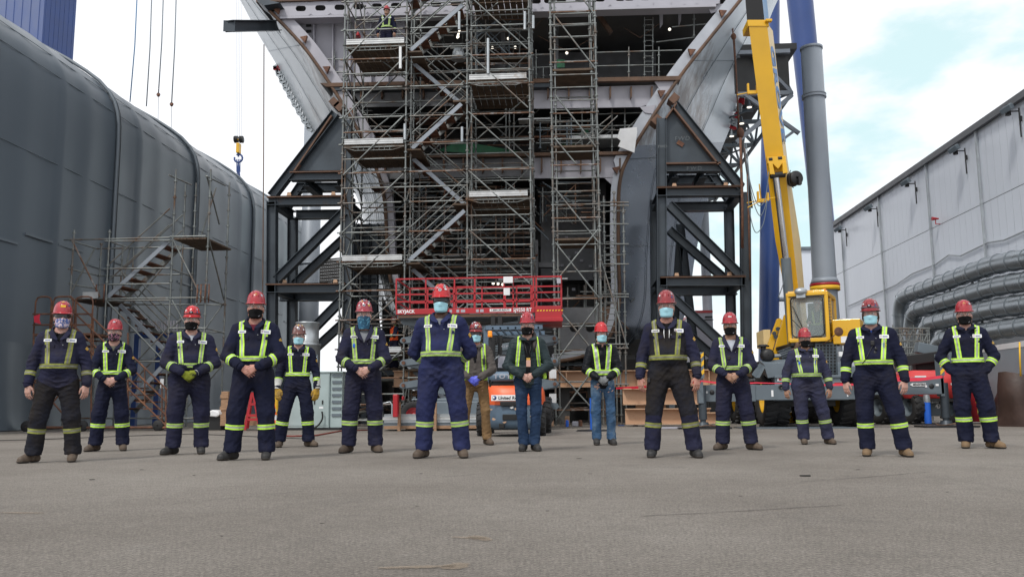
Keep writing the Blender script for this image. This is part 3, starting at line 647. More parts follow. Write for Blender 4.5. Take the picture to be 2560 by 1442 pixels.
SR = dict(x0=1641, x1=1862,
    posts=[((1653, 296), (1655, 920), 26.9), ((1862, 480), (1866, 940), 26.9), ((1636, 500), (1640, 925), 29.2), ((1822, 520), (1830, 925), 29.2)],
    beams=[((1641, 481), (1858, 479), 26.9), ((1664, 420), (1800, 419), 26.9), ((1675, 519), (1832, 516), 29.2), ((1650, 704), (1862, 703), 26.9), ((1665, 728), (1842, 726), 29.2), ((1664, 452), (1790, 450), 29.2)],
    diags=[((1685, 262), (1852, 470), 26.9), ((1690, 300), (1826, 505), 29.2), ((1672, 512), (1850, 688), 26.9), ((1672, 575), (1815, 700), 29.2), ((1680, 742), (1856, 905), 26.9), ((1680, 800), (1812, 915), 29.2), ((1700, 560), (1740, 905), 31.5), ((1680, 905), (1700, 600), 31.5)],
    plate=[(1679, 275), (1662, 300), (1664, 412), (1792, 412)], edge=[((1681, 272), (1794, 414)), ((1664, 412), (1800, 410)), ((1641, 471), (1856, 468)), ((1650, 694), (1862, 692)), ((1663, 300), (1690, 262))],
    ties=[(1655, 481, 0), (1850, 481, 0), (1655, 704, 0), (1852, 704, 0), (1690, 430, 0), (1760, 430, 0)], lugs=[(1686, 466), (1815, 464), (1692, 690), (1824, 688)])
cr_r = cradle('dark steel A shaped cradle under the right side of the hull, chalked letters on it', SR, False)
SL = dict(x0=671, x1=880,
    posts=[((681, 505), (680, 920), 26.9), ((868, 300), (870, 920), 26.9), ((732, 545), (730, 925), 29.2), ((876, 500), (878, 925), 29.2)],
    beams=[((671, 504), (866, 502), 26.9), ((728, 442), (866, 440), 26.9), ((740, 538), (872, 536), 29.2), ((668, 721), (866, 720), 26.9), ((700, 742), (872, 741), 29.2), ((745, 470), (866, 469), 29.2)],
    diags=[((680, 492), (840, 284), 26.9), ((716, 520), (842, 330), 29.2), ((862, 530), (692, 700), 26.9), ((862, 595), (735, 712), 29.2), ((862, 742), (702, 905), 26.9), ((866, 800), (740, 915), 29.2)],
    plate=[(835, 290), (868, 300), (868, 432), (742, 432)], edge=[((832, 293), (738, 432)), ((728, 433), (866, 431)), ((671, 495), (866, 492)), ((668, 712), (866, 710))],
    ties=[(681, 505, 0), (860, 505, 0), (681, 721, 0), (860, 721, 0), (760, 452, 0), (840, 452, 0)], lugs=[(722, 488), (833, 487), (711, 707), (838, 706)])
cr_l = cradle('dark steel A shaped cradle under the left side of the hull, no chalk marks', SL, True)
chalk = pm('chalk', (.16, .18, .19), .9, 0, .2, 30)
def on(u, v, Y, txt, size, par, mat=chalk, name='chalk_mark', **k): return text_mesh(name, txt, size, mat, par, P(u, v, Y), RF, **k)
on(1686, 352, 26.85, 'FWD', .20, cr_r, shear=.15, spacing=1.15, bold=-.004); on(1716, 426, 26.72, 'FWD', .18, cr_r, shear=.1, spacing=1.4, bold=-.004)
on(1645, 370, 26.7, 'FWD', .13, cr_r)
q = MB(); q.box(P(1701, 359, 26.93), (.22, .02, .14), Matrix.Rotation(.6, 3, 'Y')); q.build('rust_patch', M['rust'], cr_r)
# pads on top of the cradles
for par, (u, v) in ((cr_r, (1683, 252)), (cr_r, (1640, 305)), (cr_l, (840, 262)), (cr_l, (852, 272))):
    q = MB(); q.box(P(u, v, 27.2), (.24, .5, .30), Matrix.Rotation(.75 if par is cr_r else -.75, 3, 'Y')); q.build('bearing_pad', M['rustedge'], par)

# ================================================================== tan beams under everything
def tanbeam(label, u0, v0, u1, v1, Y, w_=.35, stiff=0):
    t = thing('steel_girder', label, 'girder', P((u0+u1)/2, v1, Y), group='tan primed girders under the hull')
    vm = (v0+v1)/2; a, b = P(u0, vm, Y), P(u1, vm, Y); h = (P(u0, v0, Y)-P(u0, v1, Y)).z; a.z = b.z = (a.z+b.z)/2
    q = MB(); q.ibeam(a, b, w_, h, (0, 0, 1), .03); q.build('beam_section', M['tan'], t)
    if stiff:
        for k in range(stiff):
            s = (k+.5)/stiff; p = a.lerp(b, s); q = MB(); q.box(p+Vector((0, -w_*.25, 0)), (.02, w_*.45, h-.08)); q.build('stiffener', M['tan'], t)
    return t
tanbeam('tan girder lying under the scaffold tower, left of the forklift', 985, 925, 1240, 966, 26.2, .4, 3)
tanbeam('long tan girder with bolt holes on which the right cradle stands', 1372, 925, 1905, 966, 26.0, .5, 6)
tanbeam('tan girder, upper of the two stacked on the ground right of centre', 1557, 970, 1760, 1011, 24.0, .45)
tanbeam('tan girder resting on the ground, bottom of the stack right of centre', 1563, 1020, 1775, 1060, 24.0, .45)
tanbeam('short tan girder end with torn flange beside the outrigger', 1745, 1030, 1795, 1058, 23.2, .3)
for u, lb in ((1395, 'dark block under the long tan girder, at the foot of the ladder tower'), (1470, 'dark block under the long tan girder, left of the woman in black'), (1690, 'dark block under the long tan girder, behind the tall older man'), (1860, 'dark block under the right end of the long tan girder')):
    q = MB(); q.bb(P(u, 966, 26.2), P(u+30, 1058, 26.6)); tag(q.build('timber_blocking', M['interior']), lb, 'blocking', 'blocks under the long girder')
q = MB()
for u in (1590, 1640, 1700): q.bb(P(u, 1012, 23.9), P(u+22, 1020, 24.2))
tag(q.build('timber_spacer', M['wood']), 'small wooden spacers between the two stacked tan girders', 'timber')

# ================================================================== columns, gantry legs, canopy
gc = thing('grey_column', 'tall light grey steel column with red and yellow band beside the crane', 'column', (P(2064, 1014, 33)).to_2d().to_3d())
a = P(2033, 124, 33); b = P(2064, 750, 33); R1 = 50/2/2150*35
q = MB(); prof_ = []
zz = [0.0, 2.6, 4.6, 8.0, 11.0, a.z]
cx = [b.x+(a.x-b.x)*max(0, (z-b.z))/(a.z-b.z)*.25 for z in zz]
q.path([Vector((b.x, 33, z)) for z in zz], [.50, .50, .45, .42, .41, .40], 32); q.build('shaft', M['greycol'], gc)
q = MB(); q.lathe((b.x, 33, a.z), (0, 0, 1), [(.40, -.02), (.43, -.02), (.43, .08), (.38, .08)], 32); q.lathe((b.x, 33, P(2036, 243, 33).z), (0, 0, 1), [(.41, -.06), (.46, -.06), (.46, -.02), (.44, -.02), (.44, .06), (.46, .06), (.46, .09), (.41, .09)], 36); q.build('flange_ring', M['greycol'], gc)
zb_ = P(2064, 716, 33).z
q = MB(); q.lathe((b.x, 33, zb_), (0, 0, 1), [(.53, 0), (.55, 0), (.55, .09), (.53, .09)], 32); q.build('colour_band', M['redlift'], gc)
q = MB(); q.lathe((b.x, 33, zb_-.17), (0, 0, 1), [(.53, 0), (.55, 0), (.55, .165), (.53, .165)], 32); q.build('colour_band', M['hazy'], gc)
q = MB(); q.path([Vector((b.x, 33, zb_+.1)), Vector((b.x, 33, zb_+.3))], [.53, .46], 32); q.build('collar', M['greycol'], gc)
def tubeleg(name, label, a, b, r0, r1, rings=()):
    t = thing(name, label, 'gantry leg', (b.x, b.y, 0), group='blue gantry crane legs')
    q = MB(); q.tube(a, b, r0, 36, r1); q.build('shaft', M['bluecol'], t)
    for f in rings:
        c = a.lerp(b, f); d = (b-a).normalized(); q = MB(); q.tube(c-d*.06, c+d*.06, (r0+(r1-r0)*f)+.10, 36); q.build('ring', M['bluecol'], t)
a = P(1985, -140, 60); b = P(2107, 1030, 60); b.z = 0
tubeleg('gantry_leg', 'leaning blue gantry crane leg passing behind the light grey column', a, b, .95, .62, (.80,))
a = P(1929, -140, 52); b = P(1921, 1035, 52); b.z = 0
tubeleg('gantry_leg', 'upright dark blue gantry crane leg behind the yellow boom', a, b, .50, .61)
q = MB(); q.tube(P(1921, 748, 52), P(2064, 748, 52), .14, 10); tag(q.build('tie_pipe', M['greycol']), 'thin grey pipe between the blue leg and the grey column', 'pipe')
bt = thing('blue_tower', 'huge blue box shaped crane tower rising behind the fabric hall', 'crane tower', P(77, 900, 75).to_2d().to_3d())
c0, c1, c2 = P(77, 500, 75), P(160, 500, 78), P(-70, 500, 82)
q = MB(); q.prism([Vector((c.x, c.y, 0)) for c in (c0, c1, c1+c2-c0, c2)], (0, 0, 60)); q.build('shell', M['bluecol'], bt)
q = MB()
for k in range(7):
    for (p0, p1) in ((c0, c1), (c0, c2)):
        s = (k+.5)/7; p = p0.lerp(p1, s); q.bar(Vector((p.x, p.y-.01, 0)), Vector((p.x, p.y-.01, 60)), .05, .05)
q.build('rib', M['bluecol'], bt)
lc = thing('grey_column', 'plain grey column standing behind the left cradle', 'column', P(772, 900, 44).to_2d().to_3d())
q = MB(); c = P(772, 800, 44); q.path([Vector((c.x, c.y, 0)), Vector((c.x, c.y, 6)), Vector((c.x, c.y, P(772, 305, 44).z))], [.50, .50, .48], 28); q.build('shaft', M['greycol'], lc)
q = MB(); q.lathe((c.x, c.y, 8), (0, 0, 1), [(.5, 0), (.54, 0), (.54, .1), (.5, .1)], 28); q.build('seam_ring', M['greycol'], lc)
# black grandstand-like rack far behind the left cradle
rk = thing('wire_rack', 'dark stacked wire rack far behind the left cradle', 'rack', P(820, 1040, 48).to_2d().to_3d())
q = MB()
for k in range(9):
    for side in (0, 1): q.tube(P(800, 655+k*8-side*5, 48), P(858, 650+k*8-side*5, 48), .05, 5)
for k in range(12): q.tube(P(800+k*5, 650, 48), P(800+k*5, 722, 48), .045, 5)
q.build('mesh', M['black'], rk)
# canopy
XC = P(2064, 1014, 33).x - .35
cn = thing('truss_canopy', 'grey steel truss canopy roof behind the hull, lamps under it', 'canopy', (XC-2, 34, 0))
zt = P(2000, 128, 34).z; zl = P(2000, 232, 34).z; X0 = XC-7.5
XN = XC-2.2
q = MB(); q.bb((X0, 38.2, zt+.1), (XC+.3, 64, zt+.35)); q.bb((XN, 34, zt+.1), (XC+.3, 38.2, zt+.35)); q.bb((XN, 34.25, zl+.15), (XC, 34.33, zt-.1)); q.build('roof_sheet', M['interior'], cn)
for y in (34.0, 37.5, 41, 44.5, 48, 52, 56, 60, 64):
    Xs = X0 if y > 38 else XN
    q = MB(); q.bar((Xs, y, zt), (XC, y, zt), .16, .16); q.bar((Xs, y, zl), (XC, y, zl), .16, .16)
    for k in range(5 if y > 38 else 1):
        x0 = XC-k*1.5; q.bar((x0, y, zt if k % 2 else zl), (x0-1.5, y, zl if k % 2 else zt), .12, .12)
    q.build('truss', M['greycol'] if y == 34 else M['chassis'], cn)
for x in (XC, XC-2.5, XC-5):
    y0s = 34 if x > XN else 41
    q = MB(); q.bar((x, y0s, zl), (x, 64, zl), .12, .12)
    ys_ = [34, 37.5, 41, 44.5, 48, 52, 56, 60, 64]
    for k, (y0_, y1_) in enumerate((a_, b_) for a_, b_ in zip(ys_, ys_[1:]) if a_ >= y0s): q.bar((x, y0_, zl), (x, (y0_+y1_)/2, zt), .09, .09); q.bar((x, (y0_+y1_)/2, zt), (x, y1_, zl), .09, .09); q.bar((x, y0_, zl), (x-2.4, y1_, zl), .07, .07)
    q.build('truss', M['chassis'], cn)
q = MB(); q.bar((XC, 34, zl-.1), (XC-2.3, 34, zl-2.0), .16, .16); q.bar((XC-.0, 34, zl-1.6), (XC-1.1, 34, zl-2.4), .10, .10); q.bar((XC+.2, 34, zl-1.7), (XC-1.9, 34, zl), .14, .14); q.build('knee_brace', M['greycol'], cn)
for y in (44.5, 56):
    q = MB(); q.tube((XC-2.0, y, 0), (XC-2.0, y, zl), .25, 16); q.build('column', M['greycol'], cn)
for (u, v) in ((1873, 262), (1854, 303), (1829, 335)):
    p = G(u, v, zl-.3)
    q = MB(); q.lathe(p, (0, 0, -1), [(.03, -.2), (.06, 0), (.14, .08), (.14, .10), (.02, .10)], 12); q.build('lamp_shade', M['chassis'], cn); q = MB(); q.lathe(p, (0, 0, -1), [(.001, .125), (.10, .125), (.10, .105)], 12); q.build('lamp_lens', M['lampwhite'], cn)
# ================================================================== rigging in the sky
def sling(label, u0, u1, v1, v2, mat, Y=58):
    t = thing('lifting_sling', label, 'sling', P(u1, v1, Y), group='slings hanging from the gantry crane')
    q = MB(); q.path([P(u0, -60, Y), P((u0*.6+u1*.4), v1*.45, Y), P(u1, v1, Y)], .045, 6); q.build('strap', mat, t)
    if v2:
        q = MB(); q.sphere(P(u1, v1+3, Y), .11, 8, 6); q.lathe(P(u1, v1+1, Y), (0, 1, 0), [(.05, -.03), (.14, -.03), (.14, .03), (.05, .03)], 10); q.build('shackle', M['rust'], t)
        q = MB(); q.tube(P(u1, v1+5, Y), P(u1-1, v2, Y), .016, 5); q.sphere(P(u1-1, v2, Y), .06, 6, 5); q.build('tail_rope', M['chassis'], t)
sling('bright blue lifting sling, leftmost, its end hidden behind the hall roof', 345, 325, 255, None, pm('blue_strap', (.05, .16, .30), .7))
sling('grey lifting sling with red shackle, second from left in the sky', 381, 366, 266, None, M['chassis']); sling('grey lifting sling, third from left, shortest of the four', 410, 396, 236, 305, M['chassis']); sling('grey lifting sling, rightmost of the four in the sky', 442, 429, 260, 328, M['chassis'])
hb = thing('hook_block', 'yellow crane hook block with blue slings hanging in the sky', 'hook', P(597, 380, 50))
q = MB()
for k in range(4): q.tube(P(591+k*4.6, -60, 50), P(590+k*4.4, 342, 50), .008, 4)
q.build('hoist_rope', M['chassis'], hb)
q = MB()
for dx in (-9, -4, 4, 9): p = P(597+dx, 349, 50); q.lathe(p, (1, 0, .02), [(.02, -.04), (.22, -.04), (.22, .04), (.02, .04)], 14)
q.build('sheave', M['black'], hb)
q = MB(); q.bb(P(586, 347, 49.9), P(608, 352, 50.1)); q.bb(P(590, 357, 49.8), P(603, 386, 50.2)); q.build('block_body', M['yellow'], hb, bevel=.03)
q = MB(); c = P(596, 396, 50); q.path([c+Vector((.30*math.sin(t*.5), 0, .30*math.cos(t*.5)))*(.85) for t in range(-1, 11)], .06, 8, False); q.tube(P(596, 386, 50), P(596, 392, 50), .06); q.build('hook', M['bluecol'], hb)
q = MB()
for a_, b_ in ((592, 592), (596, 596.5), (600, 600)): q.tube(P(596, 402, 50), P(b_, 447, 50), .035, 6); q.tube(P(a_, 398, 50), P(b_, 430, 50), .03, 6)
q.build('sling', M['bluecol'], hb)
q = MB(); q.path([P(660, 112, 27.3), P(659, 400, 27.0), P(657, 700, 26.7), P(655, 1058, 26.4)], .018, 5); tag(q.build('tag_line', M['deckrust']), 'long thin brown rope hanging straight down left of the cradle', 'rope')
# ================================================================== scaffolds
def ring_tube(q, a, b, r=.025, knots=None):
    q.tube(a, b, r, 7)
    if knots:
        a = Vector(a); b = Vector(b); d = (b-a); L_ = d.length; d.normalize(); s = knots*.5
        while s < L_: c = a+d*s; q.tube(c-d*.022, c+d*.022, r+.028, 8); s += knots
class Scaf:
    """one scaffold thing; keeps the 95 largest of each part as parts and merges the rest"""
    def __init__(s, name, label, loc, group=None): s.t = thing(name, label, 'scaffold', loc, group=group); s.cnt = {}; s.rest = {}
    def tube(s, name, a, b, r=.025, knots=None, mat=None, stuff=False):
        k = s.cnt.get(name, 0); mat = mat or M['galv']
        if k >= 95 or stuff:
            q = s.rest.setdefault((name, mat.name), (MB(), mat))[0]; ring_tube(q, a, b, r, knots); return
        s.cnt[name] = k+1; q = MB(); ring_tube(q, a, b, r, knots); q.build(name, mat, s.t, recalc=False)
    def mesh(s, name, q, mat): return q.build(name, mat, s.t)
    def close(s):
        for (name, _), (q, mat) in s.rest.items(): tag(q.build(name, mat, s.t, recalc=False), kind='stuff')
def deck(S, x0, x1, y0, y1, z, toe=True, n=9, side=True):
    q = MB(); wd = (x1-x0)/n
    for i in range(n): q.bb((x0+i*wd+.012, y0, z-.045), (x0+(i+1)*wd-.012, (y0+y1)/2-.03, z)); q.bb((x0+i*wd+.012, (y0+y1)/2+.03, z-.045), (x0+(i+1)*wd-.012, y1, z))
    S.mesh('platform', q, M['ply'])
    q = MB(); q.tube((x0, y0-.02, z-.09), (x1, y0-.02, z-.09), .025, 6)
    q.path([(x0, y0-.02, z-.09), (x0+.35, y0-.02, z-.19), (x1-.35, y0-.02, z-.19), (x1, y0-.02, z-.09)], .014, 5)
    for k in range(7): xx = x0+.45+k*(x1-x0-.9)/6; q.tube((xx, y0-.02, z-.09), (xx, y0-.02, z-.19), .010, 5)
    S.mesh('truss_ledger', q, M['galv'])
    if toe:
        q = MB(); q.bb((x0+.03, y0-.06, z+.0), (x1-.03, y0-.03, z+.15)); q.bb((x0+.03, y0-.075, z+.135), (x1-.03, y0-.03, z+.16)); q.bb((x0+.03, y0-.07, z+.06), (x1-.03, y0-.045, z+.075)); S.mesh('toe_board', q, M['alu'])
def flight(S, a, b, y0, y1, rail=True):
    """a top point, b bottom point, both (x,z)"""
    n = max(4, int(abs(a[1]-b[1])/.22))
    for y in (y0, y1):
        q = MB(); q.bar((a[0], y, a[1]), (b[0], y, b[1]), .05, .12, (0, 0, 1)); S.mesh('stringer', q, M['greycol'] if y == y0 else M['galv'])
    q = MB()
    for i in range(n):
        s = (i+.5)/n; x = a[0]+(b[0]-a[0])*s; z = a[1]+(b[1]-a[1])*s; q.bb((x-.13, y0, z-.03), (x+.13, y1, z)); q.bb((x-.13, y0, z-.06), (x-.11, y1, z-.03))
    S.mesh('treads', q, M['rust'])
    if rail:
        for y in (y0, y1):
            for h in (.5, 1.0): S.tube('handrail', (a[0], y, a[1]+h), (b[0], y, b[1]+h), .021)
# ---- main stair tower
Yf, Ym, Yk = 25.2, 26.5, 27.7
X = [P(u, 600, Yf).x for u in (852, 1012, 1168, 1328)]
zof = lambda v, Y=Yf, u=1010: P(u, v, Y).z
T = Scaf('scaffold_tower', 'tall wide three bay scaffold tower with zigzag stairs in front of the hull', (X[1], Yf, 0))
ztop = 14.3
lv = [zof(v) for v in (-75, 0, 145-73, 145, 217, 291, 358, 430, 505, 579, 652, 725, 798, 871, 944, 1010, 1050)]
for j, y in enumerate((Yf, Ym, Yk)):
    for i, x in enumerate(X):
        T.tube('standard', (x, y, .02), (x, y, ztop), .027, .5, mat=M['galv'] if (i+j) % 3 else M['galv_b'] if 'galv_b' in M else M['galv'])
        if j == 0: T.tube('standard', (x+.09 if i in (1, 2) else x-.0, y+.35, .02), (x+.09 if i in (1, 2) else x, y+.35, ztop), .024, .5)
        q = MB(); q.box((x, y, .015), (.16, .16, .02)); T.mesh('base_plate', q, M['rust'])
rust_t = pm('rusty_tube', (.16, .085, .05), .6, .2, .3, 4, col2=(.3, .3, .3), mix=(.5, .62), sc2=2)
rr = random.Random(3)
for k, z in enumerate(lv):
    for i in range(3):
        a, b = X[i], X[i+1]
        T.tube('ledger', (a-.12, Yf, z), (b+.12, Yf, z), .025, mat=rust_t if rr.random() < .4 else M['galv'])
        if i != 1 or k % 2: T.tube('ledger', (a, Yf, z-.47), (b, Yf, z-.47), .023, mat=rust_t if rr.random() < .2 else M['galv']) if rr.random() < .55 else None
    for i in range(3):
        a, b = X[i], X[i+1]
        for y in (Ym, Yk):
            T.tube('ledger', (a, y, z), (b, y, z), .024, stuff=True)
            if rr.random() < .6: T.tube('ledger', (a, y, z-.5), (b, y, z-.5), .024, stuff=True)
    for x in X:
        T.tube('transom', (x, Yf-.1, z), (x, Yk+.1, z), .024, stuff=k > 20)
# front braces
vs_ = [(435, 290), (579, 436), (290, 145), (145, 0), (725, 582), (871, 728), (1015, 875)]
for v0, v1 in vs_:
    T.tube('brace', (X[0]+.05, Yf-.05, zof(v0)), (X[1]-.05, Yf-.05, zof(v1)), .024)
    T.tube('brace', (X[2]+.05, Yf-.05, zof(v1-4)), (X[3]-.05, Yf-.05, zof(v0-10)), .024)
for k in range(0, 14, 2):
    z0, z1 = .6+k, 2.5+k
    for i in range(3):
        s = 1 if (k//2+i) % 2 else -1; a, b = (X[i], X[i+1]) if s > 0 else (X[i+1], X[i])
        T.tube('brace', (a, Yk, z0), (b, Yk, z1), .022)
        if i != 1: T.tube('brace', (b, Ym, z0+.3), (a, Ym, z1), .022)
    for x in X: T.tube('brace', (x, Yf, z0), (x, Yk, z1+.6), .022); 
    for x in X[:1]+X[3:]: T.tube('brace', (x, Yk, z0+.8), (x, Yf, z1+.9), .022)
for v in (109, 359, 650): deck(T, X[0]+.04, X[1]-.04, Yf, Yk, zof(v))
for v in (207, 497): deck(T, X[2]+.04, X[3]-.06, Yf, Yk, zof(v))
deck(T, X[2]+.04, X[3]-.06, Yf, Yk, zof(-35)); deck(T, X[0]+.04, X[1]-.04, Yf, Yk, zof(880)); deck(T, X[2]+.04, X[3]-.06, Yf, Yk, zof(790))
for (u0, v0, u1, v1) in ((1155, 8, 1024, 122), (1020, 128, 1164, 250), (1152, 256, 1028, 368), (1018, 374, 1162, 500), (1160, 524, 1014, 655), (1016, 660, 1162, 788), (1158, 800, 1018, 920), (1020, 925, 1160, 1048), (1158, -120, 1018, 0)):
    a = P(u0, v0, Yf); b = P(u1, v1, Yf); up_l = u1 < u0
    flight(T, (a.x, a.z), (b.x, b.z), Yf+(.15 if up_l else 1.0), Yf+(.85 if up_l else 1.75))
for v, s_ in ((125, 0), (370, 0), (655, 0), (922, 0), (252, 1), (510, 1), (794, 1)):
    z = zof(v); q = MB(); x0, x1 = (X[1], X[1]+.45) if not s_ else (X[2]-.45, X[2]); q.bb((x0, Yf+.1, z-.05), (x1, Yf+2.0, z)); T.mesh('landing', q, M['ply'])
# white and yellow gate posts, tags
for (u, v0, v1, m_) in ((1001, 118, 172, M['white']), (1220, 97, 185, M['galv_clean']), (1148, 30, 75, M['galv_clean']), (1312, 30, 75, M['galv_clean']), (1333, 40, 72, M['galv_clean']), (1012, 310, 350, M['galv_clean']), (1155, 318, 355, M['galv_clean'])):
    T.tube('gate_post', P(u, v0, Yf-.08), P(u, v1, Yf-.08), .045, mat=m_)
T.close()
for pts in (((1268, 0), (1330, 120), (1372, 35)), ):
    pass
q = MB(); q.bb(P(886, 80, 26.8), P(902, 98, 27.1)); tag(q.build('fire_extinguisher_box', M['redlift'], bevel=.02), 'red box hanging on the top platform of the scaffold left of the worker', 'box')
q = MB(); q.lathe(P(1146, 150, 26.6), (0, 0, 1), [(.01, 0), (.24, 0), (.20, .22), (.15, .36), (.01, .37)], 16); tag(q.build('drum_fan', M['galv_clean']), 'round silver ventilator fan standing high in the scaffold', 'fan')
# ---- ladder tower on the right
Y2, Y3 = 24.9, 26.3
A, B = P(1384, 640, Y2).x, P(1500, 640, Y2).x
T2 = Scaf('ladder_tower', 'tall narrow scaffold ladder tower with many rungs, right of the stair tower', ((A+B)/2, Y2, 0))
for x in (A, B):
    for y in (Y2, Y3):
        T2.tube('standard', (x, y, .02), (x, y, 14.5), .027, .5)
        T2.tube('standard', (x+.12 if x == A else x-.13, y+.04, .02), (x+.12 if x == A else x-.13, y+.04, 14.5), .022, 1.0)
z = .45; k = 0
while z < 14.4:
    off_ = zof(470)
    step = .40 if z > 4.6 else .8
    T2.tube('ledger', (A-.05, Y2, z), (B+.05, Y2, z), .022, mat=M['galv'] if k % 4 else rust_t); T2.tube('ledger', (A, Y3, z+.2), (B, Y3, z+.2), .022, stuff=True)
    T2.tube('transom', (A, Y2, z), (A, Y3, z), .022, stuff=True); T2.tube('transom', (B, Y2, z), (B, Y3, z), .022, stuff=True); z += step; k += 1
zf2 = lambda u, v: P(u, v, Y2-.05)
for a, b in (((1388, 42), (1488, 172)), ((1388, -95), (1485, 35)), ((1388, 238), (1490, 368)), ((1386, 345), (1440, 410)), ((1386, 470), (1496, 606)), ((1388, 606), (1498, 745)), ((1494, 575), (1392, 700)), ((1498, 758), (1390, 904)), ((1386, 760), (1494, 890)), ((1386, 917), (1498, 1040)), ((1496, 905), (1390, 1052))): T2.tube('brace', zf2(*a), zf2(*b), .025)
for v in (176, 368, 600):
    z = P(1440, v, Y2).z; q = MB(); q.bb((A+.05, Y2, z), (B-.05, Y3, z+.06)); T2.mesh('platform', q, M['ply'])
q = MB(); q.bb(P(1392, 150, Y2+.7), P(1412, 170, Y2+.73)); T2.mesh('safety_net', q, M['green'])
for v in (934, 995):
    q = MB(); p = P(1382, v, Y2-.1); q.box(p, (.20, .01, .26)); T2.mesh('inspection_tag', q, M['white'])
T2.close()
# ---- small side scaffold with ladder
T3 = Scaf('side_scaffold', 'slim tube scaffold with a rung ladder beside the dark hull side', (P(1530, 1050, 25.6).x, 25.6, 0))
for u, v0 in ((1511, 490), (1537, 478), (1548, 740), (1560, 510)):
    for y in (25.4, 26.4): T3.tube('standard', (P(u, 800, y).x, y, 0), P(u-2, v0, y), .025, .6)
for k in range(32):
    v = 590+k*15; p = P(1512, v, 25.4); T3.tube('rung', p, (P(1538, v, 25.4).x, 25.4, p.z), .014)
for v in (506, 514, 560, 610, 660, 735, 742, 860, 870, 960): T3.tube('ledger', P(1500, v, 25.35), P(1572, v, 25.35), .022)
for v in (530, 640, 760): T3.tube('ledger', P(1500, v, 26.4), P(1565, v-4, 26.4), .022)
T3.tube('rail', P(1500, 640, 25.1), P(1568, 868, 25.1), .022)
T3.close()
# ---- scaffolding standing inside the ship
T4 = Scaf('inner_scaffold', 'tangle of scaffold tubes and ladders standing inside the open hull', (P(1300, 900, 30).x, 30, .4))
def t4(u0, v0, u1, v1, Y=28.6, r=.024, n='tube', mat=None): T4.tube(n, P(u0, v0, Y), P(u1, v1, Y), r, .6 if abs(u1-u0) < 4 else None, mat=mat)
for u, v0, v1 in ((1490, 60, 196), (1572, 118, 196), (1647, 118, 194), (1735, 28, 96), (1340, 125, 210), (1358, 170, 210), (836, 125, 212), (1455, 215, 385), (1530, 220, 383), (1562, 200, 345), (1636, 222, 270), (1422, 300, 385), (1400, 285, 385)): t4(u, v0, u, v1)
for l in ((1490, 132, 1705, 126), (1490, 166, 1712, 161), (1680, 68, 1772, 60), (1640, 106, 1736, 94), (1330, 138, 1385, 136), (1330, 170, 1385, 168), (1490, 254, 1640, 250), (1490, 286, 1610, 282), (1490, 316, 1612, 313), (1345, 350, 1600, 345), (1570, 232, 1632, 219), (1400, 270, 1500, 266), (1345, 300, 1385, 298), (798, 149, 855, 149), (798, 181, 880, 181), (1345, 320, 1560, 326), (1570, 320, 1622, 270)): t4(*l)
for k in range(11): t4(1611, 50+k*13, 1632, 50+k*13, 28.8, .014, 'rung')
t4(1611, 44, 1611, 192, 28.8, .02); t4(1632, 44, 1632, 192, 28.8, .02)
rr = random.Random(11)
for (u0, u1, v0, v1, n) in ((875, 1335, 235, 385, 34), (970, 1335, 455, 640, 80), (1345, 1500, 455, 560, 26), (970, 1335, 640, 760, 44), (1020, 1330, 45, 190, 50), (985, 1380, 800, 950, 40), (1345, 1550, 700, 950, 30), (1340, 1500, 290, 380, 24)):
    for i in range(n):
        Y = rr.choice((28.4, 29.3, 30.4)); u = rr.uniform(u0, u1); v = rr.uniform(v0, v1); m_ = rr.choice((None, None, M['chassis'], rust_t))
        c = i % 4
        if c in (0, 1): ln = rr.uniform(60, 170); t4(max(u0, u-ln/2), v, min(u1, u+ln/2), v, Y, mat=m_)
        elif c == 2: t4(u, v0+rr.uniform(0, 20), u, v1-rr.uniform(0, 10), Y, mat=m_)
        else: s = rr.choice((-1, 1)); t4(u-s*45, max(v0, v-45), u+s*45, min(v1, v+45), Y, mat=m_)
for i in range(34):
    u = rr.uniform(880, 1300); v = rr.choice((300, 345, 470, 520, 575, 640, 700, 740, 90, 150, 820, 880)); Y = rr.choice((28.5, 29.4)); a_ = P(u, v, Y); q = MB(); q.bb((a_.x, Y, a_.z), (a_.x+rr.uniform(.7, 1.8), Y+rr.uniform(.3, .8), a_.z+.05)); T4.mesh('plank', q, rr.choice([M['ply'], M['ply'], M['rust'], M['alu']]))
q = MB(); q.bb(P(1350, 352, 28.6), P(1590, 357, 29.6)); T4.mesh('walkway', q, M['alu'])
q = MB(); q.prism([P(1375, 376, 29), P(1470, 320, 29), P(1475, 345, 29), P(1400, 378, 29)], (0, .05, 0)); T4.mesh('safety_net', q, M['green'])
q = MB(); q.prism([P(1090, 378, 29), P(1150, 352, 29), P(1330, 385, 29), P(1330, 392, 29)], (0, .05, 0)); T4.mesh('safety_net', q, M['green'])
T4.close()
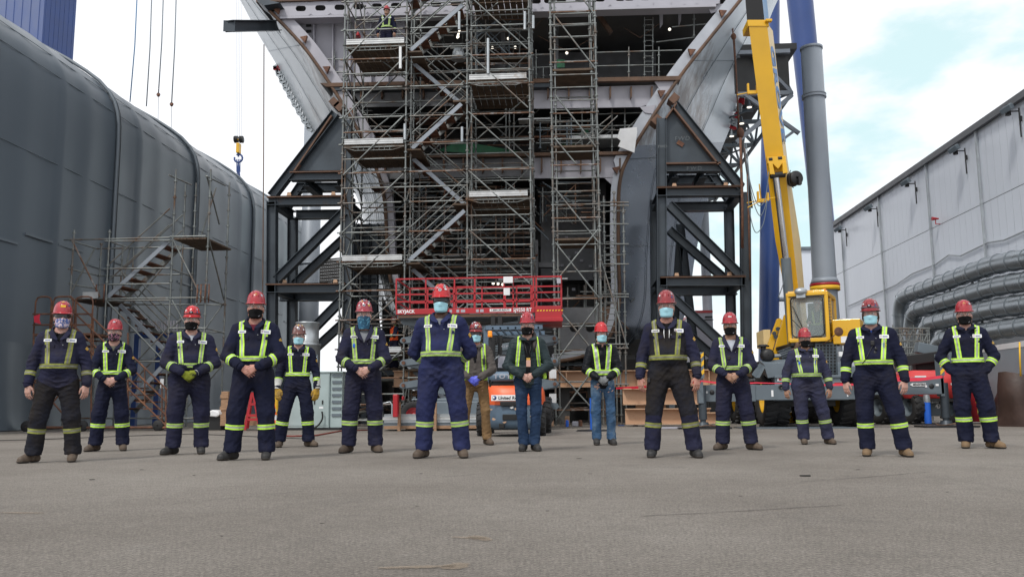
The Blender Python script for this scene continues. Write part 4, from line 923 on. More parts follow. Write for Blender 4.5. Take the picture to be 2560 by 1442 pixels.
# ---- free standing stair scaffold at left
Ya, Yb2 = 24.2, 26.0
px = lambda u, Y=Ya: P(u, 800, Y).x
S5 = Scaf('stair_scaffold', 'free standing galvanised scaffold stair tower before the grey fabric hall', (px(400), Ya, 0))
for u, vt in ((172, 575), (262, 575), (423, 424), (512, 424)): S5.tube('standard', (px(u), Ya, .02), (px(u), Ya, P(u, vt, Ya).z), .026, .5)
for u, vt in ((243, 610), (325, 620), (449, 460), (476, 458), (561, 457), (297, 610)): S5.tube('standard', (px(u, Yb2), Yb2, .02), (px(u, Yb2), Yb2, P(u, vt, Yb2).z), .026, .5)
for (u0, v0, u1, v1, Y0_, Y1_) in ((160, 600, 425, 594, Ya, Ya), (262, 603, 425, 601, Ya, Ya), (262, 672, 425, 670, Ya, Ya), (262, 711, 425, 709, Ya, Ya), (172, 747, 515, 744, Ya, Ya), (262, 752, 425, 750, Ya, Ya), (172, 905, 425, 903, Ya, Ya), (172, 1045, 515, 1045, Ya, Ya), (425, 592, 515, 590, Ya, Ya), (423, 438, 478, 462, Ya, Yb2), (514, 440, 563, 464, Ya, Yb2),
        (423, 438, 423, 438, Ya, Yb2), (512, 592, 561, 618, Ya, Yb2), (512, 744, 560, 762, Ya, Yb2), (243, 622, 449, 617, Yb2, Yb2), (243, 690, 449, 686, Yb2, Yb2), (449, 622, 561, 620, Yb2, Yb2), (243, 760, 561, 762, Yb2, Yb2), (325, 830, 561, 830, Yb2, Yb2), (325, 900, 561, 905, Yb2, Yb2), (172, 600, 243, 622, Ya, Yb2), (172, 672, 243, 688, Ya, Yb2), (172, 710, 243, 722, Ya, Yb2),
        (262, 600, 325, 620, Ya, Yb2), (423, 670, 476, 690, Ya, Yb2), (425, 903, 515, 903, Ya, Ya), (512, 903, 561, 910, Ya, Yb2), (512, 1045, 561, 1040, Ya, Yb2), (423, 820, 515, 820, Ya, Ya), (512, 820, 561, 832, Ya, Yb2)):
    if (u0, v0) != (u1, v1): S5.tube('ledger', P(u0, v0, Y0_), P(u1, v1, Y1_), .024)
for (u0, v0, u1, v1, Y0_, Y1_, m_) in ((178, 597, 250, 742, Ya, Ya, rust_t), (236, 622, 176, 735, Ya, Ya, None), (430, 594, 503, 742, Ya, Ya, None), (521, 594, 560, 750, Ya, Yb2, None), (267, 753, 410, 902, Ya, Ya, None), (512, 744, 428, 820, Ya, Ya, None), (430, 750, 512, 900, Ya, Ya, None), (325, 620, 297, 760, Yb2, Yb2, None), (449, 620, 330, 760, Yb2, Yb2, None),
        (540, 470, 500, 600, Yb2, Yb2, None), (517, 440, 548, 560, Ya, Yb2, None), (559, 758, 512, 824, Yb2, Ya, None), (449, 762, 561, 900, Yb2, Yb2, None), (430, 905, 512, 1040, Ya, Ya, None), (172, 905, 262, 1040, Ya, Ya, None), (561, 905, 449, 1040, Yb2, Yb2, None)):
    S5.tube('brace', P(u0, v0, Y0_), P(u1, v1, Y1_), .024, mat=m_)
def fl(u0, v0, u1, v1, ya, yb):
    a, b = P(u0, v0, ya), P(u1, v1, ya); flight(S5, (a.x, a.z), (b.x, b.z), ya, yb)
fl(421, 604, 266, 746, Ya+.1, Ya+.95); fl(300, 762, 416, 880, Ya+.95, Ya+1.7); fl(421, 900, 300, 1030, Ya+.1, Ya+.95)
z = P(470, 594, Ya).z; q = MB()
for k in range(5): q.bb((px(425)+k*.20, Ya, z-.05), (px(425)+k*.20+.18, Yb2+.1, z))
S5.mesh('platform', q, M['ply'])
z = P(215, 746, Ya).z; q = MB()
for k in range(4): q.bb((px(172)+k*.25, Ya, z-.05), (px(172)+k*.25+.23, Yb2-.1, z))
S5.mesh('platform', q, M['ply'])
for u in (250, 503, 512): 
    q = MB(); p = P(u, 735, Ya-.05); q.path([p+Vector((-.12, 0, -.25)), p+Vector((-.12, 0, .28)), p+Vector((.12, 0, .28)), p+Vector((.12, 0, -.25))], .022, 6); S5.mesh('gate_frame', q, M['rust'])
q = MB(); q.bb(P(207, 730, Ya-.1), P(245, 746, Ya-.08)); S5.mesh('toe_board', q, M['alu'])
q = MB(); q.box(P(405, 958, Ya-.1), (.10, .01, .26)); S5.mesh('inspection_tag', q, M['white'])
S5.close()
# ---- rusty mobile stairs
MS = Scaf('rolling_stairs', 'rusty brown wheeled boarding stairs with hooped rails at left', G(220, 1080))
Yr, Yr2 = 22.4, 23.4
def rp(u, v, Y=Yr): return P(u, v, Y)
def ms(n, u0, v0, u1, v1, Y=Yr, r=.024, Yb_=None): MS.tube(n, P(u0, v0, Y), P(u1, v1, Yb_ or Y), r, mat=M['rust'])
for Y in (Yr, Yr2):
    for u0, u1 in ((84, 124), (128, 178), (184, 228)):
        q = MB(); p0, p1 = rp(u0, 835, Y), rp(u1, 835, Y); zt_ = rp(u0, 742, Y).z; q.path([p0, Vector((p0.x, Y, zt_-.14)), Vector((p0.x+.05, Y, zt_-.03)), Vector((p0.x+.15, Y, zt_)), Vector((p1.x-.15, Y, zt_)), Vector((p1.x-.05, Y, zt_-.03)), Vector((p1.x, Y, zt_-.14)), p1], .024, 6); MS.mesh('hoop_rail', q, M['rust'])
    for v in (785, 812): ms('rail', 82, v, 232, v, Y)
    for u in (84, 180, 228, 320): ms('leg', u, 832, u, 1066, Y)
    ms('frame_rail', 60, 1068, 420, 1068, Y, .035); ms('frame_rail', 84, 950, 228, 950, Y); ms('brace', 84, 1060, 180, 950, Y); ms('brace', 180, 1060, 84, 950, Y); ms('brace', 228, 1060, 320, 920, Y)
    for d in (0, 26, 60, 92): ms('stair_rail', 176, 832-d, 418, 1066-d, Y)
    for k in range(6): s = k/5; u = 190+s*215; v = 845+s*208; ms('baluster', u, v, u, v-90, Y, .018)
    ms('leg', 415, 1066, 415, 975, Y)
for k in range(13):
    s = (k+.5)/13; a = P(180+s*235, 836+s*228, Yr); q = MB(); q.bb((a.x-.13, Yr, a.z-.03), (a.x+.13, Yr2, a.z)); MS.mesh('tread', q, M['rust'])
a = rp(82, 834); b = rp(232, 834); q = MB(); q.bb((a.x, Yr, a.z-.06), (b.x, Yr2, a.z)); MS.mesh('platform', q, M['rust'])
for u, Y in ((66, Yr), (395, Yr), (205, Yr), (80, Yr2), (400, Yr2)):
    p = G(u, 1082); q = MB(); q.lathe((P(u, 1070, Y).x, Y-.04, .14), (0, 1, 0), [(.02, 0), (.14, 0), (.15, .02), (.15, .07), (.14, .09), (.02, .09)], 16); MS.mesh('wheel', q, M['rubber'])
q = MB(); q.prism([rp(84, 790, Yr-.05), rp(100, 785, Yr-.05), rp(98, 798, Yr-.05), rp(102, 810, Yr-.05), rp(86, 806, Yr-.05)], (0, .01, 0)); MS.mesh('red_rag', q, pm('red_rag', (.6, .03, .06), .8))
MS.close()
# ---- small scaffold and ducts far right
S6 = Scaf('small_scaffold', 'low silver tube scaffold frames behind the worker with headlamp at right', P(2275, 900, 27).to_2d().to_3d())
for k in range(6):
    u = 2232+k*17; S6.tube('standard', (P(u, 900, 27).x, 27, 0), P(u, 812+(k % 3)*6, 27), .022, .5)
    S6.tube('standard', (P(u+5, 900, 28.2).x, 28.2, 0), P(u+5, 818, 28.2), .022)
for v in (820, 836, 852, 868, 884, 900): S6.tube('ledger', P(2228, v, 27), P(2325, v, 27), .02); S6.tube('ledger', P(2232, v+2, 28.2), P(2325, v+2, 28.2), .02)
for k in range(4): S6.tube('brace', P(2235+k*20, 890, 27), P(2262+k*20, 825, 27), .02)
S6.close()
# ================================================================== scissor lift
YL0, YL1 = 21.2, 23.0
sl = thing('scissor_lift', 'red railed scissor lift platform raised on grey scissor arms behind the workers', 'lift', P(1195, 1060, 22).to_2d().to_3d())
def LP(u, v, Y=YL0): return P(u, v, Y)
xl, xm, xr = LP(990, 780).x, LP(1337, 780).x, LP(1404, 780).x
z = {k: LP(1200, v).z for k, v in dict(top=694, r2=716, r3=733, r4=751, toe1=770, toe0=783, bot=792, ext0=806).items()}
red = M['redlift']
q = MB(); q.bb((xl, YL0, z['toe0']), (xm, YL0+.05, z['toe1'])); q.build('toe_board', red, sl, bevel=.005)
q = MB(); q.bb((xl, YL1, z['toe0']), (xm, YL1+.05, z['toe1'])); q.build('toe_board', red, sl)
q = MB(); q.bb((xl+.02, YL0+.06, z['bot']), (xm, YL1, z['toe0']-.003)); q.build('deck_frame', M['chassis'], sl)
q = MB(); q.bb((xl+.05, YL0+.03, z['bot']+.01), (xm-.05, YL0+.055, z['toe0']-.01)); q.build('deck_edge', M['rustedge'], sl)
q = MB(); q.bb((xm+.01, YL0-.02, z['ext0']), (xr, YL0+.03, z['toe1']+.03)); q.bb((xm, YL0, z['ext0']), (xr, YL1, z['ext0']+.05)); q.bb((xm+.01, YL0-.06, z['ext0']), (xr+.03, YL0+.0, z['ext0']+.09)); q.build('extension_deck', red, sl, bevel=.006)
q = MB(); 
for k in range(9): x = xm+.05+k*.075; q.prism([Vector((x, YL0-.022, z['toe0']+.03)), Vector((x+.04, YL0-.022, z['toe0']+.03)), Vector((x+.055, YL0-.022, z['toe0']+.06)), Vector((x+.015, YL0-.022, z['toe0']+.06))], (0, -.004, 0))
q.build('hazard_strip', M['hazy'], sl)
def rail(x0, x1, Y, zz, r=.018): q = MB(); q.bar((x0, Y, zz), (x1, Y, zz), 2*r, 2*r); q.build('rail', red, sl)
def rpost(x, Y, z0=z['toe1'], z1=z['top'], r=.018): q = MB(); q.bar((x, Y, z0), (x, Y, z1), 2*r, 2*r); q.build('rail_post', red, sl)
for Y in (YL0+.02, YL1):
    for k in ('top', 'r3', 'r4'): rail(xl, xr if k != 'x' else xm, Y, z[k])
for u in (990, 1064, 1136, 1187, 1260, 1283, 1334, 1341, 1403): rpost(LP(u, 750).x, YL0+.02)
for u in (992, 1040, 1110, 1187, 1250, 1320, 1403): rpost(LP(u, 750).x, YL1)
for k in ('top', 'r3', 'r4'):
    for x in (xl, xr): q = MB(); q.bar((x, YL0, z[k]), (x, YL1, z[k]), .036, .036); q.build('rail', red, sl)
for (u0, u1) in ((1140, 1185), (1291, 1330)): 
    rail(LP(u0, 716).x, LP(u1, 716).x, YL0+.05, z['r2']); rpost(LP(u0, 716).x, YL0+.05, z['toe1'], z['r2']); rpost(LP(u1, 716).x, YL0+.05, z['toe1'], z['r2'])
q = MB(); q.bb(LP(1259, 693, YL0-.02), LP(1282, 707, YL0-.12)); q.bb(LP(1259, 720, YL0-.02), LP(1275, 738, YL0-.04)); q.build('control_box', M['white'], sl, bevel=.01)
q = MB(); q.bb(LP(1392, 697, YL0-.02), LP(1402, 708, YL0-.1)); q.build('junction_box', M['primer'], sl)
q = MB(); q.path([LP(1278, 700, YL0-.1), LP(1286, 730, YL0-.1), LP(1296, 750, YL0-.1), LP(1280, 765, YL0-.05)], .012, 5); q.build('control_cable', M['black'], sl)
wl = M['white']
text_mesh('lettering', 'SKYJACK', .11, wl, sl, (xl+.04, YL0-.004, z['toe0']+.035), RF, bold=.004, width=.44)
text_mesh('lettering', 'SJ9250 RT', .125, wl, sl, (LP(1283, 783).x, YL0-.004, z['toe0']+.03), RF, bold=.003, width=.46)
q = MB(); q.bb((LP(1221, 0).x, YL0-.004, z['toe0']+.035), (LP(1272, 0).x, YL0-.002, z['toe0']+.105)); q.build('sticker', wl, sl)
text_mesh('lettering', '1-800-UR-RENTS', .07, M['blackmark'], sl, (LP(1223, 0).x+.0, YL0-.008, z['toe0']+.05), RF, shear=.3, width=.46)
for (u0, u1) in ((1124, 1130), (1141, 1148), (1152, 1163), (1190, 1197), (1200, 1209)): q = MB(); q.bb((LP(u0, 775).x, YL0-.005, z['toe0']+.03), (LP(u1, 775).x, YL0-.002, z['toe0']+.10)); q.build('sticker', M['primer'], sl)
# scissors
zt_, zb_ = z['bot']-.05, .75; nlev = 4; xa, xb = LP(1003, 850).x, LP(1385, 850).x
zs = [zb_+(zt_-zb_)*k/nlev for k in range(nlev+1)]
vs4 = [LP(1003, v).z for v in (1018, 962, 905, 848, 800)]
for Y in (YL0+.35, YL1-.35):
    for k in range(4):
        for s in (0, 1):
            a = Vector((xa, Y+s*.1, vs4[k])); b = Vector((xb, Y+s*.1, vs4[k+1]))
            if s: a.z, b.z = vs4[k+1], vs4[k]
            d = (b-a).normalized(); n_ = Vector((-d.z, 0, d.x)); h = .085
            prof_ = [a-d*.10+n_*h*.3, a-d*.04+n_*h*.9, a+d*.3+n_*h, (a+b)/2+n_*h, b-d*.3+n_*h, b+d*.04+n_*h*.9, b+d*.10, b+d*.04-n_*h*.9, b-d*.3-n_*h, (a+b)/2-n_*h, a+d*.3-n_*h, a-d*.04-n_*h*.9, a-d*.10-n_*h*.3]
            q = MB(); q.prism(prof_, (0, .06, 0)); q.build('scissor_arm', M['chassis'], sl)
    for zz in vs4[1:-1]:
        for x in (xa, xb): q = MB(); q.tube((x, Y-.06, zz), (x, Y+.2, zz), .045, 10); q.build('pivot_pin', M['rust'], sl)
q = MB(); q.bb((xa+.25, YL0+.1, .45), (xb-.1, YL1-.1, .78)); q.bb((xa+.5, YL0+.0, .35), (xb-.3, YL0+.12, .7)); q.build('chassis', M['chassis'], sl, bevel=.02)
def wheel(name, c, axis, r, wdt, par, rim=None, n=28, tread=True):
    axis = Vector(axis).normalized(); h = wdt/2; q = MB()
    q.lathe(c, axis, [(r*.52, -h*.80), (r*.60, -h*.95), (r*.86, -h), (r*.97, -h*.78), (r, -h*.5), (r, h*.5), (r*.97, h*.78), (r*.86, h), (r*.60, h*.95), (r*.52, h*.80)], n*2)
    if tread:
        u = Vector((0, 0, 1)); x = u.cross(axis).normalized() if abs(axis.z) < .9 else Vector((1, 0, 0)); y = axis.cross(x)
        for k in range(n):
            for sd in (-1, 1):
                t = 2*math.pi*(k+.5*(sd > 0))/n; rad = x*math.cos(t)+y*math.sin(t); tan = -x*math.sin(t)+y*math.cos(t)
                Rm = Matrix((axis, tan, rad)).transposed(); q.box(Vector(c)+rad*(r*1.0)+axis*sd*h*.5, (h*.95, r*.11, r*.07), Rm @ Matrix.Rotation(.35*sd, 3, 'Z'))
    o = q.build(name, M['rubber'], par)
    q = MB(); q.lathe(c, axis, [(0.01, -h*.25), (r*.16, -h*.3), (r*.18, -h*.1), (r*.42, -h*.15), (r*.50, -h*.75), (r*.545, -h*.82), (r*.55, h*.82), (r*.50, h*.75), (r*.42, h*.15), (r*.18, h*.1), (.01, h*.3)], 24)
    for k in range(8): t = k*math.pi/4; 
    if rim: tag(q.build('rim', rim, o), None)
    return o
for x, Y in ((LP(1034, 1030).x, YL0+.1), (LP(1345, 1030).x, YL0+.1), (LP(1032, 1030).x, YL1-.1), (LP(1345, 1030).x, YL1-.1)): wheel('wheel', (x, Y, .37), (0, 1, 0), .37, .28, sl, M['redlift'])
q = MB(); q.bb(LP(982, 985, YL0-.6), LP(998, 1042, YL0-.4)); q.bb(LP(1004, 990, YL0-.6), LP(1012, 1000, YL0-.4)); tag(q.build('red_jack', red, bevel=.02), 'red hydraulic jack post standing behind the legs of the third front worker', 'jack')

# ================================================================== forklift
YFk = 16.9
fk = thing('forklift', 'orange and blue grey forklift seen from the rear, wire mast behind', 'forklift', G(1276, 1093))
def K(u, v, Y=YFk): return P(u, v, Y)
fb_ = pm('forklift_blue_grey', (.10, .15, .21), .4, .1, .15, 2, col2=(.32, .22, .14), mix=(.70, .74), sc2=7)
fd = M['black']
# counterweight: lathe-like loft from stacked rounded sections
def section(u0, u1, v, Y, bulge, n=14):
    a, b = K(u0, v, Y), K(u1, v, Y); pts = []
    for k in range(n+1):
        s = k/n*2-1; pts.append(Vector((a.x+(b.x-a.x)*(s+1)/2, Y-bulge*(1-abs(s)**3.2), a.z)))
    return pts+[Vector((b.x, Y+1.1, b.z)), Vector((a.x, Y+1.1, a.z))]
def loft(name, secs, mat, bev=0):
    q = MB(); n = len(secs[0])
    vs = [p for s in secs for p in s]; fs = [(i*n+k, i*n+(k+1) % n, (i+1)*n+(k+1) % n, (i+1)*n+k) for i in range(len(secs)-1) for k in range(n)]
    q.add(vs, fs, True); q.add(secs[0], [tuple(range(n))], False); q.add(secs[-1], [tuple(range(n))], False); return q.build(name, mat, fk, bevel=bev)
loft('hood', [section(1222, 1338, 929, YFk, .10), section(1219, 1341, 933, YFk, .16), section(1220, 1340, 950, YFk, .20), section(1224, 1336, 953, YFk, .16)], fb_)
loft('grille', [section(1226, 1334, 952, YFk, .08), section(1226, 1334, 968, YFk, .08)], fd)
loft('counterweight', [section(1222, 1352, 964, YFk, .12), section(1217, 1357, 975, YFk, .22), section(1214, 1360, 1000, YFk, .26), section(1220, 1356, 1012, YFk, .26)], M['orange'])
loft('bumper', [section(1216, 1356, 1012, YFk, .22), section(1219, 1352, 1050, YFk, .26), section(1222, 1348, 1066, YFk, .24), section(1235, 1335, 1072, YFk, .1)], fb_)
q = MB(); a = K(1250, 1003, YFk-.29); b = K(1312, 1014, YFk-.2); q.bb(a, b); q.bb(K(1256, 1035, YFk-.29), K(1300, 1049, YFk-.2)); q.bb(K(1247, 1058, YFk-.29), K(1262, 1070, YFk-.2)); q.build('vent_opening', fd, fk, bevel=.01)
q = MB(); q.bb(K(1228, 987, YFk-.275), K(1310, 1001, YFk-.27)); q.build('sticker', M['white'], fk, bevel=.003)
for (u, v) in ((1226, 1023), (1290, 1022), (1234, 1047), (1262, 1055), (1330, 1040), (1280, 1018)):
    q = MB(); p = K(u, v, YFk-.262); poly = [p+Vector((math.cos(t)*.035*(1+.4*math.sin(3*t+u)), 0, math.sin(t)*.02*(1+.4*math.cos(2*t+u)))) for t in [k*.7 for k in range(9)]]; q.prism(poly, (0, -.003, 0)); q.build('paint_chip', M['tan'] if u % 4 else M['white'], fk)
text_mesh('lettering', 'United Rentals', .085, M['blackmark'], fk, K(1245, 998, YFk-.277), RF, bold=.002, shear=.15, width=.52)
q = MB(); q.lathe(K(1236, 994, YFk-.272), (0, -1, 0), [(.001, .004), (.042, .004), (.042, 0)], 20); q.build('emblem', M['bluecol'], fk)
q = MB(); q.lathe(K(1234, 994, YFk-.277), (0, -1, 0), [(.001, .002), (.022, .002), (.022, 0)], 16); q.build('emblem', M['white'], fk)
text_mesh('lettering', 'TOYOTA', .12, M['primer'], fk, K(1234, 946, YFk-.205), RF, bold=.003, spacing=1.25, width=.70)
for (u, Y) in ((1214, YFk+.1), (1344, YFk+.1)): q = MB(); q.bar(K(u, 930, Y), K(u+(2 if u < 1300 else -3), 822, Y), .10, .10); q.build('guard_post', fb_, fk)
for (u, Y) in ((1216, YFk+1.4), (1341, YFk+1.4)): q = MB(); q.bar(K(u, 960, Y), K(u+2, 830, Y), .09, .09); q.build('guard_post', fb_, fk)
a = K(1210, 820, YFk); q = MB(); q.bb((K(1211, 0).x, YFk, K(0+1211, 824).z), (K(1346, 0).x, YFk+.09, K(1211, 814).z)); q.bb((K(1211, 0).x, YFk+1.4, K(1211, 824).z), (K(1346, 0).x, YFk+1.5, K(1211, 814).z))
for s in range(8): x = K(1211+s*19, 820).x; q.bb((x, YFk, K(1211, 823).z), (x+.03, YFk+1.5, K(1211, 818).z))
q.build('overhead_guard', fb_, fk)
q = MB(); c = K(1225, 842, YFk-.06); q.lathe(c, (0, 0, 1), [(.001, 0), (.045, 0), (.045, .05), (.04, .06), (.045, .07), (.04, .115), (.001, .12)], 14); q.build('beacon', pm('amber_lens', (.9, .28, .02), .2, 0, .05, 5, emit=((1, .3, .02), .35)), fk)
q = MB(); q.bar(c+Vector((0, .05, -.02)), c+Vector((0, .05, -.9)), .06, .06); q.build('beacon_stand', fd, fk)
q = MB()
for u in (1233, 1250, 1300, 1318): q.bar(K(u, 790, YFk+2.2), K(u, 1030, YFk+2.2), .09, .14)
for v in (812, 850, 905): q.bar(K(1233, v, YFk+2.2), K(1318, v, YFk+2.2), .08, .06)
q.build('mast', fd, fk)
q = MB()
for k in range(16): q.box(K(1241, 832+k*6, YFk+2.05), (.05, .03, .025))
q.build('lift_chain', fd, fk)
q = MB(); q.bb(K(1241, 885, YFk+.35), K(1320, 930, YFk+.8)); q.build('seat', fd, fk, bevel=.03)
q = MB(); q.prism([K(1245, 890, YFk+.3), K(1276, 890, YFk+.3), K(1281, 919, YFk+.3), K(1245, 919, YFk+.3)], (0, .02, 0)); q.build('plastic_cover', M['primer'], fk)
q = MB(); q.path([K(1232, 905, YFk+.3), K(1240, 895, YFk+.25), K(1248, 889, YFk+.3)], .014, 6); q.build('grab_rail', M['galv_clean'], fk)
text_mesh('lettering', 'GRA', .07, M['primer'], fk, K(1253, 868, YFk+2.0), RF, width=.26)
for x, Y in ((K(1202, 1050).x, YFk+.35), (K(1350, 1050).x, YFk+.35)): wheel('wheel', (x, Y, .33), (1, 0, 0), .33, .20, fk, M['orange'], 18)
for x, Y in ((K(1196, 1050).x, YFk+2.0), (K(1356, 1050).x, YFk+2.0)): wheel('wheel', (x, Y, .38), (1, 0, 0), .38, .26, fk, M['orange'], 18)

# ================================================================== rough terrain crane
YC = 21.6
cr = thing('mobile_crane', 'yellow rough terrain crane facing us with raised boom and grey carrier', 'crane', G(2015, 1070))
def Q(u, v, Y=YC): return P(u, v, Y)
def cbb(name, u0, v0, u1, v1, Y, dY, mat, bev=.012, par=None):
    a, b = Q(u0, v0, Y), Q(u1, v1, Y); q = MB(); q.bb((a.x, Y, a.z), (b.x, Y+dY, b.z)); return q.build(name, mat, par or cr, bevel=bev)
ch_ = M['chassis']
cbb('carrier_frame', 1937, 942, 2123, 1000, YC, .5, ch_)
cbb('deck_plate', 1937, 938, 2127, 943, YC-.05, 6.5, ch_)
cbb('chassis_rail', 1965, 975, 2090, 1015, YC+.5, 6.0, M['black'])
q = MB(); q.prism([Q(1908, 908), Q(1975, 905), Q(1972, 938), Q(1920, 945)], (0, .5, .10)); q.build('fender', ch_, cr, bevel=.01)
q = MB(); q.prism([Q(1890, 944), Q(1912, 912), Q(1912, 920), Q(1899, 944)], (0, .5, .1)); q.build('fender', ch_, cr)
cbb('fender', 2123, 915, 2152, 942, YC+.1, .5, ch_)
cbb('outrigger_box', 1886, 962, 2150, 998, YC-.12, .35, ch_)
cbb('red_stripe', 2086, 956, 2124, 959, YC-.02, .01, M['redlift'])
for u in (1930, 2117): cbb('reflector', u-2 if u < 2000 else u, 975, u+4, 991, YC-.135, .012, M['white'], 0)
q = MB(); q.lathe(Q(1952, 967, YC-.13), (0, -1, 0), [(.03, 0), (.055, 0), (.055, .03), (.03, .03), (.025, 0.01), (.001, .01)], 16); q.build('tow_socket', M['black'], cr)
cbb('headlight', 2102, 941, 2120, 955, YC-.03, .03, M['white'], .004)
cbb('headlight_lens', 2105, 943, 2117, 953, YC-.036, .004, M['galv_clean'], 0)
# sticker on the bumper
cbb('sticker', 1943, 944, 1965, 952, YC-.012, .006, M['white'], 0)
q = MB(); q.box(Q(1950, 948, YC-.016), (.06, .004, .05)); q.box(Q(1958, 946, YC-.016), (.08, .004, .015)); q.box(Q(1958, 950, YC-.016), (.08, .004, .015)); q.build('sticker_print', M['redlift'], cr)
# outrigger beams, jacks, pads
for sd, (ux, vb, lab) in enumerate(((1752, 0, ''), (2354, 0, ''))):
    Yo = YC-.9
    if sd == 0: cbb('outrigger_beam', 1747, 962, 1890, 1003, Yo+.75, .3, ch_)
    else: cbb('outrigger_beam', 2148, 944, 2363, 985, Yo+.5, .3, ch_)
    j = cbb('jack_housing', ux-8, 935 if sd == 0 else 884, ux+8 if sd == 0 else ux+9, 1008 if sd == 0 else 990, Yo+.5, .26, ch_)
    pc = Q(ux, 900, Yo+.62); q = MB(); q.tube((pc.x, pc.y, .22), (pc.x, pc.y, 1.05), .10, 16); q.tube((pc.x, pc.y, .10), (pc.x, pc.y, .34), .07, 14); q.tube((pc.x, pc.y, .06), (pc.x, pc.y, .16), .16, 12, .12); q.build('jack_cylinder', M['darksteel'], cr)
    q = MB(); q.bb((pc.x-.62, pc.y-.35, .004), (pc.x+.62, pc.y+.35, .045)); q.build('ground_mat', M['black'], cr)
    q = MB(); q.path([Vector((pc.x+.28*math.cos(t*.7), pc.y-.1+.2*math.sin(t*.7), .07+.02*math.sin(t*2))) for t in range(12)], .014, 5); q.build('rope_coil', M['deckrust'], cr)
    c = Q(1780, 980, Yo+.74) if sd == 0 else Q(2329, 965, Yo+.49)
    q = MB(); q.lathe(c, (0, -1, 0), [(.001, .004), (.06, .004), (.06, 0)], 18); q.build('hole', M['blackmark'], cr)
    q = MB(); q.box(c+Vector((.13, -.0, .03)), (.07, .012, .05)); q.box(c+Vector((-.13, -.0, 0)), (.05, .012, .05)); q.build('decal', M['white'], cr)
    # hazard striped guard
    ua, va, ub, vb2 = (1747, 880, 1761, 945) if sd == 0 else (2347, 880, 2362, 938)
    a, b = Q(ua, va, Yo+.46), Q(ub, vb2, Yo+.46); q = MB(); q.bb((a.x, a.y, a.z), (b.x, a.y+.03, b.z)); g_ = q.build('hazard_board', ch_, cr)
    q = MB(); wd = b.x-a.x; hh = a.z-b.z
    for k in range(3): zb0 = b.z+hh*(k+.05)/3; q.prism([Vector((a.x, a.y-.003, zb0)), Vector((b.x, a.y-.003, zb0+hh*.18)), Vector((b.x, a.y-.003, min(a.z, zb0+hh*.36))), Vector((a.x, a.y-.003, zb0+hh*.17))], (0, -.003, 0))
    q.build('hazard_stripe', M['hazy'], g_)
    q = MB(); q.tube((b.x-.02, a.y+.1, a.z-.02), (b.x-.02, a.y+.1, a.z+.14 if sd else a.z), .05, 10); q.build('post_cap', ch_, cr)
q = MB(); a = Q(2281, 957, YC-.42); b = Q(2315, 965, YC-.42); q.bb((a.x, a.y, a.z), (b.x, a.y+.01, b.z)); q.prism([Vector((a.x, a.y, a.z)), Vector((a.x-.06, a.y, (a.z+b.z)/2)), Vector((a.x, a.y, b.z))], (0, .01, 0)); q.build('decal', M['white'], cr)
text_mesh('lettering', 'MID-EXTEND', .075, M['blackmark'], cr, (a.x+.01, a.y-.004, b.z+.015), RF, bold=.002, width=(b.x-a.x)*.93)
# wheels
for (u, Y, rr_) in ((1926, YC+1.0, .74), (2118, YC+1.0, .74), (1926, YC+4.8, .74), (2112, YC+4.8, .74)): wheel('wheel', (Q(1930 if u < 2000 else 2116, 1000, YC+1.0).x, Y, rr_), (1, 0, .0), rr_, .62, cr, M['yellow'], 24)
# grille + engine
cbb('grille', 2036, 855, 2096, 938, YC+.5, 1.2, M['black'])
q = MB()
for k in range(7): a = Q(2040+k*8.5, 858, YC+.49); b = Q(2040+k*8.5, 936, YC+.49); q.bar(a, b, .018, .018)
for k in range(10): a = Q(2038, 860+k*8, YC+.49); b = Q(2094, 860+k*8, YC+.49); q.bar(a, b, .018, .018)
q.build('grille_mesh', ch_, cr)
cbb('mirror_panel', 2094, 905, 2125, 940, YC+.1, .1, ch_, .02)
cbb('step_lamp', 2098, 879, 2118, 891, YC+.3, .1, M['white'])
# superstructure rotated to the left
TH = math.radians(-24); RT_ = Matrix.Rotation(TH, 3, 'Z'); CO = Q(2034, 857, YC+1.2); CO = Vector((CO.x, CO.y, CO.z))
def W(x, y, z): return CO + RT_ @ Vector((x, y, z))      # cab-local: x right, y back, z up from cab floor
W_, D_, H_ = .92, 1.5, 1.20
cab = MB()
def cbar(a, b, s=.09): return cab.bar(W(*a), W(*b), s, s, RT_ @ Vector((0, 0, 1)))
hx = W_/2; y0 = -.75; y1 = y0+D_
for x in (-hx, hx):
    cbar((x, y0, 0), (x, y0+.02, H_)); cbar((x, y1, 0), (x, y1, H_)); cbar((x, y0, H_), (x, y1, H_), .10); cbar((x, y0, .02), (x, y1, .02), .10); cbar((x, y0+.72, 0), (x, y0+.72, H_), .07)
for z_ in (.03, H_): cbar((-hx, y0, z_), (hx, y0, z_), .10); cbar((-hx, y1, z_), (hx, y1, z_), .10)
cab.prism([W(-hx, y0, H_+.04), W(hx, y0, H_+.04), W(hx, y1, H_+.04), W(-hx, y1, H_+.04)], (0, 0, .05))
cab.prism([W(hx-.02, y0+.05, .05), W(hx-.02, y1, .05), W(hx-.02, y1, .38), W(hx-.02, y0+.05, .18)], RT_ @ Vector((.03, 0, 0)))
cab.prism([W(-hx, y1-.05, 0), W(hx, y1-.05, 0), W(hx, y1-.05, .5), W(-hx, y1-.05, .5)], RT_ @ Vector((0, .04, 0)))
cb = cab.build('cab', M['yellow'], cr, bevel=.012)
q = MB(); q.prism([W(-hx+.05, y0+.0, .10), W(hx-.05, y0+.0, .10), W(hx-.05, y0+.02, H_-.05), W(-hx+.05, y0+.02, H_-.05)], RT_ @ Vector((0, -.01, 0))); q.build('windscreen', M['cloudy'], cb)
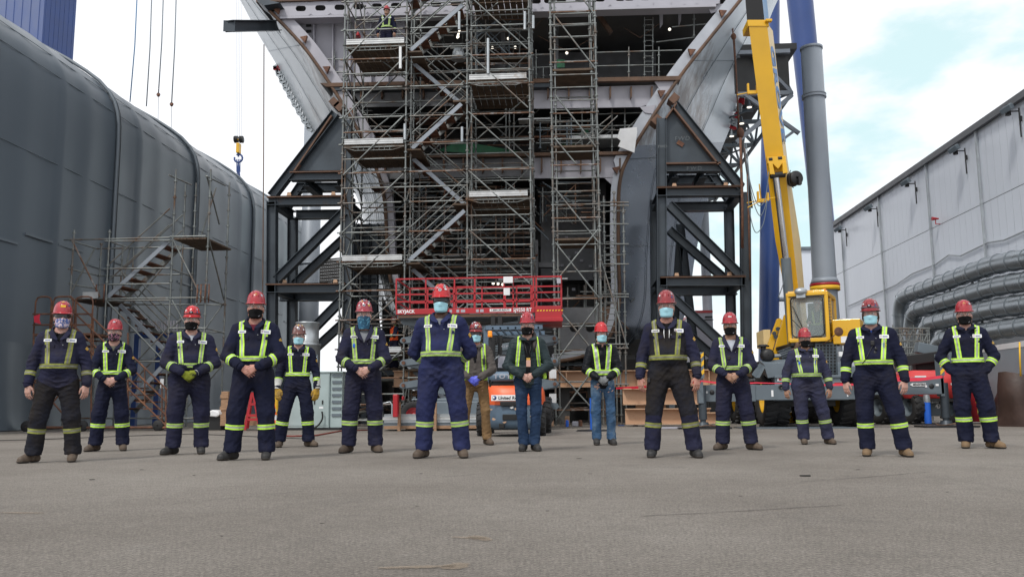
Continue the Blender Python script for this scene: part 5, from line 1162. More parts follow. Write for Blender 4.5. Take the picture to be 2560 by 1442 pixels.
q = MB(); q.path([W(x, y0-.055, z_) for x, z_ in ((-hx+.07, .18), (-hx+.07, H_-.14), (-hx+.14, H_-.07), (hx-.14, H_-.07), (hx-.07, H_-.14), (hx-.07, .18), (hx-.14, .11), (-hx+.14, .11))], .018, 6, True); q.build('window_seal', M['black'], cb)
q = MB(); q.prism([W(hx, y0+.12, .30), W(hx, y0+.66, .42), W(hx, y0+.66, H_-.08), W(hx, y0+.12, H_-.08)], RT_ @ Vector((.008, 0, 0))); q.prism([W(hx, y0+.78, .45), W(hx, y1-.07, .45), W(hx, y1-.07, H_-.08), W(hx, y0+.78, H_-.08)], RT_ @ Vector((.008, 0, 0))); q.build('side_window', M['cloudy'], cb)
q = MB()
for k in range(11): q.tube(W(hx+.03, y0+.16, .45+k*.08), W(hx+.03, y0+.62, .48+k*.08), .008, 4)
q.build('window_guard', M['black'], cb)
q = MB(); q.box(W(0, y1-.3, .35), (.5, .45, .12), RT_); q.box(W(0.05, y1-.12, .75), (.48, .12, .7), RT_); q.build('seat', M['black'], cb, bevel=.03)
q = MB(); q.path([W(-hx+.12, y0-.09, .9), W(-.1, y0-.09, .28)], .012, 5); q.path([W(-hx+.1, y0-.09, .55), W(-.02, y0-.08, .15)], .010, 5); q.build('wiper', M['black'], cb)
q = MB(); q.sphere(W(-.12, y0-.06, H_+.06), .13, 12, 8, (1.3, 1, .8)); q.box(W(-.12, y0-.05, H_-.04), (.22, .12, .12), RT_); q.build('work_light', M['galv_clean'], cb)
q = MB(); q.sphere(W(hx-.12, y0+.75, H_+.14), .06, 10, 8); q.build('beacon', M['orange'], cb)
# machinery box right of the cab, mirror
q = MB(); q.box(W(hx+.42, -.15, .22), (.66, .8, .62), RT_); q.build('engine_box', M['yellow'], cr, bevel=.02)
q = MB(); q.box(W(hx+.45, -.557, .02), (.34, .008, .16), RT_); q.build('sticker', M['white'], cr)
q = MB(); c = Q(2096, 829, YC+.1); q.lathe(c, (.1, -1, 0), [(.001, 0), (.10, .0), (.115, .02), (.10, .03), (.001, .03)], 20); q.path([c+Vector((0, .05, 0)), c+Vector((-.2, .1, -.2)), c+Vector((-.32, .3, -.3))], .012, 5); q.build('round_mirror', M['rust'], cr)
cbb('cab_floor', 1978, 857, 2100, 864, YC+.55, 2.4, M['black'])
cbb('turntable', 1930, 895, 2080, 938, YC+1.6, 2.6, M['black'])
# yellow boom pedestal plates left of the cab
def plate(name, pts, Y, dY, mat=None): q = MB(); q.prism([Q(u, v, Y) for u, v in pts], (0, dY, 0)); return q.build(name, mat or M['yellow'], cr, bevel=.01)
plate('pedestal_plate', [(1908, 905), (1916, 872), (1943, 797), (1950, 795), (1956, 800), (1954, 806), (1931, 878), (1930, 905)], YC+1.4, .10)
plate('pedestal_plate', [(1930, 905), (1935, 878), (1962, 786), (1968, 790), (1968, 800), (1975, 870), (1978, 905)], YC+2.2, .12)
cbb('winch_box', 1908, 824, 1928, 866, YC+2.4, .9, M['cream'])
cbb('turntable_skirt', 1925, 890, 1990, 908, YC+1.3, .3, M['yellow'])
q = MB(); 
for (u, v) in ((1935, 833), (1939, 842), (1944, 822)): q.tube(Q(u, v, YC+1.2), Q(u+2, v-2, YC+1.7), .05, 12)
q.build('hose_coupling', M['darksteel'], cr)
# muffler and air cleaner
q = MB(); a, b = Q(1950, 893, YC+.7), Q(1990, 878, YC+.7); d = (b-a).normalized()
q.tube(a, b, .15, 22)
for k in range(18):
    t = 2*math.pi*k/18; u_ = Vector((0, 1, 0)); n_ = d.cross(u_).normalized(); r_ = n_*math.cos(t)+u_*math.sin(t); q.tube(a+r_*.16, b+r_*.16, .010, 4)
q.build('muffler', M['darksteel'], cr)
q = MB(); q.lathe(Q(1989, 885, YC+.55), (-.2, -1, 0), [(.02, .1), (.13, .1), (.16, .05), (.16, 0)], 18); q.path([Q(1986, 880, YC+.5), Q(1994, 862, YC+.5), Q(1991, 856, YC+.5)], [.06, .06, .05], 10); q.build('exhaust_stub', M['deckrust'], cr)
q = MB(); q.lathe(Q(1917, 888, YC+.4), (0, -1, 0), [(.01, .2), (.10, .2), (.16, .15), (.17, 0), (.15, -.1), (.01, -.1)], 20); q.tube(Q(1908, 877, YC+.4), Q(1908, 866, YC+.4), .06, 12); q.lathe(Q(1908, 867, YC+.4), (0, 0, 1), [(.01, 0), (.15, 0), (.15, .03), (.09, .06), (.01, .06)], 18); q.build('air_cleaner', M['black'], cr)
q = MB(); q.tube(Q(1930, 890, YC+.5), Q(1950, 889, YC+.6), .05, 12); q.build('intake_pipe', M['galv_clean'], cr)
# boom
YB0, YB1 = YC+3.0, YC+.6
def bfrust(name, ctr, mat, side_mat, up_ext=None):
    """ctr: list of (u_left, u_mid, u_right, v, Y): yellow under face u_left..u_mid, pale side face u_mid..u_right receding"""
    q = MB(); secs = []
    for ul, um, ur, v, Y in ctr:
        a, b = P(ul, v, Y), P(um, v, Y); c = P(ur, v+1, Y+.62); secs.append([a, b, Vector((c.x, Y+.62, b.z+.05)), Vector((a.x+(c.x-b.x), Y+.62, a.z+.05))])
    n = 4; vs = [p for s in secs for p in s]
    for i in range(len(secs)-1):
        for k in range(4): q.mat(1 if k == 1 else 0); q.add([secs[i][k], secs[i][(k+1) % 4], secs[i+1][(k+1) % 4], secs[i+1][k]], [(0, 1, 2, 3)], False)
    q.mat(0); q.add(secs[0], [(0, 1, 2, 3)], False); q.add(secs[-1], [(0, 1, 2, 3)], False)
    return q.build(name, [mat, side_mat], cr), secs
boom, bsec = bfrust('boom', [(1871, 1917, 1931, 58, YB1), (1913, 1959, 1968, 388, YB1+.75), (1938, 1982, 2001, 600, YB1+1.35), (1968, 2000, 2014, 760, YB0-.6), (1985, 2012, 2024, 870, YB0)], M['yellow'], M['cream'])
binner, _ = bfrust('boom_extension', [(1852, 1890, 1904, -150, YB1-.4), (1868, 1912, 1924, 60, YB1+.03)], M['black'], pm('boom_side_blue', (.10, .25, .45), .4, 0, .1, 2))
q = MB(); a, b = P(1868, 50, YB1), P(1921, 50, YB1); a2, b2 = P(1870, 66, YB1), P(1923, 66, YB1); q.prism([a, b, b2, a2], (0, .66, 0)); q.prism([P(1912, 52, YB1), P(1928, 52, YB1), P(1928, 58, YB1), P(1912, 58, YB1)], (0, -.12, 0)); q.build('boom_collar', M['yellow'], cr, bevel=.01)
# lettering on the pale side face
sA, sB = bsec[0], bsec[1]; ax = (sB[1]-sA[1]).normalized(); cross_ = (sA[2]-sA[1]).normalized(); nrm = cross_.cross(ax).normalized()
if nrm.x < 0: nrm = -nrm
Rt = Matrix((ax, nrm.cross(ax).normalized(), nrm)).transposed()
blu = pm('lettering_blue', (.10, .24, .52), .5)
up_ = nrm.cross(ax).normalized()
base = sA[1]+ax*.55+nrm*.004+(cross_*.08 if up_.dot(cross_) > 0 else cross_*.54)
text_mesh('lettering', 'GROVE', .62, blu, cr, base, Rt, bold=.02, width=2.6, ext=.003)
# lift cylinder
ry = YB1+.75
q = MB(); q.tube(P(1940, 445, ry-.1), P(1965, 655, ry+.3), .085, 16); q.build('cylinder_rod', pm('chrome', (.6, .6, .6), .15, 1.0, .05, 2), cr)
q = MB(); q.tube(P(1964, 645, ry+.28), P(1984, 880, YB0-.9), .13, 18, .14); q.build('cylinder_barrel', ch_, cr)
for a_, b_, r_ in (((1926, 440), (1962, 436), .085), ((1921, 400), (1930, 399), .06), ((1944, 397), (1954, 396), .06)): q = MB(); q.tube(P(*a_, ry-.08), P(*b_, ry-.08), r_, 12); q.build('pivot_pin', M['black'], cr)
q = MB(); q.prism([P(1916, 395, ry-.02), P(1962, 392, ry-.02), P(1963, 408, ry-.02), P(1955, 410, ry-.02), (P(1943, 425, ry-.02)), P(1930, 412, ry-.02), P(1917, 412, ry-.02)], (0, -.10, 0)); q.prism([P(1918, 410, ry-.02), P(1928, 412, ry-.02), P(1934, 440, ry-.02), P(1922, 440, ry-.02)], (0, -.16, 0)); q.prism([P(1953, 410, ry-.02), P(1962, 408, ry-.02), P(1966, 436, ry-.02), P(1954, 438, ry-.02)], (0, -.16, 0)); q.build('cylinder_bracket', M['yellow'], cr, bevel=.008)
q = MB(); q.lathe(P(1986, 447, ry+.2), (.35, -1, 0), [(.03, .12), (.19, .12), (.20, .08), (.13, .06), (.13, -.06), (.20, -.08), (.20, -.12), (.03, -.12)], 22); q.box(P(1999, 452, ry+.1), (.08, .15, .22)); q.path([P(1976, 426, ry), P(1972, 440, ry-.05), P(1974, 462, ry), P(1984, 470, ry)], .012, 5); q.build('cable_reel', M['black'], cr)
q = MB(); q.lathe(P(1960, 355, ry-.02), (1, -.3, 0), [(.001, .01), (.07, .01), (.07, 0)], 16); q.build('hole', M['black'], cr)
for (u, v) in ((1880, 232), (1905, 502)):
    q = MB(); p = P(u, v, YB1+.5); q.box(p, (.24, .1, .09)); q.box(p+Vector((.15, 0, .1)), (.06, .1, .22)); q.box(p+Vector((-.1, 0, .12)), (.05, .08, .26)); q.tube(p+Vector((-.4, 0, -.05)), p+Vector((.35, 0, .08)), .015, 6); q.build('jib_bracket', M['yellow'], cr)
for pts in (((1862, 360), (1872, 440), (1893, 510), (1912, 500), (1922, 430)), ((1866, 360), (1878, 480), (1900, 540), (1918, 500)), ((1870, 440), (1873, 520), (1888, 580), (1908, 560), (1918, 500)), ((1945, 745), (1960, 700), (1963, 640))):
    q = MB(); pp = smooth_pl([P(u, v, YB1+.4) for u, v in pts], 6); q.path(pp, .012, 5); q.build('hose', M['chassis'], cr)
q = MB(); q.tube(P(1905, 500, YB1+.4), P(1869, 519, YB1+.3), .012, 5); q.tube(P(1902, 498, YB1+.4), P(1898, 460, YB1+.3), .018, 5); q.build('rod', M['yellow'], cr)
# plates, steel sheet on ground under crane
q = MB(); a = G(1875, 1074); q.bb((a.x, 20.9, .004), (a.x+2.6, 22.2, .02)); tag(q.build('steel_road_plate', M['chassis']), 'thin steel plate lying on the asphalt under the crane', 'plate')

# ================================================================== boom lift behind, right
bl = thing('boom_lift', 'red and grey boom lift parked before the pale building at right', 'lift', G(2335, 1062).to_2d().to_3d())
YBL = 24.0
def Z_(u, v, Y=YBL): return P(u, v, Y)
q = MB(); secs = []
for (v, u0, u1, b_) in ((1003-8, 2272, 2420, .0), (978, 2266, 2425, .1), (955, 2264, 2425, .12), (935, 2268, 2424, .05), (925, 2288, 2420, -.1)):
    a, b = Z_(u0, v), Z_(u1, v); secs.append([Vector((a.x, YBL-b_, a.z)), Vector((b.x, YBL-b_, b.z)), Vector((b.x, YBL+2+b_, b.z)), Vector((a.x, YBL+2+b_, a.z))])
vs = [p for s in secs for p in s]; q.add(vs, [(i*4+k, i*4+(k+1) % 4, (i+1)*4+(k+1) % 4, (i+1)*4+k) for i in range(4) for k in range(4)], True); q.add(secs[0], [(0, 1, 2, 3)]); q.add(secs[-1], [(0, 1, 2, 3)])
red2 = pm('faded_red', (.60, .05, .05), .4, 0, .1, 2); q.build('engine_cover', red2, bl)
a, b = Z_(2282, 998), Z_(2420, 1003); q = MB(); q.bb((a.x, YBL-.02, Z_(0+2300, 1004).z), (b.x, YBL+2, Z_(2300, 996).z)); q.build('belly_plate', M['black'], bl)
a, b = Z_(2290, 1008), Z_(2420, 1038); q = MB(); q.bb((a.x, YBL+.3, a.z), (b.x, YBL+1.7, b.z)); q.build('chassis', ch_, bl, bevel=.02)
text_mesh('lettering', 'SKYJACK', .14, pm('dark_red_lettering', (.25, .02, .02), .5), bl, Z_(2378, 953, YBL-.14), RF, bold=.004, width=.75)
text_mesh('lettering', '4X4', .17, M['white'], bl, Z_(2339, 1020, YBL+.29), RF, bold=.006, width=.26)
for (u0, v0, u1, v1) in ((2287, 939, 2316, 951), (2377, 957, 2396, 962), (2382, 968, 2396, 973)): q = MB(); q.bb(Z_(u0, v0, YBL-.135), Z_(u1, v1, YBL-.13)); q.build('sticker', M['white'], bl)
for (u, Y) in ((2290, YBL+.3), (2398, YBL+.3), (2225, YBL+.6), (2296, YBL+2.2)): wheel('wheel', (Z_(u, 1030).x, Y, .46), (1, .25, 0), .46, .34, bl, M['chassis'], 18)
q = MB(); q.bar(Z_(2240, 905, YBL+.6), Z_(2420, 880, YBL+.6), .35, .28); q.bar(Z_(2285, 915, YBL+1), Z_(2410, 905, YBL+1), .3, .3); q.build('folded_boom', M['black'], bl, bevel=.02)
q = MB(); q.bar(Z_(2290, 868, YBL+1.2), Z_(2345, 880, YBL+1.2), .3, .3); q.box(Z_(2385, 895, YBL+.5), (.5, .5, .3)); q.build('turret', ch_, bl, bevel=.02)
# ================================================================== smaller things in the yard
def box_thing(name, label, cat, u0, v0, u1, v1, Y, dY, mat, bev=.01, group=None, ground=True):
    a, b = P(u0, v0, Y), P(u1, v1, Y); q = MB(); q.bb((a.x, Y, a.z), (b.x, Y+dY, 0.0 if ground else b.z)); o = q.build(name, mat, None, bevel=bev); return tag(o, label, cat, group)
# generator cabinet
cm = pm('pale_cabinet_paint', (.36, .44, .44), .45, .1, .1, 2, col2=(.2, .2, .18), mix=(.68, .85))
gt = thing('electrical_cabinet', 'pale grey green steel cabinet standing behind the gauntlet wearing worker', 'cabinet', G(812, 1076))
Yg = 22.2; a, b = P(722, 932, Yg), P(822, 1074, Yg); c = P(853, 932, Yg+.8)
q = MB(); q.bb((a.x, Yg, .06), (b.x, Yg+1.0, a.z)); q.build('body', cm, gt, bevel=.01)
q = MB(); q.bb((a.x-.03, Yg-.03, a.z), (b.x+.35, Yg+1.03, a.z+.03)); q.build('roof', cm, gt)
q = MB(); q.bb((b.x+.002, Yg+.05, .06), (b.x+.32, Yg+.95, a.z-.002)); q.build('side_unit', cm, gt, bevel=.01)
for k in range(7): q = MB(); q.bb((b.x+.06, Yg+.02, .35+k*.17), (b.x+.30, Yg+.05, .42+k*.17)); q.build('louvre', M['chassis'], gt)
q = MB(); q.bb((a.x+.02, Yg-.012, .12), (a.x+.48, Yg-.002, a.z-.06)); q.build('door', cm, gt); q = MB(); q.bb((a.x+.52, Yg-.012, .12), (b.x-.02, Yg-.002, a.z-.06)); q.build('door', cm, gt)
for u in (785, 805): q = MB(); q.bb(P(u, 1000, Yg-.015), P(u+2.5, 1010, Yg-.03)); q.build('door_handle', M['black'], gt)
q = MB(); q.bb(P(798, 1016, Yg-.012), P(808, 1021, Yg-.016)); q.build('sticker', M['white'], gt)
q = MB(); q.bb((a.x, Yg, 0), (b.x+.3, Yg+1, .06)); q.build('base', M['black'], gt)
q = MB(); q.path(smooth_pl([P(u, v, Yg-.1) for u, v in ((805, 1028), (806, 1045), (796, 1062), (780, 1072))], 5), .022, 6); tag(q.build('power_cable', M['black']), 'black cable looping from the pale cabinet to the ground', 'cable')
gv = thing('ventilation_cylinder', 'shiny galvanised ventilation cylinder standing on the ground left of the scaffold tower', 'duct', P(768, 1040, 24.5).to_2d().to_3d())
cx_ = P(767, 900, 24.5); q = MB(); z1 = P(767, 806, 24.5).z; z2 = P(767, 862, 24.5).z
q.lathe((cx_.x, cx_.y, 0), (0, 0, 1), [(.38, 0), (.38, z2-.04), (.40, z2-.03), (.40, z2+.03), (.33, z2+.04), (.33, z1-.06), (.35, z1-.04), (.35, z1), (.30, z1), (.30, z1-.2)], 32); q.build('shell', M['galv_clean'], gv)
q = MB(); q.path([Vector((cx_.x+.36, cx_.y-.15, z2-.3)), Vector((cx_.x+.36, cx_.y-.15, .2))], .02, 5); q.build('strap', M['chassis'], gv)
# red folding stand, cone, wood crates
rs_ = thing('sawhorse', 'red steel A frame stand behind the tall man, fourth from left', 'stand', G(632, 1078))
Yw = 21.5
for (u0, v0, u1, v1, dy) in ((630, 985, 612, 1074, 0), (634, 985, 650, 1074, 0), (630, 985, 618, 1070, .6), (634, 985, 655, 1070, .6)):
    q = MB(); q.bar(P(u0, v0, Yw+dy), P(u1, v1, Yw+dy*1.3), .07, .05); q.build('leg', M['redlift'], rs_)
for v, u0, u1 in ((1010, 625, 640), (1038, 619, 645), (1048, 618, 647)): q = MB(); q.bar(P(u0, v, Yw-.02), P(u1, v, Yw-.02), .05, .06); q.build('crossbar', M['redlift'], rs_)
q = MB(); q.bar(P(632, 984, Yw), P(632, 984, Yw+.8), .10, .08); q.build('top_beam', M['redlift'], rs_)
cn_ = thing('traffic_cone', 'orange traffic cone with white bands half hidden behind a worker', 'cone', G(684, 1078))
q = MB(); c = G(683, 1076); q.lathe(c, (0, 0, 1), [(.17, .03), (.14, .05), (.03, .72), (.01, .73)], 18); q.build('body', M['orange'], cn_)
q = MB(); q.box(c+Vector((0, 0, .015)), (.4, .4, .03)); q.build('base', M['orange'], cn_); q = MB(); q.lathe(c, (0, 0, 1), [(.105, .27), (.083, .40)], 18); q.lathe(c, (0, 0, 1), [(.070, .48), (.058, .56)], 18); q.build('white_band', M['white'], cn_)
yp = thing('yellow_post', 'yellow and grey steel post beside the traffic cone', 'post', G(690, 1075)); q = MB(); c = P(690, 1000, 22); q.tube((c.x, c.y, 0), (c.x, c.y, 1.0), .06, 12); q.build('lower_tube', M['hazy'], yp); q = MB(); q.tube((c.x, c.y, 1.0), (c.x, c.y, 1.35), .06, 12); q.build('upper_tube', M['primer'], yp)
def crate(label, u0, v0, u1, v1, Y, boltn=3, d=.8):
    t = thing('wooden_crate', label, 'crate', P((u0+u1)/2, v1, Y), group='wooden crates near the hall'); a, b = P(u0, v0, Y), P(u1, v1, Y)
    q = MB(); q.bb((a.x, Y, a.z), (b.x, Y+d, max(b.z, .02))); q.build('box', M['wood'], t, bevel=.01); H_ = a.z-b.z
    for s in (.15, .5, .85): q = MB(); q.bb((a.x-.01, Y-.025, b.z+H_*s-.05), (b.x+.01, Y-.003, b.z+H_*s+.05)); q.build('batten', M['wood'], t)
crate('wooden crate, taller one stacked beside the man with yellow black gloves', 553, 978, 568, 1062, 22.8); crate('wooden crate, low one on the ground between two front workers', 553, 1036, 660, 1062, 22.4, d=.5)
q = MB(); c = P(530, 1030, 22.6)
vs2 = [P(u, v, 22.6) for u, v in ((517, 1040), (520, 1028), (531, 1024), (545, 1028), (549, 1036), (542, 1042))]; q.prism(vs2, (0, .5, 0)); tag(q.build('plastic_bag', M['white'], bevel=.03), 'crumpled white plastic sheet on a dark pallet left of the crates', 'bag')
box_thing('pallet', 'dark pallet load standing under the crumpled white sheet', 'pallet', 500, 1041, 552, 1064, 22.7, .8, M['black'])
tb = thing('slatted_rack', 'dark blue metal rack with grey slats behind the left stairs', 'rack', P(370, 1060, 27).to_2d().to_3d())
for k in range(14): q = MB(); q.bar(P(345+k*7.5, 802, 26.6), P(345+k*7.5, 826, 26.6), .05, .05); q.build('slat', M['primer'], tb)
q = MB(); q.bb(P(340, 830, 26.7), P(450, 845, 27)); q.build('top_rail', M['bluecol'], tb)
for u in (345, 400, 447): q = MB(); q.bar(P(u, 835, 26.8), Vector((P(u, 835, 26.8).x, 26.8, 0)), .16, .16); q.build('leg', M['bluecol'], tb)
# pallet of galvanised planks with wooden stakes
pk = thing('plank_rack', 'stack of galvanised scaffold planks held by wooden stakes behind the big man', 'stack', G(1080, 1075))
Yp = 21.0
for k, (v, m_) in enumerate(((1038, 'galv_clean'), (1045, 'alu'), (1052, 'galv_clean'), (1060, 'chassis'))):
    a, b = P(960-(k % 2)*6, v-3, Yp), P(1205+(k % 2)*4, v+3, Yp); q = MB(); q.bb((a.x, Yp, a.z), (b.x, Yp+1.1, b.z)); q.bb((a.x, Yp-.012, a.z-.01), (b.x, Yp, a.z)); q.build('plank_layer', M[m_], pk)
for u in (999, 1089): q = MB(); q.bb(P(u-3, 1005, Yp-.05), (P(u+3, 1073, Yp-.05).x, Yp-.13, 0)); q.build('stake', M['wood'], pk)
q = MB()
q.bb(P(960, 1064, Yp-.02), (P(1200, 0, Yp).x, Yp+1.1, .05)); q.build('bearer', M['wood'], pk)
tr = thing('trolley', 'small grey wheeled trolley frame behind the planks', 'trolley', G(965, 1066))
q = MB(); q.path([P(u, v, 21.6) for u, v in ((956, 1060), (956, 1008), (975, 1004), (980, 1010), (980, 1060))], .022, 6); q.build('handle', M['galv_clean'], tr); q = MB(); q.bb(P(954, 1056, 21.6), P(985, 1062, 22.2)); q.build('platform', M['chassis'], tr)
# clutter under the hull
rr = random.Random(5)
items = [('cardboard_box', 'small cardboard box with blue label at the foot of the ladder tower', 'box', 1412, 1040, 1424, 1060, M['wood']), ('plastic_tub', 'small blue plastic tub beside the cardboard box', 'tub', 1414, 1050, 1422, 1060, M['blueplastic']), ('rag_pile', 'pale crumpled rag on the ground under the right tower', 'rag', 1430, 1053, 1446, 1060, M['primer']),
         ('paint_tin', 'small brown tin on the ground under the right tower', 'tin', 1446, 1050, 1456, 1060, M['rust']), ('blue_box', 'small dark blue box on the ground left of the tan girders', 'box', 1546, 1062, 1562, 1070, M['bluecol']), ('small_box', 'small grey box near the tan girders', 'box', 1583, 1058, 1595, 1064, M['primer']),
         ('tool_chest', 'low dark chest between the forklift and ladder tower', 'chest', 1364, 1010, 1384, 1060, M['tan'])]
for n_, lb, ct, u0, v0, u1, v1, m_ in items: box_thing(n_, lb, ct, u0, v0, u1, v1, 24.4-(.6 if n_ == 'plastic_tub' else 0), .3, m_, .02)
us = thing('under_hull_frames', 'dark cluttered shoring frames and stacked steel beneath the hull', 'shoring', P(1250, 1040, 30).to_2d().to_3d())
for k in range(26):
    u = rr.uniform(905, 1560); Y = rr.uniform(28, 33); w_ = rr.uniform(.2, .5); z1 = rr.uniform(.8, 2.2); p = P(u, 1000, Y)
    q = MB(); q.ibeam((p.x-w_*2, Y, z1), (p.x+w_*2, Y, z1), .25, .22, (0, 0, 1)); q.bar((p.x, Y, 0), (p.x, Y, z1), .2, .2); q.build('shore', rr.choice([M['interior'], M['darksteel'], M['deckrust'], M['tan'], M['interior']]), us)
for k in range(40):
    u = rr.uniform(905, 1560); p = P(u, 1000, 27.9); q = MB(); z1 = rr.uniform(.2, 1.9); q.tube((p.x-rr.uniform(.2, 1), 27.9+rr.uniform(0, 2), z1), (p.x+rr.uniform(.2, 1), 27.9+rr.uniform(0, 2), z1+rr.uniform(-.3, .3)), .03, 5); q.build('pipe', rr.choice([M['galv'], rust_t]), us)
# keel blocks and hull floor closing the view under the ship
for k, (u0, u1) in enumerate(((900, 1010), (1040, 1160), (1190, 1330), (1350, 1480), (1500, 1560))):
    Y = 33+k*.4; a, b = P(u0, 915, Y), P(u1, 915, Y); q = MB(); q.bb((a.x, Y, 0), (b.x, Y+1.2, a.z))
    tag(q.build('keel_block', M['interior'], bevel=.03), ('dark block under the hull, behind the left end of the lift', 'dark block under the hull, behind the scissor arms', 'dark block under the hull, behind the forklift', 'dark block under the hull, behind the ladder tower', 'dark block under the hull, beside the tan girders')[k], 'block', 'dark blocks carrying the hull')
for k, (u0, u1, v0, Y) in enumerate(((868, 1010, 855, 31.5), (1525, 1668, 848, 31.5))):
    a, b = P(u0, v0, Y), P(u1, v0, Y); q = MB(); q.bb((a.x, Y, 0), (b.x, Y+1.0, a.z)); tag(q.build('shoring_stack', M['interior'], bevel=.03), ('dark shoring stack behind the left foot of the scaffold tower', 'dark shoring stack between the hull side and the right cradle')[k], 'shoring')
st_ = thing('shoring_tower', 'dark lattice steel shoring tower behind the left edge of the scaffold tower', 'shoring', P(905, 1050, 30.5).to_2d().to_3d())
for u in (886, 912, 934):
    for Y in (30.2, 31.6): q = MB(); q.ibeam((P(u, 800, Y).x, Y, 0), (P(u, 800, Y).x, Y, P(u, 560, Y).z), .28, .28, (1, 0, 0)); q.build('post', M['darksteel'], st_)
for k, v in enumerate((575, 640, 705, 770, 835, 900, 960)):
    q = MB(); q.ibeam(P(880, v, 30.2), P(940, v, 30.2), .25, .25, (0, 0, 1)); q.build('beam', M['darksteel'], st_)
    q = MB(); q.bar(P(884, v, 30.4), P(936, v+62, 30.4), .14, .14); q.build('diagonal', M['darksteel'], st_)
q = MB(); q.prism([P(884, 700, 31.7), P(940, 700, 31.7), P(960, 930, 31.7), P(884, 930, 31.7)], (0, .05, 0)); q.build('plate', M['interior'], st_)
# far yard behind cradles
def fb(name, label, cat, u0, v0, u1, Y, dY, mat, grp=None): return box_thing(name, label, cat, u0, v0, u1, 1030, Y, dY, mat, .03, grp)
fb('storage_container', 'dark container far behind the left cradle', 'container', 640, 905, 740, 46, 3, M['chassis']); fb('storage_container', 'low black container seen between the left cradle posts', 'container', 795, 930, 905, 47, 3, M['black'])
tl_ = thing('site_trailer', 'white site trailer with red roof band behind the right cradle', 'trailer', P(1765, 1030, 40).to_2d().to_3d())
a, b = P(1735, 776, 40), P(1785, 890, 40); q = MB(); q.bb((a.x, 40, .4), (b.x, 44, a.z-.12)); q.build('body', M['primer'], tl_); q = MB(); q.bb((a.x-.02, 39.98, a.z-.12), (b.x+.02, 44, a.z)); q.build('roof_band', M['redlift'], tl_)
q = MB(); q.box(P(1772, 792, 39.97), (.34, .01, .08)); q.box(P(1772, 799, 39.97), (.42, .01, .04)); q.build('print', M['blackmark'], tl_)
for k, (u0, v0, u1, Y) in enumerate(((1690, 905, 1735, 38), (1735, 872, 1768, 37), (1768, 896, 1830, 36), (1826, 922, 1885, 38))): fb('machinery_crate', ('dark machine crate, leftmost behind the right cradle', 'tall dark machine crate below the white trailer', 'dark machine crate between trailer and crane', 'low dark machine crate directly left of the crane')[k], 'crate', u0, v0, u1, Y, 1.5, (M['darksteel'], M['black'], M['interior'], M['darksteel'])[k], 'dark crates behind the right cradle')
fb('far_wall', 'long low dark wall closing the yard far behind the ship', 'wall', 560, 985, 2110, 62, 1, M['chassis'])
sp = thing('cable_spool', 'white wrapped bundle on a yellow pallet under the crane', 'bundle', G(2050, 1062)); 
q = MB(); q.tube(P(2062, 1030, 27), P(2090, 1030, 27), .42, 14); q.build('bundle', M['primer'], sp, bevel=.02); q = MB(); q.bb(P(1958, 1030, 27), (P(2030, 0, 27).x, 27.8, 0)); q.build('pallet', M['hazy'], sp)
# caution tape across the front of the crane
tm = pm('red_caution_tape', (.62, .02, .05), .4, 0, .1, 8)
def tape_(label, pts, Y, w_=.05):
    q = MB(); top = [P(u, v, y) for (u, v), y in zip(pts, Y)]; bot = [p-Vector((0, .008, w_+.02*math.sin(i*1.7))) for i, p in enumerate(top)]; q.grid([top, bot], True); q.grid([[p+Vector((0, .003, 0)) for p in top], [p+Vector((0, .003, 0)) for p in bot]], True); tag(q.build('caution_tape', tm), label, 'tape')
tape_('red caution tape strung from the ladder tower past the tan girders', [(1540, 968), (1590, 965), (1640, 961), (1700, 955), (1752, 951)], [24.4, 23.6, 22.8, 21.8, 20.9])
tape_('red caution tape running along the front of the crane carrier', [(1752, 950), (1820, 957), (1890, 955), (1950, 957), (2040, 960), (2150, 958)], [20.9, 21.0, 21.1, 21.2, 21.2, 21.1], .035)
tape_('red caution tape tied to the right outrigger of the crane', [(2150, 952), (2230, 943), (2300, 944), (2356, 938)], [21.0, 21.0, 21.0, 20.9], .08)
# blue post, red cabinet, tarp, yellow skid at far right
bp = thing('blue_post', 'blue bollard post on a flat black base behind the outrigger', 'post', G(2321, 1060))
c = G(2321, 1061); q = MB(); q.tube(c+Vector((0, 0, .03)), c+Vector((0, 0, P(2321, 1005, c.y).z)), .09, 16); q.build('tube', M['blueplastic'], bp); q = MB(); z1 = P(2321, 1005, c.y).z; q.tube(c+Vector((0, 0, z1)), c+Vector((0, 0, z1+.10)), .092, 16); q.tube(c+Vector((0, 0, z1+.10)), c+Vector((0, 0, z1+.2)), .09, 16, .08); q.build('reflector_band', M['galv_clean'], bp)
q = MB(); q.lathe(c, (0, 0, 1), [(.001, .035), (.36, .03), (.40, .0)], 24); q.build('base', M['black'], bp)
bp2 = thing('blue_post', 'blue bollard post hidden behind the legs of the woman in black', 'post', G(1483, 1075)); c = G(1483, 1077); q = MB(); q.tube(c, c+Vector((0, 0, .75)), .07, 14); q.build('tube', M['blueplastic'], bp2); q = MB(); q.lathe(c, (0, 0, 1), [(.001, .035), (.36, .03), (.40, .0)], 24); q.build('base', M['black'], bp2)
Yr_ = 24.6; rc = thing('red_cabinet', 'flat red steel cabinet behind the young man at far right', 'cabinet', P(2450, 1050, Yr_).to_2d().to_3d()); a, b = P(2412, 951, Yr_), P(2503, 1053, Yr_)
q = MB(); q.bb((a.x, Yr_, .05), (b.x, Yr_+.7, a.z)); q.build('body', pm('deep_red_paint', (.26, .008, .015), .4), rc, bevel=.01); q = MB(); q.bb((b.x-.30, Yr_-.012, a.z-.42), (b.x-.12, Yr_-.004, a.z-.40)); q.build('handle', M['galv_clean'], rc); q = MB(); q.box((b.x-.15, Yr_-.008, a.z-.08), (.18, .01, .03)); q.build('print', M['primer'], rc)
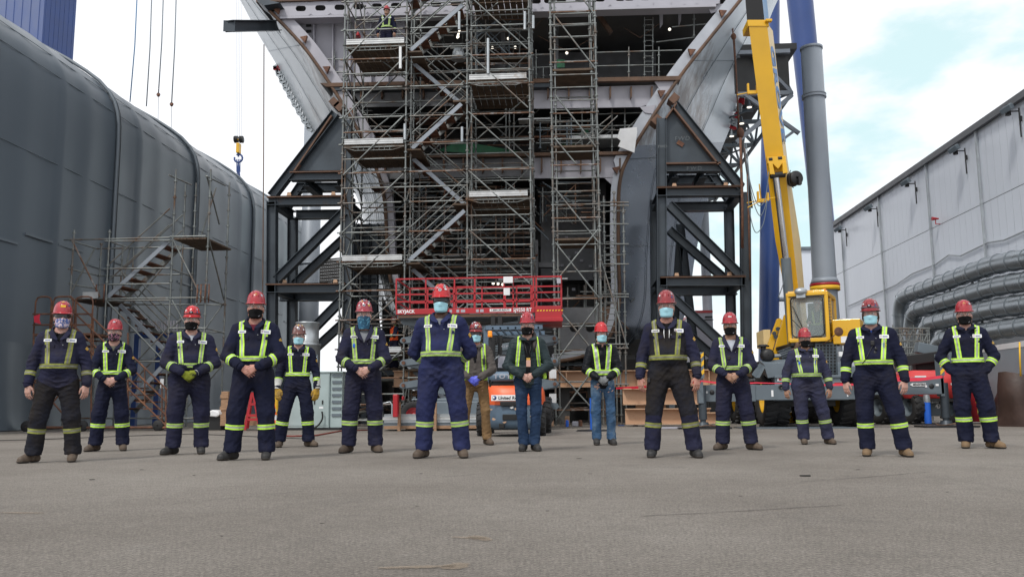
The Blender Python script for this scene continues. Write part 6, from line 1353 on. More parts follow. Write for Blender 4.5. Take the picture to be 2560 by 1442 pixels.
Yt = 22.6; ty = thing('yellow_skid', 'low weathered yellow steel skid on blocks at the right edge', 'skid', P(2510, 1050, Yt).to_2d().to_3d()); a, b = P(2483, 1004, Yt), P(2542, 1036, Yt)
q = MB(); q.bb((a.x, Yt, b.z), (b.x, Yt+.9, a.z)); q.bb((a.x-.02, Yt-.02, a.z-.03), (b.x+.02, Yt+.92, a.z+.01)); q.build('body', pm('weathered_yellow', (.42, .35, .05), .7, 0, .3, 3, col2=(.12, .11, .09), mix=(.5, .62), sc2=3), ty, bevel=.01)
q = MB(); q.bb((a.x+.1, Yt+.05, 0), (a.x+.3, Yt+.9, b.z)); q.bb((b.x-.3, Yt+.05, 0), (b.x-.1, Yt+.9, b.z)); q.build('feet', M['rust'], ty)
q = MB(); rows = []
for j in range(9):
    v = j/8; r_ = []
    for i in range(15): t = 2*math.pi*i/14; rr_ = (1.05-.16*v**2)*(1+.12*math.sin(3*t+j*.5)+.09*math.sin(7*t-j*.4)+.04*math.sin(13*t+j)); c = P(2566, 1038, 21.8); r_.append((c.x+.62*rr_*math.cos(t), 21.8+.6*rr_*math.sin(t), v*P(2556, 936, 21.8).z*(1+.06*math.sin(2*t+1)*v)))
    rows.append(r_)
q.grid(rows, True); q.add(rows[-1][:-1], [tuple(range(14))]); q.add(rows[0][:-1], [tuple(range(14))]); tag(q.build('tarpaulin', M['brown']), 'dark brown tarpaulin wrapped load at the right edge beside the yellow skid', 'tarpaulin')
q = MB(); a = G(2520, 1049); q.bb((a.x, a.y, .01), (a.x+2.4, a.y+.25, .09)); tag(q.build('white_plank', M['white']), 'white plank lying on the ground at the right edge', 'plank')
q = MB(); a = G(1652, 1072); q.bb((a.x, a.y, .005), (a.x+.9, a.y+.25, .05)); tag(q.build('white_board', M['primer']), 'pale board lying on the ground between the legs of the tall older man', 'board')
q = MB(); p0 = P(2549, 855, 20.6); q.path([p0, P(2550, 900, 20.6), P(2552, 940, 20.6)], .02, 5); tag(q.build('yellow_hose', M['hazy']), 'thin yellow hose hanging down the low grey wall at right', 'hose')
# ================================================================== people: distance-field bodies meshed with surface nets
class Field:
    def __init__(s, lo, hi, h):
        s.h = h; s.lo = np.array(lo, float); n = np.ceil((np.array(hi)-s.lo)/h).astype(int)+1; s.n = n
        s.D = np.full(tuple(n), 1.0, np.float32)
        s.ax = [(s.lo[i]+h*np.arange(n[i])).astype(np.float32) for i in range(3)]
    def sub(s, lo, hi):
        sl_ = []
        for i in range(3):
            a = int(max(0, math.floor((lo[i]-s.lo[i])/s.h))); b = int(min(s.n[i], math.ceil((hi[i]-s.lo[i])/s.h)+1))
            if b <= a: return None, None
            sl_.append(slice(a, b))
        return tuple(sl_), (s.ax[0][sl_[0]][:, None, None], s.ax[1][sl_[1]][None, :, None], s.ax[2][sl_[2]][None, None, :])
    def join(s, sl_, d, k, cut=False):
        A = s.D[sl_]
        if cut: s.D[sl_] = np.maximum(A, -d); return
        if k <= 0: s.D[sl_] = np.minimum(A, d); return
        h = np.maximum(k-np.abs(A-d), 0)/k; s.D[sl_] = np.minimum(A, d)-h*h*k*.25
    def cone(s, a, b, ra, rb, k=.02, sq=1.0, fr=None, cut=False):
        a, b = [np.array(q, float) for q in (a, b)]
        if fr is not None: a = fr(a); b = fr(b)
        R = max(ra, rb)*max(1, 1)+.03+k
        lo = np.minimum(a, b)-R; hi = np.maximum(a, b)+R; sl_, g_ = s.sub(lo, hi)
        if sl_ is None: return
        s.join(sl_, conedist(g_, a, b, ra, rb, sq), k, cut)
    def ell(s, c, r, k=.02, fr=None, cut=False):
        c = np.array(c, float)
        if fr is not None: c = fr(c)
        R = max(r)+.03+k; sl_, g_ = s.sub(c-R, c+R)
        if sl_ is None: return
        x, y, z = g_[0]-c[0], g_[1]-c[1], g_[2]-c[2]
        k0 = np.sqrt((x/r[0])**2+(y/r[1])**2+(z/r[2])**2)+1e-6; k1 = np.sqrt((x/r[0]**2)**2+(y/r[1]**2)**2+(z/r[2]**2)**2)+1e-6
        s.join(sl_, (k0*(k0-1)/k1).astype(np.float32), k, cut)
    def floor(s, z0): s.D = np.maximum(s.D, (z0-s.ax[2])[None, None, :])
    def ceil(s, z0): s.D = np.maximum(s.D, (s.ax[2]-z0)[None, None, :])
    def mesh(s):
        D = s.D; D[0], D[-1] = 1, 1; D[:, 0], D[:, -1] = 1, 1; D[:, :, 0], D[:, :, -1] = 1, 1
        S = D < 0; nx, ny, nz = D.shape
        offs = [(i, j, k) for i in (0, 1) for j in (0, 1) for k in (0, 1)]
        cnt = np.zeros((nx-1, ny-1, nz-1), np.int8)
        for i, j, k in offs: cnt += S[i:nx-1+i, j:ny-1+j, k:nz-1+k]
        act = (cnt > 0) & (cnt < 8); I = np.argwhere(act); n = len(I)
        vals = np.stack([D[I[:, 0]+i, I[:, 1]+j, I[:, 2]+k] for i, j, k in offs], 1)
        acc = np.zeros((n, 3)); c = np.zeros(n)
        for a in range(8):
            for b in range(a+1, 8):
                oa, ob = np.array(offs[a]), np.array(offs[b])
                if np.abs(oa-ob).sum() != 1: continue
                m = (vals[:, a] < 0) != (vals[:, b] < 0); t = vals[m, a]/(vals[m, a]-vals[m, b]); acc[m] += oa+t[:, None]*(ob-oa); c[m] += 1
        V = s.lo+s.h*(I+acc/c[:, None]); vid = np.full(act.shape, -1, np.int32); vid[act] = np.arange(n)
        Fs = []
        for ax_ in range(3):
            o = [a for a in range(3) if a != ax_]
            A = [slice(None)]*3; B = [slice(None)]*3; A[ax_] = slice(0, -1); B[ax_] = slice(1, None)
            ch = S[tuple(A)] != S[tuple(B)]; E = np.argwhere(ch); E = E[(E[:, o[0]] > 0) & (E[:, o[1]] > 0) & (E[:, o[0]] < D.shape[o[0]]-1) & (E[:, o[1]] < D.shape[o[1]]-1)]
            q = []
            for d0, d1 in ((-1, -1), (0, -1), (0, 0), (-1, 0)):
                C_ = E.copy(); C_[:, o[0]] += d0; C_[:, o[1]] += d1; q.append(vid[C_[:, 0], C_[:, 1], C_[:, 2]])
            q = np.stack(q, 1); ins = S[E[:, 0], E[:, 1], E[:, 2]]
            fl_ = ins if ax_ != 1 else ~ins
            q[~fl_] = q[~fl_][:, ::-1]; Fs.append(q)
        Fq = np.concatenate(Fs); return V, Fq
def conedist(g_, a, b, ra, rb, sq=1.0):
    ax, ay, az = a[0], a[1]/sq, a[2]; ba = np.array((b[0]-a[0], (b[1]-a[1])/sq, b[2]-a[2])); L2 = float(ba@ba)+1e-9
    x, y, z = g_[0]-ax, g_[1]/sq-ay, g_[2]-az
    t = np.clip((x*ba[0]+y*ba[1]+z*ba[2])/L2, 0, 1)
    return ((np.sqrt((x-t*ba[0])**2+(y-t*ba[1])**2+(z-t*ba[2])**2)-(ra+(rb-ra)*t))*min(1, sq)).astype(np.float32)
def normals(V, Fq):
    a = V[Fq[:, 2]]-V[Fq[:, 0]]; b = V[Fq[:, 3]]-V[Fq[:, 1]]; n = np.cross(a, b); N_ = np.zeros_like(V)
    for k in range(4): np.add.at(N_, Fq[:, k], n)
    return N_/(np.linalg.norm(N_, axis=1)[:, None]+1e-12)
def relax(V, Fq, it=1, lam=.5):
    for _ in range(it):
        A = np.zeros_like(V); c = np.zeros(len(V))
        for k in range(4):
            for j in ((k+1) % 4, (k+3) % 4): np.add.at(A, Fq[:, k], V[Fq[:, j]]); np.add.at(c, Fq[:, k], 1)
        V = V+lam*(A/np.maximum(c, 1)[:, None]-V)
    return V
def npmesh(name, V, Fq, mats, parent, mi=None):
    me = bpy.data.meshes.new(name); V = np.asarray(V, np.float32); n = len(Fq)
    me.vertices.add(len(V)); me.vertices.foreach_set('co', V.ravel()); me.loops.add(n*4); me.loops.foreach_set('vertex_index', np.asarray(Fq, np.int32).ravel())
    me.polygons.add(n); me.polygons.foreach_set('loop_start', np.arange(0, 4*n, 4, dtype=np.int32))
    for m in (mats if isinstance(mats, (list, tuple)) else [mats]): me.materials.append(m)
    if mi is not None: me.polygons.foreach_set('material_index', np.asarray(mi, np.int32))
    me.polygons.foreach_set('use_smooth', np.ones(n, bool)); me.update(calc_edges=True)
    o = bpy.data.objects.new(name, me); C.objects.link(o); o.parent = parent; return o
def waves(V, seed, lam0, lam1, n=7, aniso=(1, 1, 1)):
    r = np.random.RandomState(seed); out_ = np.zeros(len(V)); W_ = V*np.array(aniso)
    W_ = W_+.03*np.sin(V[:, [1, 2, 0]]*r.uniform(9, 16)+r.uniform(0, 6))
    for _ in range(n):
        d = r.normal(size=3); d /= np.linalg.norm(d); k = 2*math.pi/r.uniform(lam0, lam1); s = np.sin(W_@d*k+r.uniform(0, 6.28)); out_ += (1-np.abs(s))**1.5-.35
    return out_/math.sqrt(n)
def unit(v): v = np.array(v, float); return v/np.linalg.norm(v)
def band(name, V, N_, Fq, lab, keep, zones, mats, parent, mid=None, off=.004):
    """cut a strip out of a garment between planes, lifted off it; mid = two planes bounding the silver centre"""
    fm = np.isin(lab[Fq[:, 0]], keep)
    cen = V[Fq].mean(1)
    for co, no in zones: fm &= ((cen-np.array(co))@np.array(no)) < .02
    F_ = Fq[fm]
    if len(F_) < 4: return None
    used = np.unique(F_); mp_ = {int(u): i for i, u in enumerate(used)}; bm = bmesh.new(); vs = [bm.verts.new(tuple(V[u]+N_[u]*off)) for u in used]
    for f in F_:
        try: bm.faces.new([vs[mp_[int(i)]] for i in f])
        except ValueError: pass
    for co, no in zones: bmesh.ops.bisect_plane(bm, geom=bm.verts[:]+bm.edges[:]+bm.faces[:], plane_co=tuple(co), plane_no=tuple(no), clear_outer=True)
    if mid:
        for co, no in mid: bmesh.ops.bisect_plane(bm, geom=bm.verts[:]+bm.edges[:]+bm.faces[:], plane_co=tuple(co), plane_no=tuple(no))
        for f in bm.faces:
            c = np.array(f.calc_center_median()); f.material_index = 1 if all((c-np.array(co))@np.array(no) < 0 for co, no in mid) else 0
    for f in bm.faces: f.smooth = True
    if not bm.faces: bm.free(); return None
    me = bpy.data.meshes.new(name); bm.to_mesh(me); bm.free()
    for m in mats: me.materials.append(m)
    o = bpy.data.objects.new(name, me); C.objects.link(o); o.parent = parent; return o
# ---- materials
def cloth(name, col, rough=.85, dirt=None, mix=(.5, .72), var=.20, sc=4.5, bs=13): 
    m = pm(name, col, rough, 0, var, sc, col2=dirt, mix=mix, sc2=2.6, bump=.75, bscale=bs, spec=.12); return m
CL = {'navy': cloth('navy_coverall', (.012, .014, .032), dirt=(.022, .021, .030)), 'navy2': cloth('worn_navy_coverall', (.020, .021, .044), dirt=(.034, .031, .040)),
      'blue': cloth('blue_coverall', (.022, .027, .078), dirt=(.030, .032, .060)), 'grimy': cloth('grimy_coverall', (.017, .018, .026), dirt=(.022, .019, .018), mix=(.42, .6)), 'faded': cloth('faded_navy', (.034, .036, .068), dirt=(.045, .042, .052)),
      'black': cloth('black_cloth', (.010, .010, .012)), 'denim': cloth('denim', (.022, .042, .088), dirt=(.05, .08, .13)), 'denim2': cloth('light_denim', (.045, .092, .17), dirt=(.13, .19, .26), mix=(.5, .62)), 'tan': cloth('tan_canvas', (.20, .125, .062), dirt=(.13, .08, .045)),
      'hoodie': cloth('grey_brown_hoodie', (.085, .075, .070)), 'grey': cloth('grey_tee', (.20, .21, .23)), 'white': cloth('white_tee', (.42, .45, .50)), 'olive': cloth('olive_tee', (.14, .14, .11)), 'maroon': cloth('maroon_tee', (.13, .02, .035)),
      'bluetee': cloth('blue_tee', (.02, .05, .20)), 'puffer': cloth('dark_teal_jacket', (.022, .034, .038), .45, dirt=(.03, .045, .05)), 'rain': cloth('black_rain_jacket', (.008, .009, .012), .42), 'orange': cloth('orange_vest', (.75, .10, .03))}
lime = cloth('lime_tape', (.50, .80, .10), .6, var=.06); silver = pm('reflective_tape', (.36, .38, .36), .45, .1, .12, 8)
lime_d = cloth('dirty_lime_tape', (.27, .29, .07), .7, dirt=(.13, .13, .06), mix=(.45, .62)); silver_d = pm('dirty_reflective_tape', (.18, .18, .15), .6, 0, .25, 12)
lime_m = cloth('worn_lime_tape', (.40, .60, .14), .65, dirt=(.25, .30, .12)); silver_m = pm('worn_reflective_tape', (.27, .28, .25), .55, 0, .2, 10)
TAPE = {'new': (lime, silver), 'worn': (lime_m, silver_m), 'dirty': (lime_d, silver_d)}
def skinmat(name, col):
    m = pm(name, col, .5, 0, .07, 12, bump=.08, bscale=90); b = m.node_tree.nodes['Principled BSDF']; b.inputs['Subsurface Weight'].default_value = .12; b.inputs['Subsurface Scale'].default_value = .02; return m
SK = {'fair': skinmat('fair_skin', (.50, .29, .235)), 'ruddy': skinmat('ruddy_skin', (.45, .22, .17)), 'tan': skinmat('tan_skin', (.36, .20, .135)), 'dark': skinmat('dark_skin', (.085, .040, .025))}
eye_w = pm('eye_white', (.6, .58, .56), .2); eye_d = pm('iris', (.03, .02, .015), .15)
helm = {k: pm('helmet_'+k, c, .28, 0, .08, 6, col2=d, mix=(.60, .75), sc2=9, coat=.3) for k, c, d in (('red', (.37, .022, .034), (.20, .025, .03)), ('brightred', (.52, .012, .018), (.36, .02, .025)), ('worn', (.26, .022, .028), (.09, .04, .04)), ('sticker', (.34, .04, .06), (.40, .34, .32)), ('brown', (.16, .06, .05), (.35, .30, .28)))}
M['maskblue'] = pm('surgical_mask_blue', (.36, .66, .76), .7, 0, .04, 20); M['maskblack'] = cloth('black_mask', (.008, .008, .009), .8)
M['camo'] = pm('patterned_mask', (.08, .13, .35), .8, 0, .2, 20, col2=(.6, .5, .55), mix=(.5, .52), sc2=40); M['camo2'] = pm('patterned_dark_mask', (.015, .01, .015), .8, 0, .2, 20, col2=(.45, .18, .28), mix=(.54, .56), sc2=45); M['gaiter'] = pm('blue_patterned_gaiter', (.015, .08, .15), .75, 0, .4, 18, col2=(.12, .35, .50), mix=(.55, .6), sc2=28)
M['glass_clear'] = pm('clear_goggles', (.55, .5, .5), .08, 0, .05, 4, alpha=.13); M['glass_dark'] = pm('dark_glasses', (.01, .01, .012), .1, 0, .05, 4)
M['hair_d'] = pm('dark_hair', (.018, .012, .010), .6, 0, .3, 30, stretch=(8, 8, 1)); M['hair_b'] = pm('brown_hair', (.06, .035, .022), .6, 0, .3, 30, stretch=(8, 8, 1))
M['bootb'] = pm('brown_boot', (.085, .060, .042), .7, 0, .25, 9, col2=(.14, .11, .08), mix=(.55, .7), sc2=12); M['bootk'] = pm('black_boot', (.022, .021, .021), .6, 0, .3, 9, col2=(.06, .055, .05), mix=(.58, .72), sc2=12); M['boott'] = pm('tan_boot', (.18, .115, .06), .7, 0, .25, 9, col2=(.08, .06, .045), mix=(.55, .7), sc2=9)
M['sole'] = pm('boot_sole', (.05, .042, .035), .8, 0, .2, 9)
M['gl_yellow'] = cloth('yellow_glove', (.50, .30, .05), dirt=(.2, .15, .1)); M['gl_lime'] = cloth('lime_black_glove', (.20, .23, .03), dirt=(.02, .02, .02), mix=(.44, .48)); M['gl_blue'] = pm('nitrile_glove', (.10, .12, .62), .4, 0, .08, 12); M['gl_grey'] = cloth('grey_knit_glove', (.22, .23, .24), dirt=(.05, .05, .05), mix=(.5, .6)); M['gl_white'] = cloth('white_cuff', (.5, .5, .48))
gold = pm('gold_sticker', (.55, .33, .06), .4)
S_, E_, W_P = None, None, None
def hand(F_, Wr, d, n_, t_, sc=1.0, curl=.5, infl=0.0):
    """palm + four fingers + thumb, d finger direction, n_ palm normal (curl towards it), t_ thumb side"""
    d, n_ = unit(d), unit(n_); n_ = unit(n_-d*(n_@d)); t_ = unit(np.array(t_)-d*(np.array(t_)@d)-n_*(np.array(t_)@n_)); Wr = np.array(Wr, float)
    i = infl
    F_.cone(Wr-d*.02, Wr+d*.02, .026*sc+i, .026*sc+i, .012, 1)
    for k, o in enumerate((.030, .010, -.010, -.029)):
        kn = Wr+d*(.098-.004*abs(k-1))*sc+t_*o*sc+n_*.003
        F_.cone(Wr+d*.015+t_*o*.55*sc, kn, .0155*sc+i, .0125*sc+i, .012)
        Ls = np.array((.040, .026, .020))*(.92, 1.02, .96, .78)[k]*sc; a = 0; p = kn; sp = (k-1.5)*-.05
        for j, l in enumerate(Ls):
            a += curl*(.7, .9, .6)[j]; dd = unit(d*math.cos(a)+n_*math.sin(a)+t_*sp*(1 if a < 1 else 0)); q_ = p+dd*l; F_.cone(p, q_, (.0092-.0006*j)*sc+i, (.0088-.0007*j)*sc+i, .003); p = q_
    b0 = Wr+d*.028*sc+t_*.026*sc+n_*.006; b1 = b0+unit(d*.75+t_*.55+n_*.35)*.042*sc; b2 = b1+unit(d*.95+t_*.12+n_*.35)*.034*sc; b3 = b2+unit(d*.95-t_*.15+n_*.4)*.024*sc
    F_.cone(b0, b1, .0165*sc+i, .0125*sc+i, .010); F_.cone(b1, b2, .0115*sc+i, .0105*sc+i, .004); F_.cone(b2, b3, .0105*sc+i, .009*sc+i, .004)
POSE = {}
def arm(pose, sx):
    x = sx
    if pose == 'hang': return dict(E=(x*.275, .03, 1.14), W=(x*.300, -.045, .895), d=(x*-.05, -.12, -1), n=(-x*.55, .8, 0), t=(-x, -.5, 0), curl=.38)
    if pose == 'clasp': return dict(E=(x*.270, -.03, 1.15), W=(x*.090, -.225 if x < 0 else -.245, 1.035), d=(-x*.80, -.05, -.60 if x < 0 else -.45), n=(0, 1, -.1), t=(0, -.2, 1), curl=.45 if x < 0 else .62)
    if pose == 'behind': return dict(E=(x*.285, .09, 1.14), W=(x*.13, .20, 1.0), d=(-x*.8, 0, -.5), n=(0, -1, 0), t=(0, 0, 1), curl=.5)
    if pose == 'pocket': return dict(E=(x*.315, .05, 1.15), W=(x*.200, -.03, .975), d=(-x*.5, .1, -1), n=(-x, 0, 0), t=(-x*.1, -1, 0), curl=.3)
    if pose == 'reach': return dict(E=(x*.27, -.10, 1.18), W=(x*.20, -.33, 1.16), d=(0, -1, -.1), n=(0, 0, -1), t=(-x, 0, 0), curl=.9)
PN = [0]
def person(label, uf, vf, vt, feet=None, pose='hang', top='coverall', col='navy', tape='new', mask='black', skin='fair', glasses='clear', helmet='red', boots='bootb', fat=1.0, yaw=None, headyaw=0, tee='grey', vneck=1.0, hair=None, gloves=None, lamp=False, name=None, legs='coverall', toe=(25, 25), extras=(), base=None, scale=None, stick='triad', stance=.18, seated=False, backpack=None, armsc=1.0, hood=None, patch=True, sig=None, cmap=None):
    PN[0] += 1; seed = PN[0]*13
    if base is None: base = G(uf, vf)
    H = P(uf, vt, base.y).z-base.z if scale is None else scale*1.87; sc = H/1.87
    rz = -math.atan2(base.x, base.y)*.8 if yaw is None else yaw
    if feet is not None: mpp = base.y/F/sc; fx = [(feet[0]-uf)*mpp, (feet[1]-uf)*mpp]
    else: fx = [-stance, stance]
    body_name = 'person'
    # ---------- local definitions
    f = fat; LG = []
    hipz, kz = .93, .52
    legsJ = []
    for i, sx in enumerate((-1, 1)):
        x = fx[i]; hx_ = sx*.098*min(f, 1.15); kx = hx_*.45+x*.55+sx*.012
        if seated: legsJ.append(((hx_, 0, .55), (sx*.16, -.42, .55), (sx*.15, -.40, .14), sx, toe[i]))
        else: legsJ.append(((hx_, 0, hipz), (kx, -.018, kz), (x, .02, .115), sx, toe[i]))
    dz = -.38 if seated else 0
    def Z(p): return (p[0], p[1], p[2]+dz)
    A = []
    for sx in (-1, 1):
        a = arm(pose if isinstance(pose, str) else pose[0 if sx < 0 else 1], sx)
        ff = 1+(f-1)*.7
        a['S'] = (sx*.178*min(ff, 1.12), .012, 1.435); a['E'] = (a['E'][0]*ff, a['E'][1], a['E'][2]); a['W'] = (a['W'][0]*(ff if (pose if isinstance(pose, str) else '') == 'hang' else 1), a['W'][1]-(f-1)*.12*(1 if a['W'][1] < -.1 else 0), a['W'][2]); a['sx'] = sx
        if pose == 'clasp': r1 = ((seed*29) % 13-6)/6; a['W'] = (a['W'][0]+r1*.012, a['W'][1], a['W'][2]+r1*.022); a['E'] = (a['E'][0]*(1+.05*(((seed*11) % 7)-3)/3), a['E'][1]+.02*r1, a['E'][2]+.01*r1)
        for k in ('S', 'E', 'W'): a[k] = Z(a[k])
        A.append(a)
    hy = math.radians(headyaw); cy, sy_ = math.cos(hy), math.sin(hy)
    def HF(p):
        p = np.array(p, float); q_ = p-np.array((0, .01, 1.6)); return np.array((q_[0]*cy-q_[1]*sy_, q_[0]*sy_+q_[1]*cy, q_[2]))+np.array((0, .01, 1.6+dz))
    # ---------- skin body, one continuous surface
    if yaw is None: rz += (((seed*37) % 17)-8)*.016
    B = Field((-.50, -.5 if not seated else -.62, -.0), (.50, .36, 1.84+dz), .0068)
    def tors(F_, g=0.0, lower=True):
        F_.cone(Z((-.13*f, .012, 1.42)), Z((.13*f, .012, 1.42)), .072+g, .072+g, .04, .95)
        F_.cone(Z((-.045*f, .0, 1.34)), Z((-.055*f, .0, 1.12)), .118*f+g, .110*f+g, .05, .82); F_.cone(Z((.045*f, .0, 1.34)), Z((.055*f, .0, 1.12)), .118*f+g, .110*f+g, .05, .82)
        if f > 1.02: F_.ell(Z((0, -.035*f, 1.13)), (.15*f+g, .115*f+g+(f-1)*.15, .16), .06)
        if lower: F_.cone(Z((-.05*f, .008, 1.05)), Z((-.055*f, .01, .93)), .108*f+g, .118*f+g, .05, .85); F_.cone(Z((.05*f, .008, 1.05)), Z((.055*f, .01, .93)), .108*f+g, .118*f+g, .05, .85)
    tors(B, -.015)
    B.cone(Z((0, .022, 1.60)), Z((0, .018, 1.47)), .058, .064, .02)
    for sx in (-1, 1): B.cone(Z((sx*.03, .03, 1.53)), Z((sx*.12, .02, 1.455)), .035, .045, .04)
    # head
    B.ell((0, .018, 1.705), (.076, .096, .098), .02, HF); B.ell((0, -.022, 1.648), (.069, .074, .086), .03, HF); B.ell((0, -.05, 1.585), (.040, .036, .034), .03, HF)
    for sx in (-1, 1):
        B.cone((sx*.060, .0, 1.605), (sx*.032, -.055, 1.582), .022, .020, .02, fr=HF)
        B.cone((sx*.012, -.094, 1.712), (sx*.046, -.082, 1.710), .009, .008, .012, fr=HF); B.ell((sx*.042, -.058, 1.655), (.020, .018, .018), .02, HF)
        B.ell((sx*.031, -.100, 1.690), (.017, .012, .010), .008, HF, cut=True); B.ell((sx*.082, .012, 1.665), (.010, .021, .032), .006, HF)
    B.cone((0, -.092, 1.698), (0, -.112, 1.655), .0085, .0125, .010, fr=HF)
    for sx in (-1, 1): B.ell((sx*.011, -.104, 1.650), (.008, .010, .007), .006, HF)
    B.cone((-.018, -.088, 1.618), (.018, -.088, 1.618), .0065, .0065, .006, fr=HF); B.cone((-.014, -.087, 1.608), (.014, -.087, 1.608), .0070, .0070, .006, fr=HF)
    for a in A:
        B.cone(a['S'], a['E'], .050, .040, .03); B.cone(a['E'], a['W'], .040, .027, .015)
        if not gloves: hand(B, a['W'], a['d'], a['n'], a['t'], armsc, a['curl'])
    for h_, k_, an, sx, tw in legsJ: B.cone(h_, k_, .085, .058, .04); B.cone(k_, an, .056, .038, .02); B.cone(an, (an[0], an[1]+.01, .07), .036, .034, .02)
    V, Fq = B.mesh(); V = relax(V, Fq, 1, .35)
    root = npmesh(body_name, V, Fq, SK[skin], None); root.location = base; root.rotation_euler = (0, 0, rz); root.scale = (sc, sc, sc); tag(root, label, 'person', 'shipyard workers')
    # eyes
    for sx in (-1, 1):
        q = MB(); c = HF((sx*.031, -.079, 1.689)); q.sphere(c, .0135, 10, 8); q.mat(1); q.sphere(HF((sx*.031, -.0885, 1.689)), .0062, 8, 6); q.build('eye', [eye_w, eye_d], root, local=True)
        q = MB(); q.path([HF((sx*.014, -.099, 1.715)), HF((sx*.034, -.098, 1.720)), HF((sx*.050, -.084, 1.714))], .0045, 5); q.build('eyebrow', M['hair_b'], root, local=True)
    # ---------- garments
    def garment(name, parts, mat, h=.0092, amp=1.0, neck=True, zmin=None, zmax=None, v=vneck, cuts=(), aniso=(1, 1, 1), lean=0):
        lo = (-.56, -.42 if not seated else -.66, .02); hi = (.56, .40, 1.60+dz); F_ = Field(lo, hi, h); labs = []
        if 'torso' in parts: tors(F_, .018, True); labs += [('torso', Z((s_*.05*f, -.01, 1.36)), Z((s_*.055*f, -.01, .98)), .130*f) for s_ in (-1, 1)]; labs.append(('torso', Z((-.12, 0, 1.43)), Z((.12, 0, 1.43)), .07))
        if 'torso' in parts:
            for sx in (-1, 1): F_.cone(Z((sx*.03, .03, 1.53)), Z((sx*.15, .015, 1.468)), .045, .058, .04)
        if 'arms' in parts:
            for i, a in enumerate(A):
                F_.cone(a['S'], a['E'], .078*(1+(f-1)*.6)+lean, .066*(1+(f-1)*.5)+lean, .03)
                e, w_ = np.array(a['E']), np.array(a['W']); F_.cone(e, w_-(w_-e)*.03, .066*(1+(f-1)*.5)+lean, .052+lean, .012); labs += [('arm%d' % i, a['S'], a['E'], .07), ('fore%d' % i, a['E'], a['W'], .055)]
        if 'legs' in parts:
            w0, w1, w2 = (.119*f, .098, .091) if legs == 'coverall' else (.098*f, .072, .072)
            if 'torso' not in parts:
                F_.cone((-.05*f, .008, 1.0+dz), (-.055*f, .01, .93+dz), .118*f, .125*f, .05, .85); F_.cone((.05*f, .008, 1.0+dz), (.055*f, .01, .93+dz), .118*f, .125*f, .05, .85)
                labs.append(('torso', Z((0, 0, 1.1)), Z((0, 0, 1.0)), .13*f))
            for i, (h_, k_, an, sx, tw) in enumerate(legsJ):
                F_.cone(h_, k_, w0, w1, .035); F_.cone(k_, an, w1, w2, .03); F_.cone((an[0], an[1], .15), (an[0], an[1]-.05, .10), w2*.93, w2*.80, .03); labs += [('leg%d' % i, h_, k_, .1), ('shin%d' % i, k_, an, .088)]
            F_.floor(.082)
        if zmin: F_.floor(zmin+dz)
        if zmax: F_.ceil(zmax+dz)
        V, Fq = F_.mesh()
        g3 = (V[:, 0], V[:, 1], V[:, 2]); ds = np.stack([conedist(g3, np.array(a_, float), np.array(b_, float), r_, r_) for _, a_, b_, r_ in labs], 1); idx = ds.argmin(1); lab = np.array([l[0] for l in labs])[idx]
        N_ = normals(V, Fq); cl = N_ if True else 0
        # folds: deeper near the joints and where cloth bunches
        amp_v = np.full(len(V), .0018)
        def near(c, r, g_): return g_*np.exp(-((V-np.array(c))**2).sum(1)/r**2)
        for a in A: amp_v += near(a['E'], .12, .0095)+near(a['W'], .08, .004)+near(a['S'], .12, .004)
        for h_, k_, an, sx, tw in legsJ: amp_v += near(k_, .14, .006)+near((an[0], an[1], .14), .10, .013)
        amp_v += near(Z((0, -.1, .88)), .17, .011)+near(Z((0, 0, 1.04)), .2, .006)
        fine_ = waves(V, seed, .09, .17, 5, (.75, .75, 1.25)); big_ = waves(V, seed+5, .16, .34, 5, (1, 1, .45))
        V = V+N_*(amp*(amp_v*fine_+.009*big_))[:, None]
        if 'legs' in parts and 'torso' in parts or name == 'jacket':      # front placket ridge
            m = (np.abs(V[:, 0]+.006) < .020) & (V[:, 1] < -.02) & (V[:, 2] > .92+dz); V[m] += N_[m]*.0035
        for zc in ((.50, .62) if False else ()): pass
        V = relax(V, Fq, 1, .25)
        if neck:                                                             # open neck and V
            z_ = V[:, 2]-dz; c_ = V[Fq].mean(1); zc = c_[:, 2]-dz; vz0 = 1.59-.17*v
            hole = (zc > 1.528) & (np.hypot(c_[:, 0], c_[:, 1]-.02) < .075)
            hole |= (c_[:, 1] < -.0) & (zc > vz0) & (np.abs(c_[:, 0]) < (zc-vz0)*.07/.11+.004)
            keepf = ~hole
        else: keepf = np.ones(len(Fq), bool)
        for cfn in cuts: keepf &= ~cfn(V[Fq].mean(1))
        Fk = Fq[keepf]; N_ = normals(V, Fk); o = npmesh(name, V, Fk, mat, root)
        return o, V, N_, Fk, lab
    def collar(par, mat, v=vneck, big=1.0):
        vz = 1.59-.17*v; pts = [(0, .088, 1.572), (.045, .075, 1.572), (.074, .045, 1.566), (.086, .005, 1.554), (.076, -.045, 1.532), (.048, -.092*f, (1.52+vz)/2+.02), (.012, -.122*f, vz+.025)]
        fullp = [(-x, y, z_) for x, y, z_ in pts[:0:-1]]+pts; rows = []
        fullp = [np.array(p) for p in [Vector(p) for p in smooth_pl([Vector(p) for p in fullp], 4)]]
        c0 = np.array((0, .02, 1.5))
        for i, p in enumerate(fullp):
            o = p-c0; o[2] = 0; o = o/np.linalg.norm(o); t_ = abs(i/(len(fullp)-1)*2-1); w_ = (.045 if t_ < .85 else .045*(1-t_)/.15+.012)*big
            side = unit((math.copysign(1, p[0]) if abs(p[0]) > .01 else 0, .0, 0)) if t_ > .7 else o
            dn = o*(.018)+side*w_*.75*(t_ > .7)+np.array((0, 0, -w_*(.85 if t_ <= .7 else .35)))
            rows.append([Z(p+np.array((0, 0, -.02))), Z(p+o*.004+np.array((0, 0, .010))), Z(p+o*.014+np.array((0, 0, .006))), Z(p+dn+o*.012)])
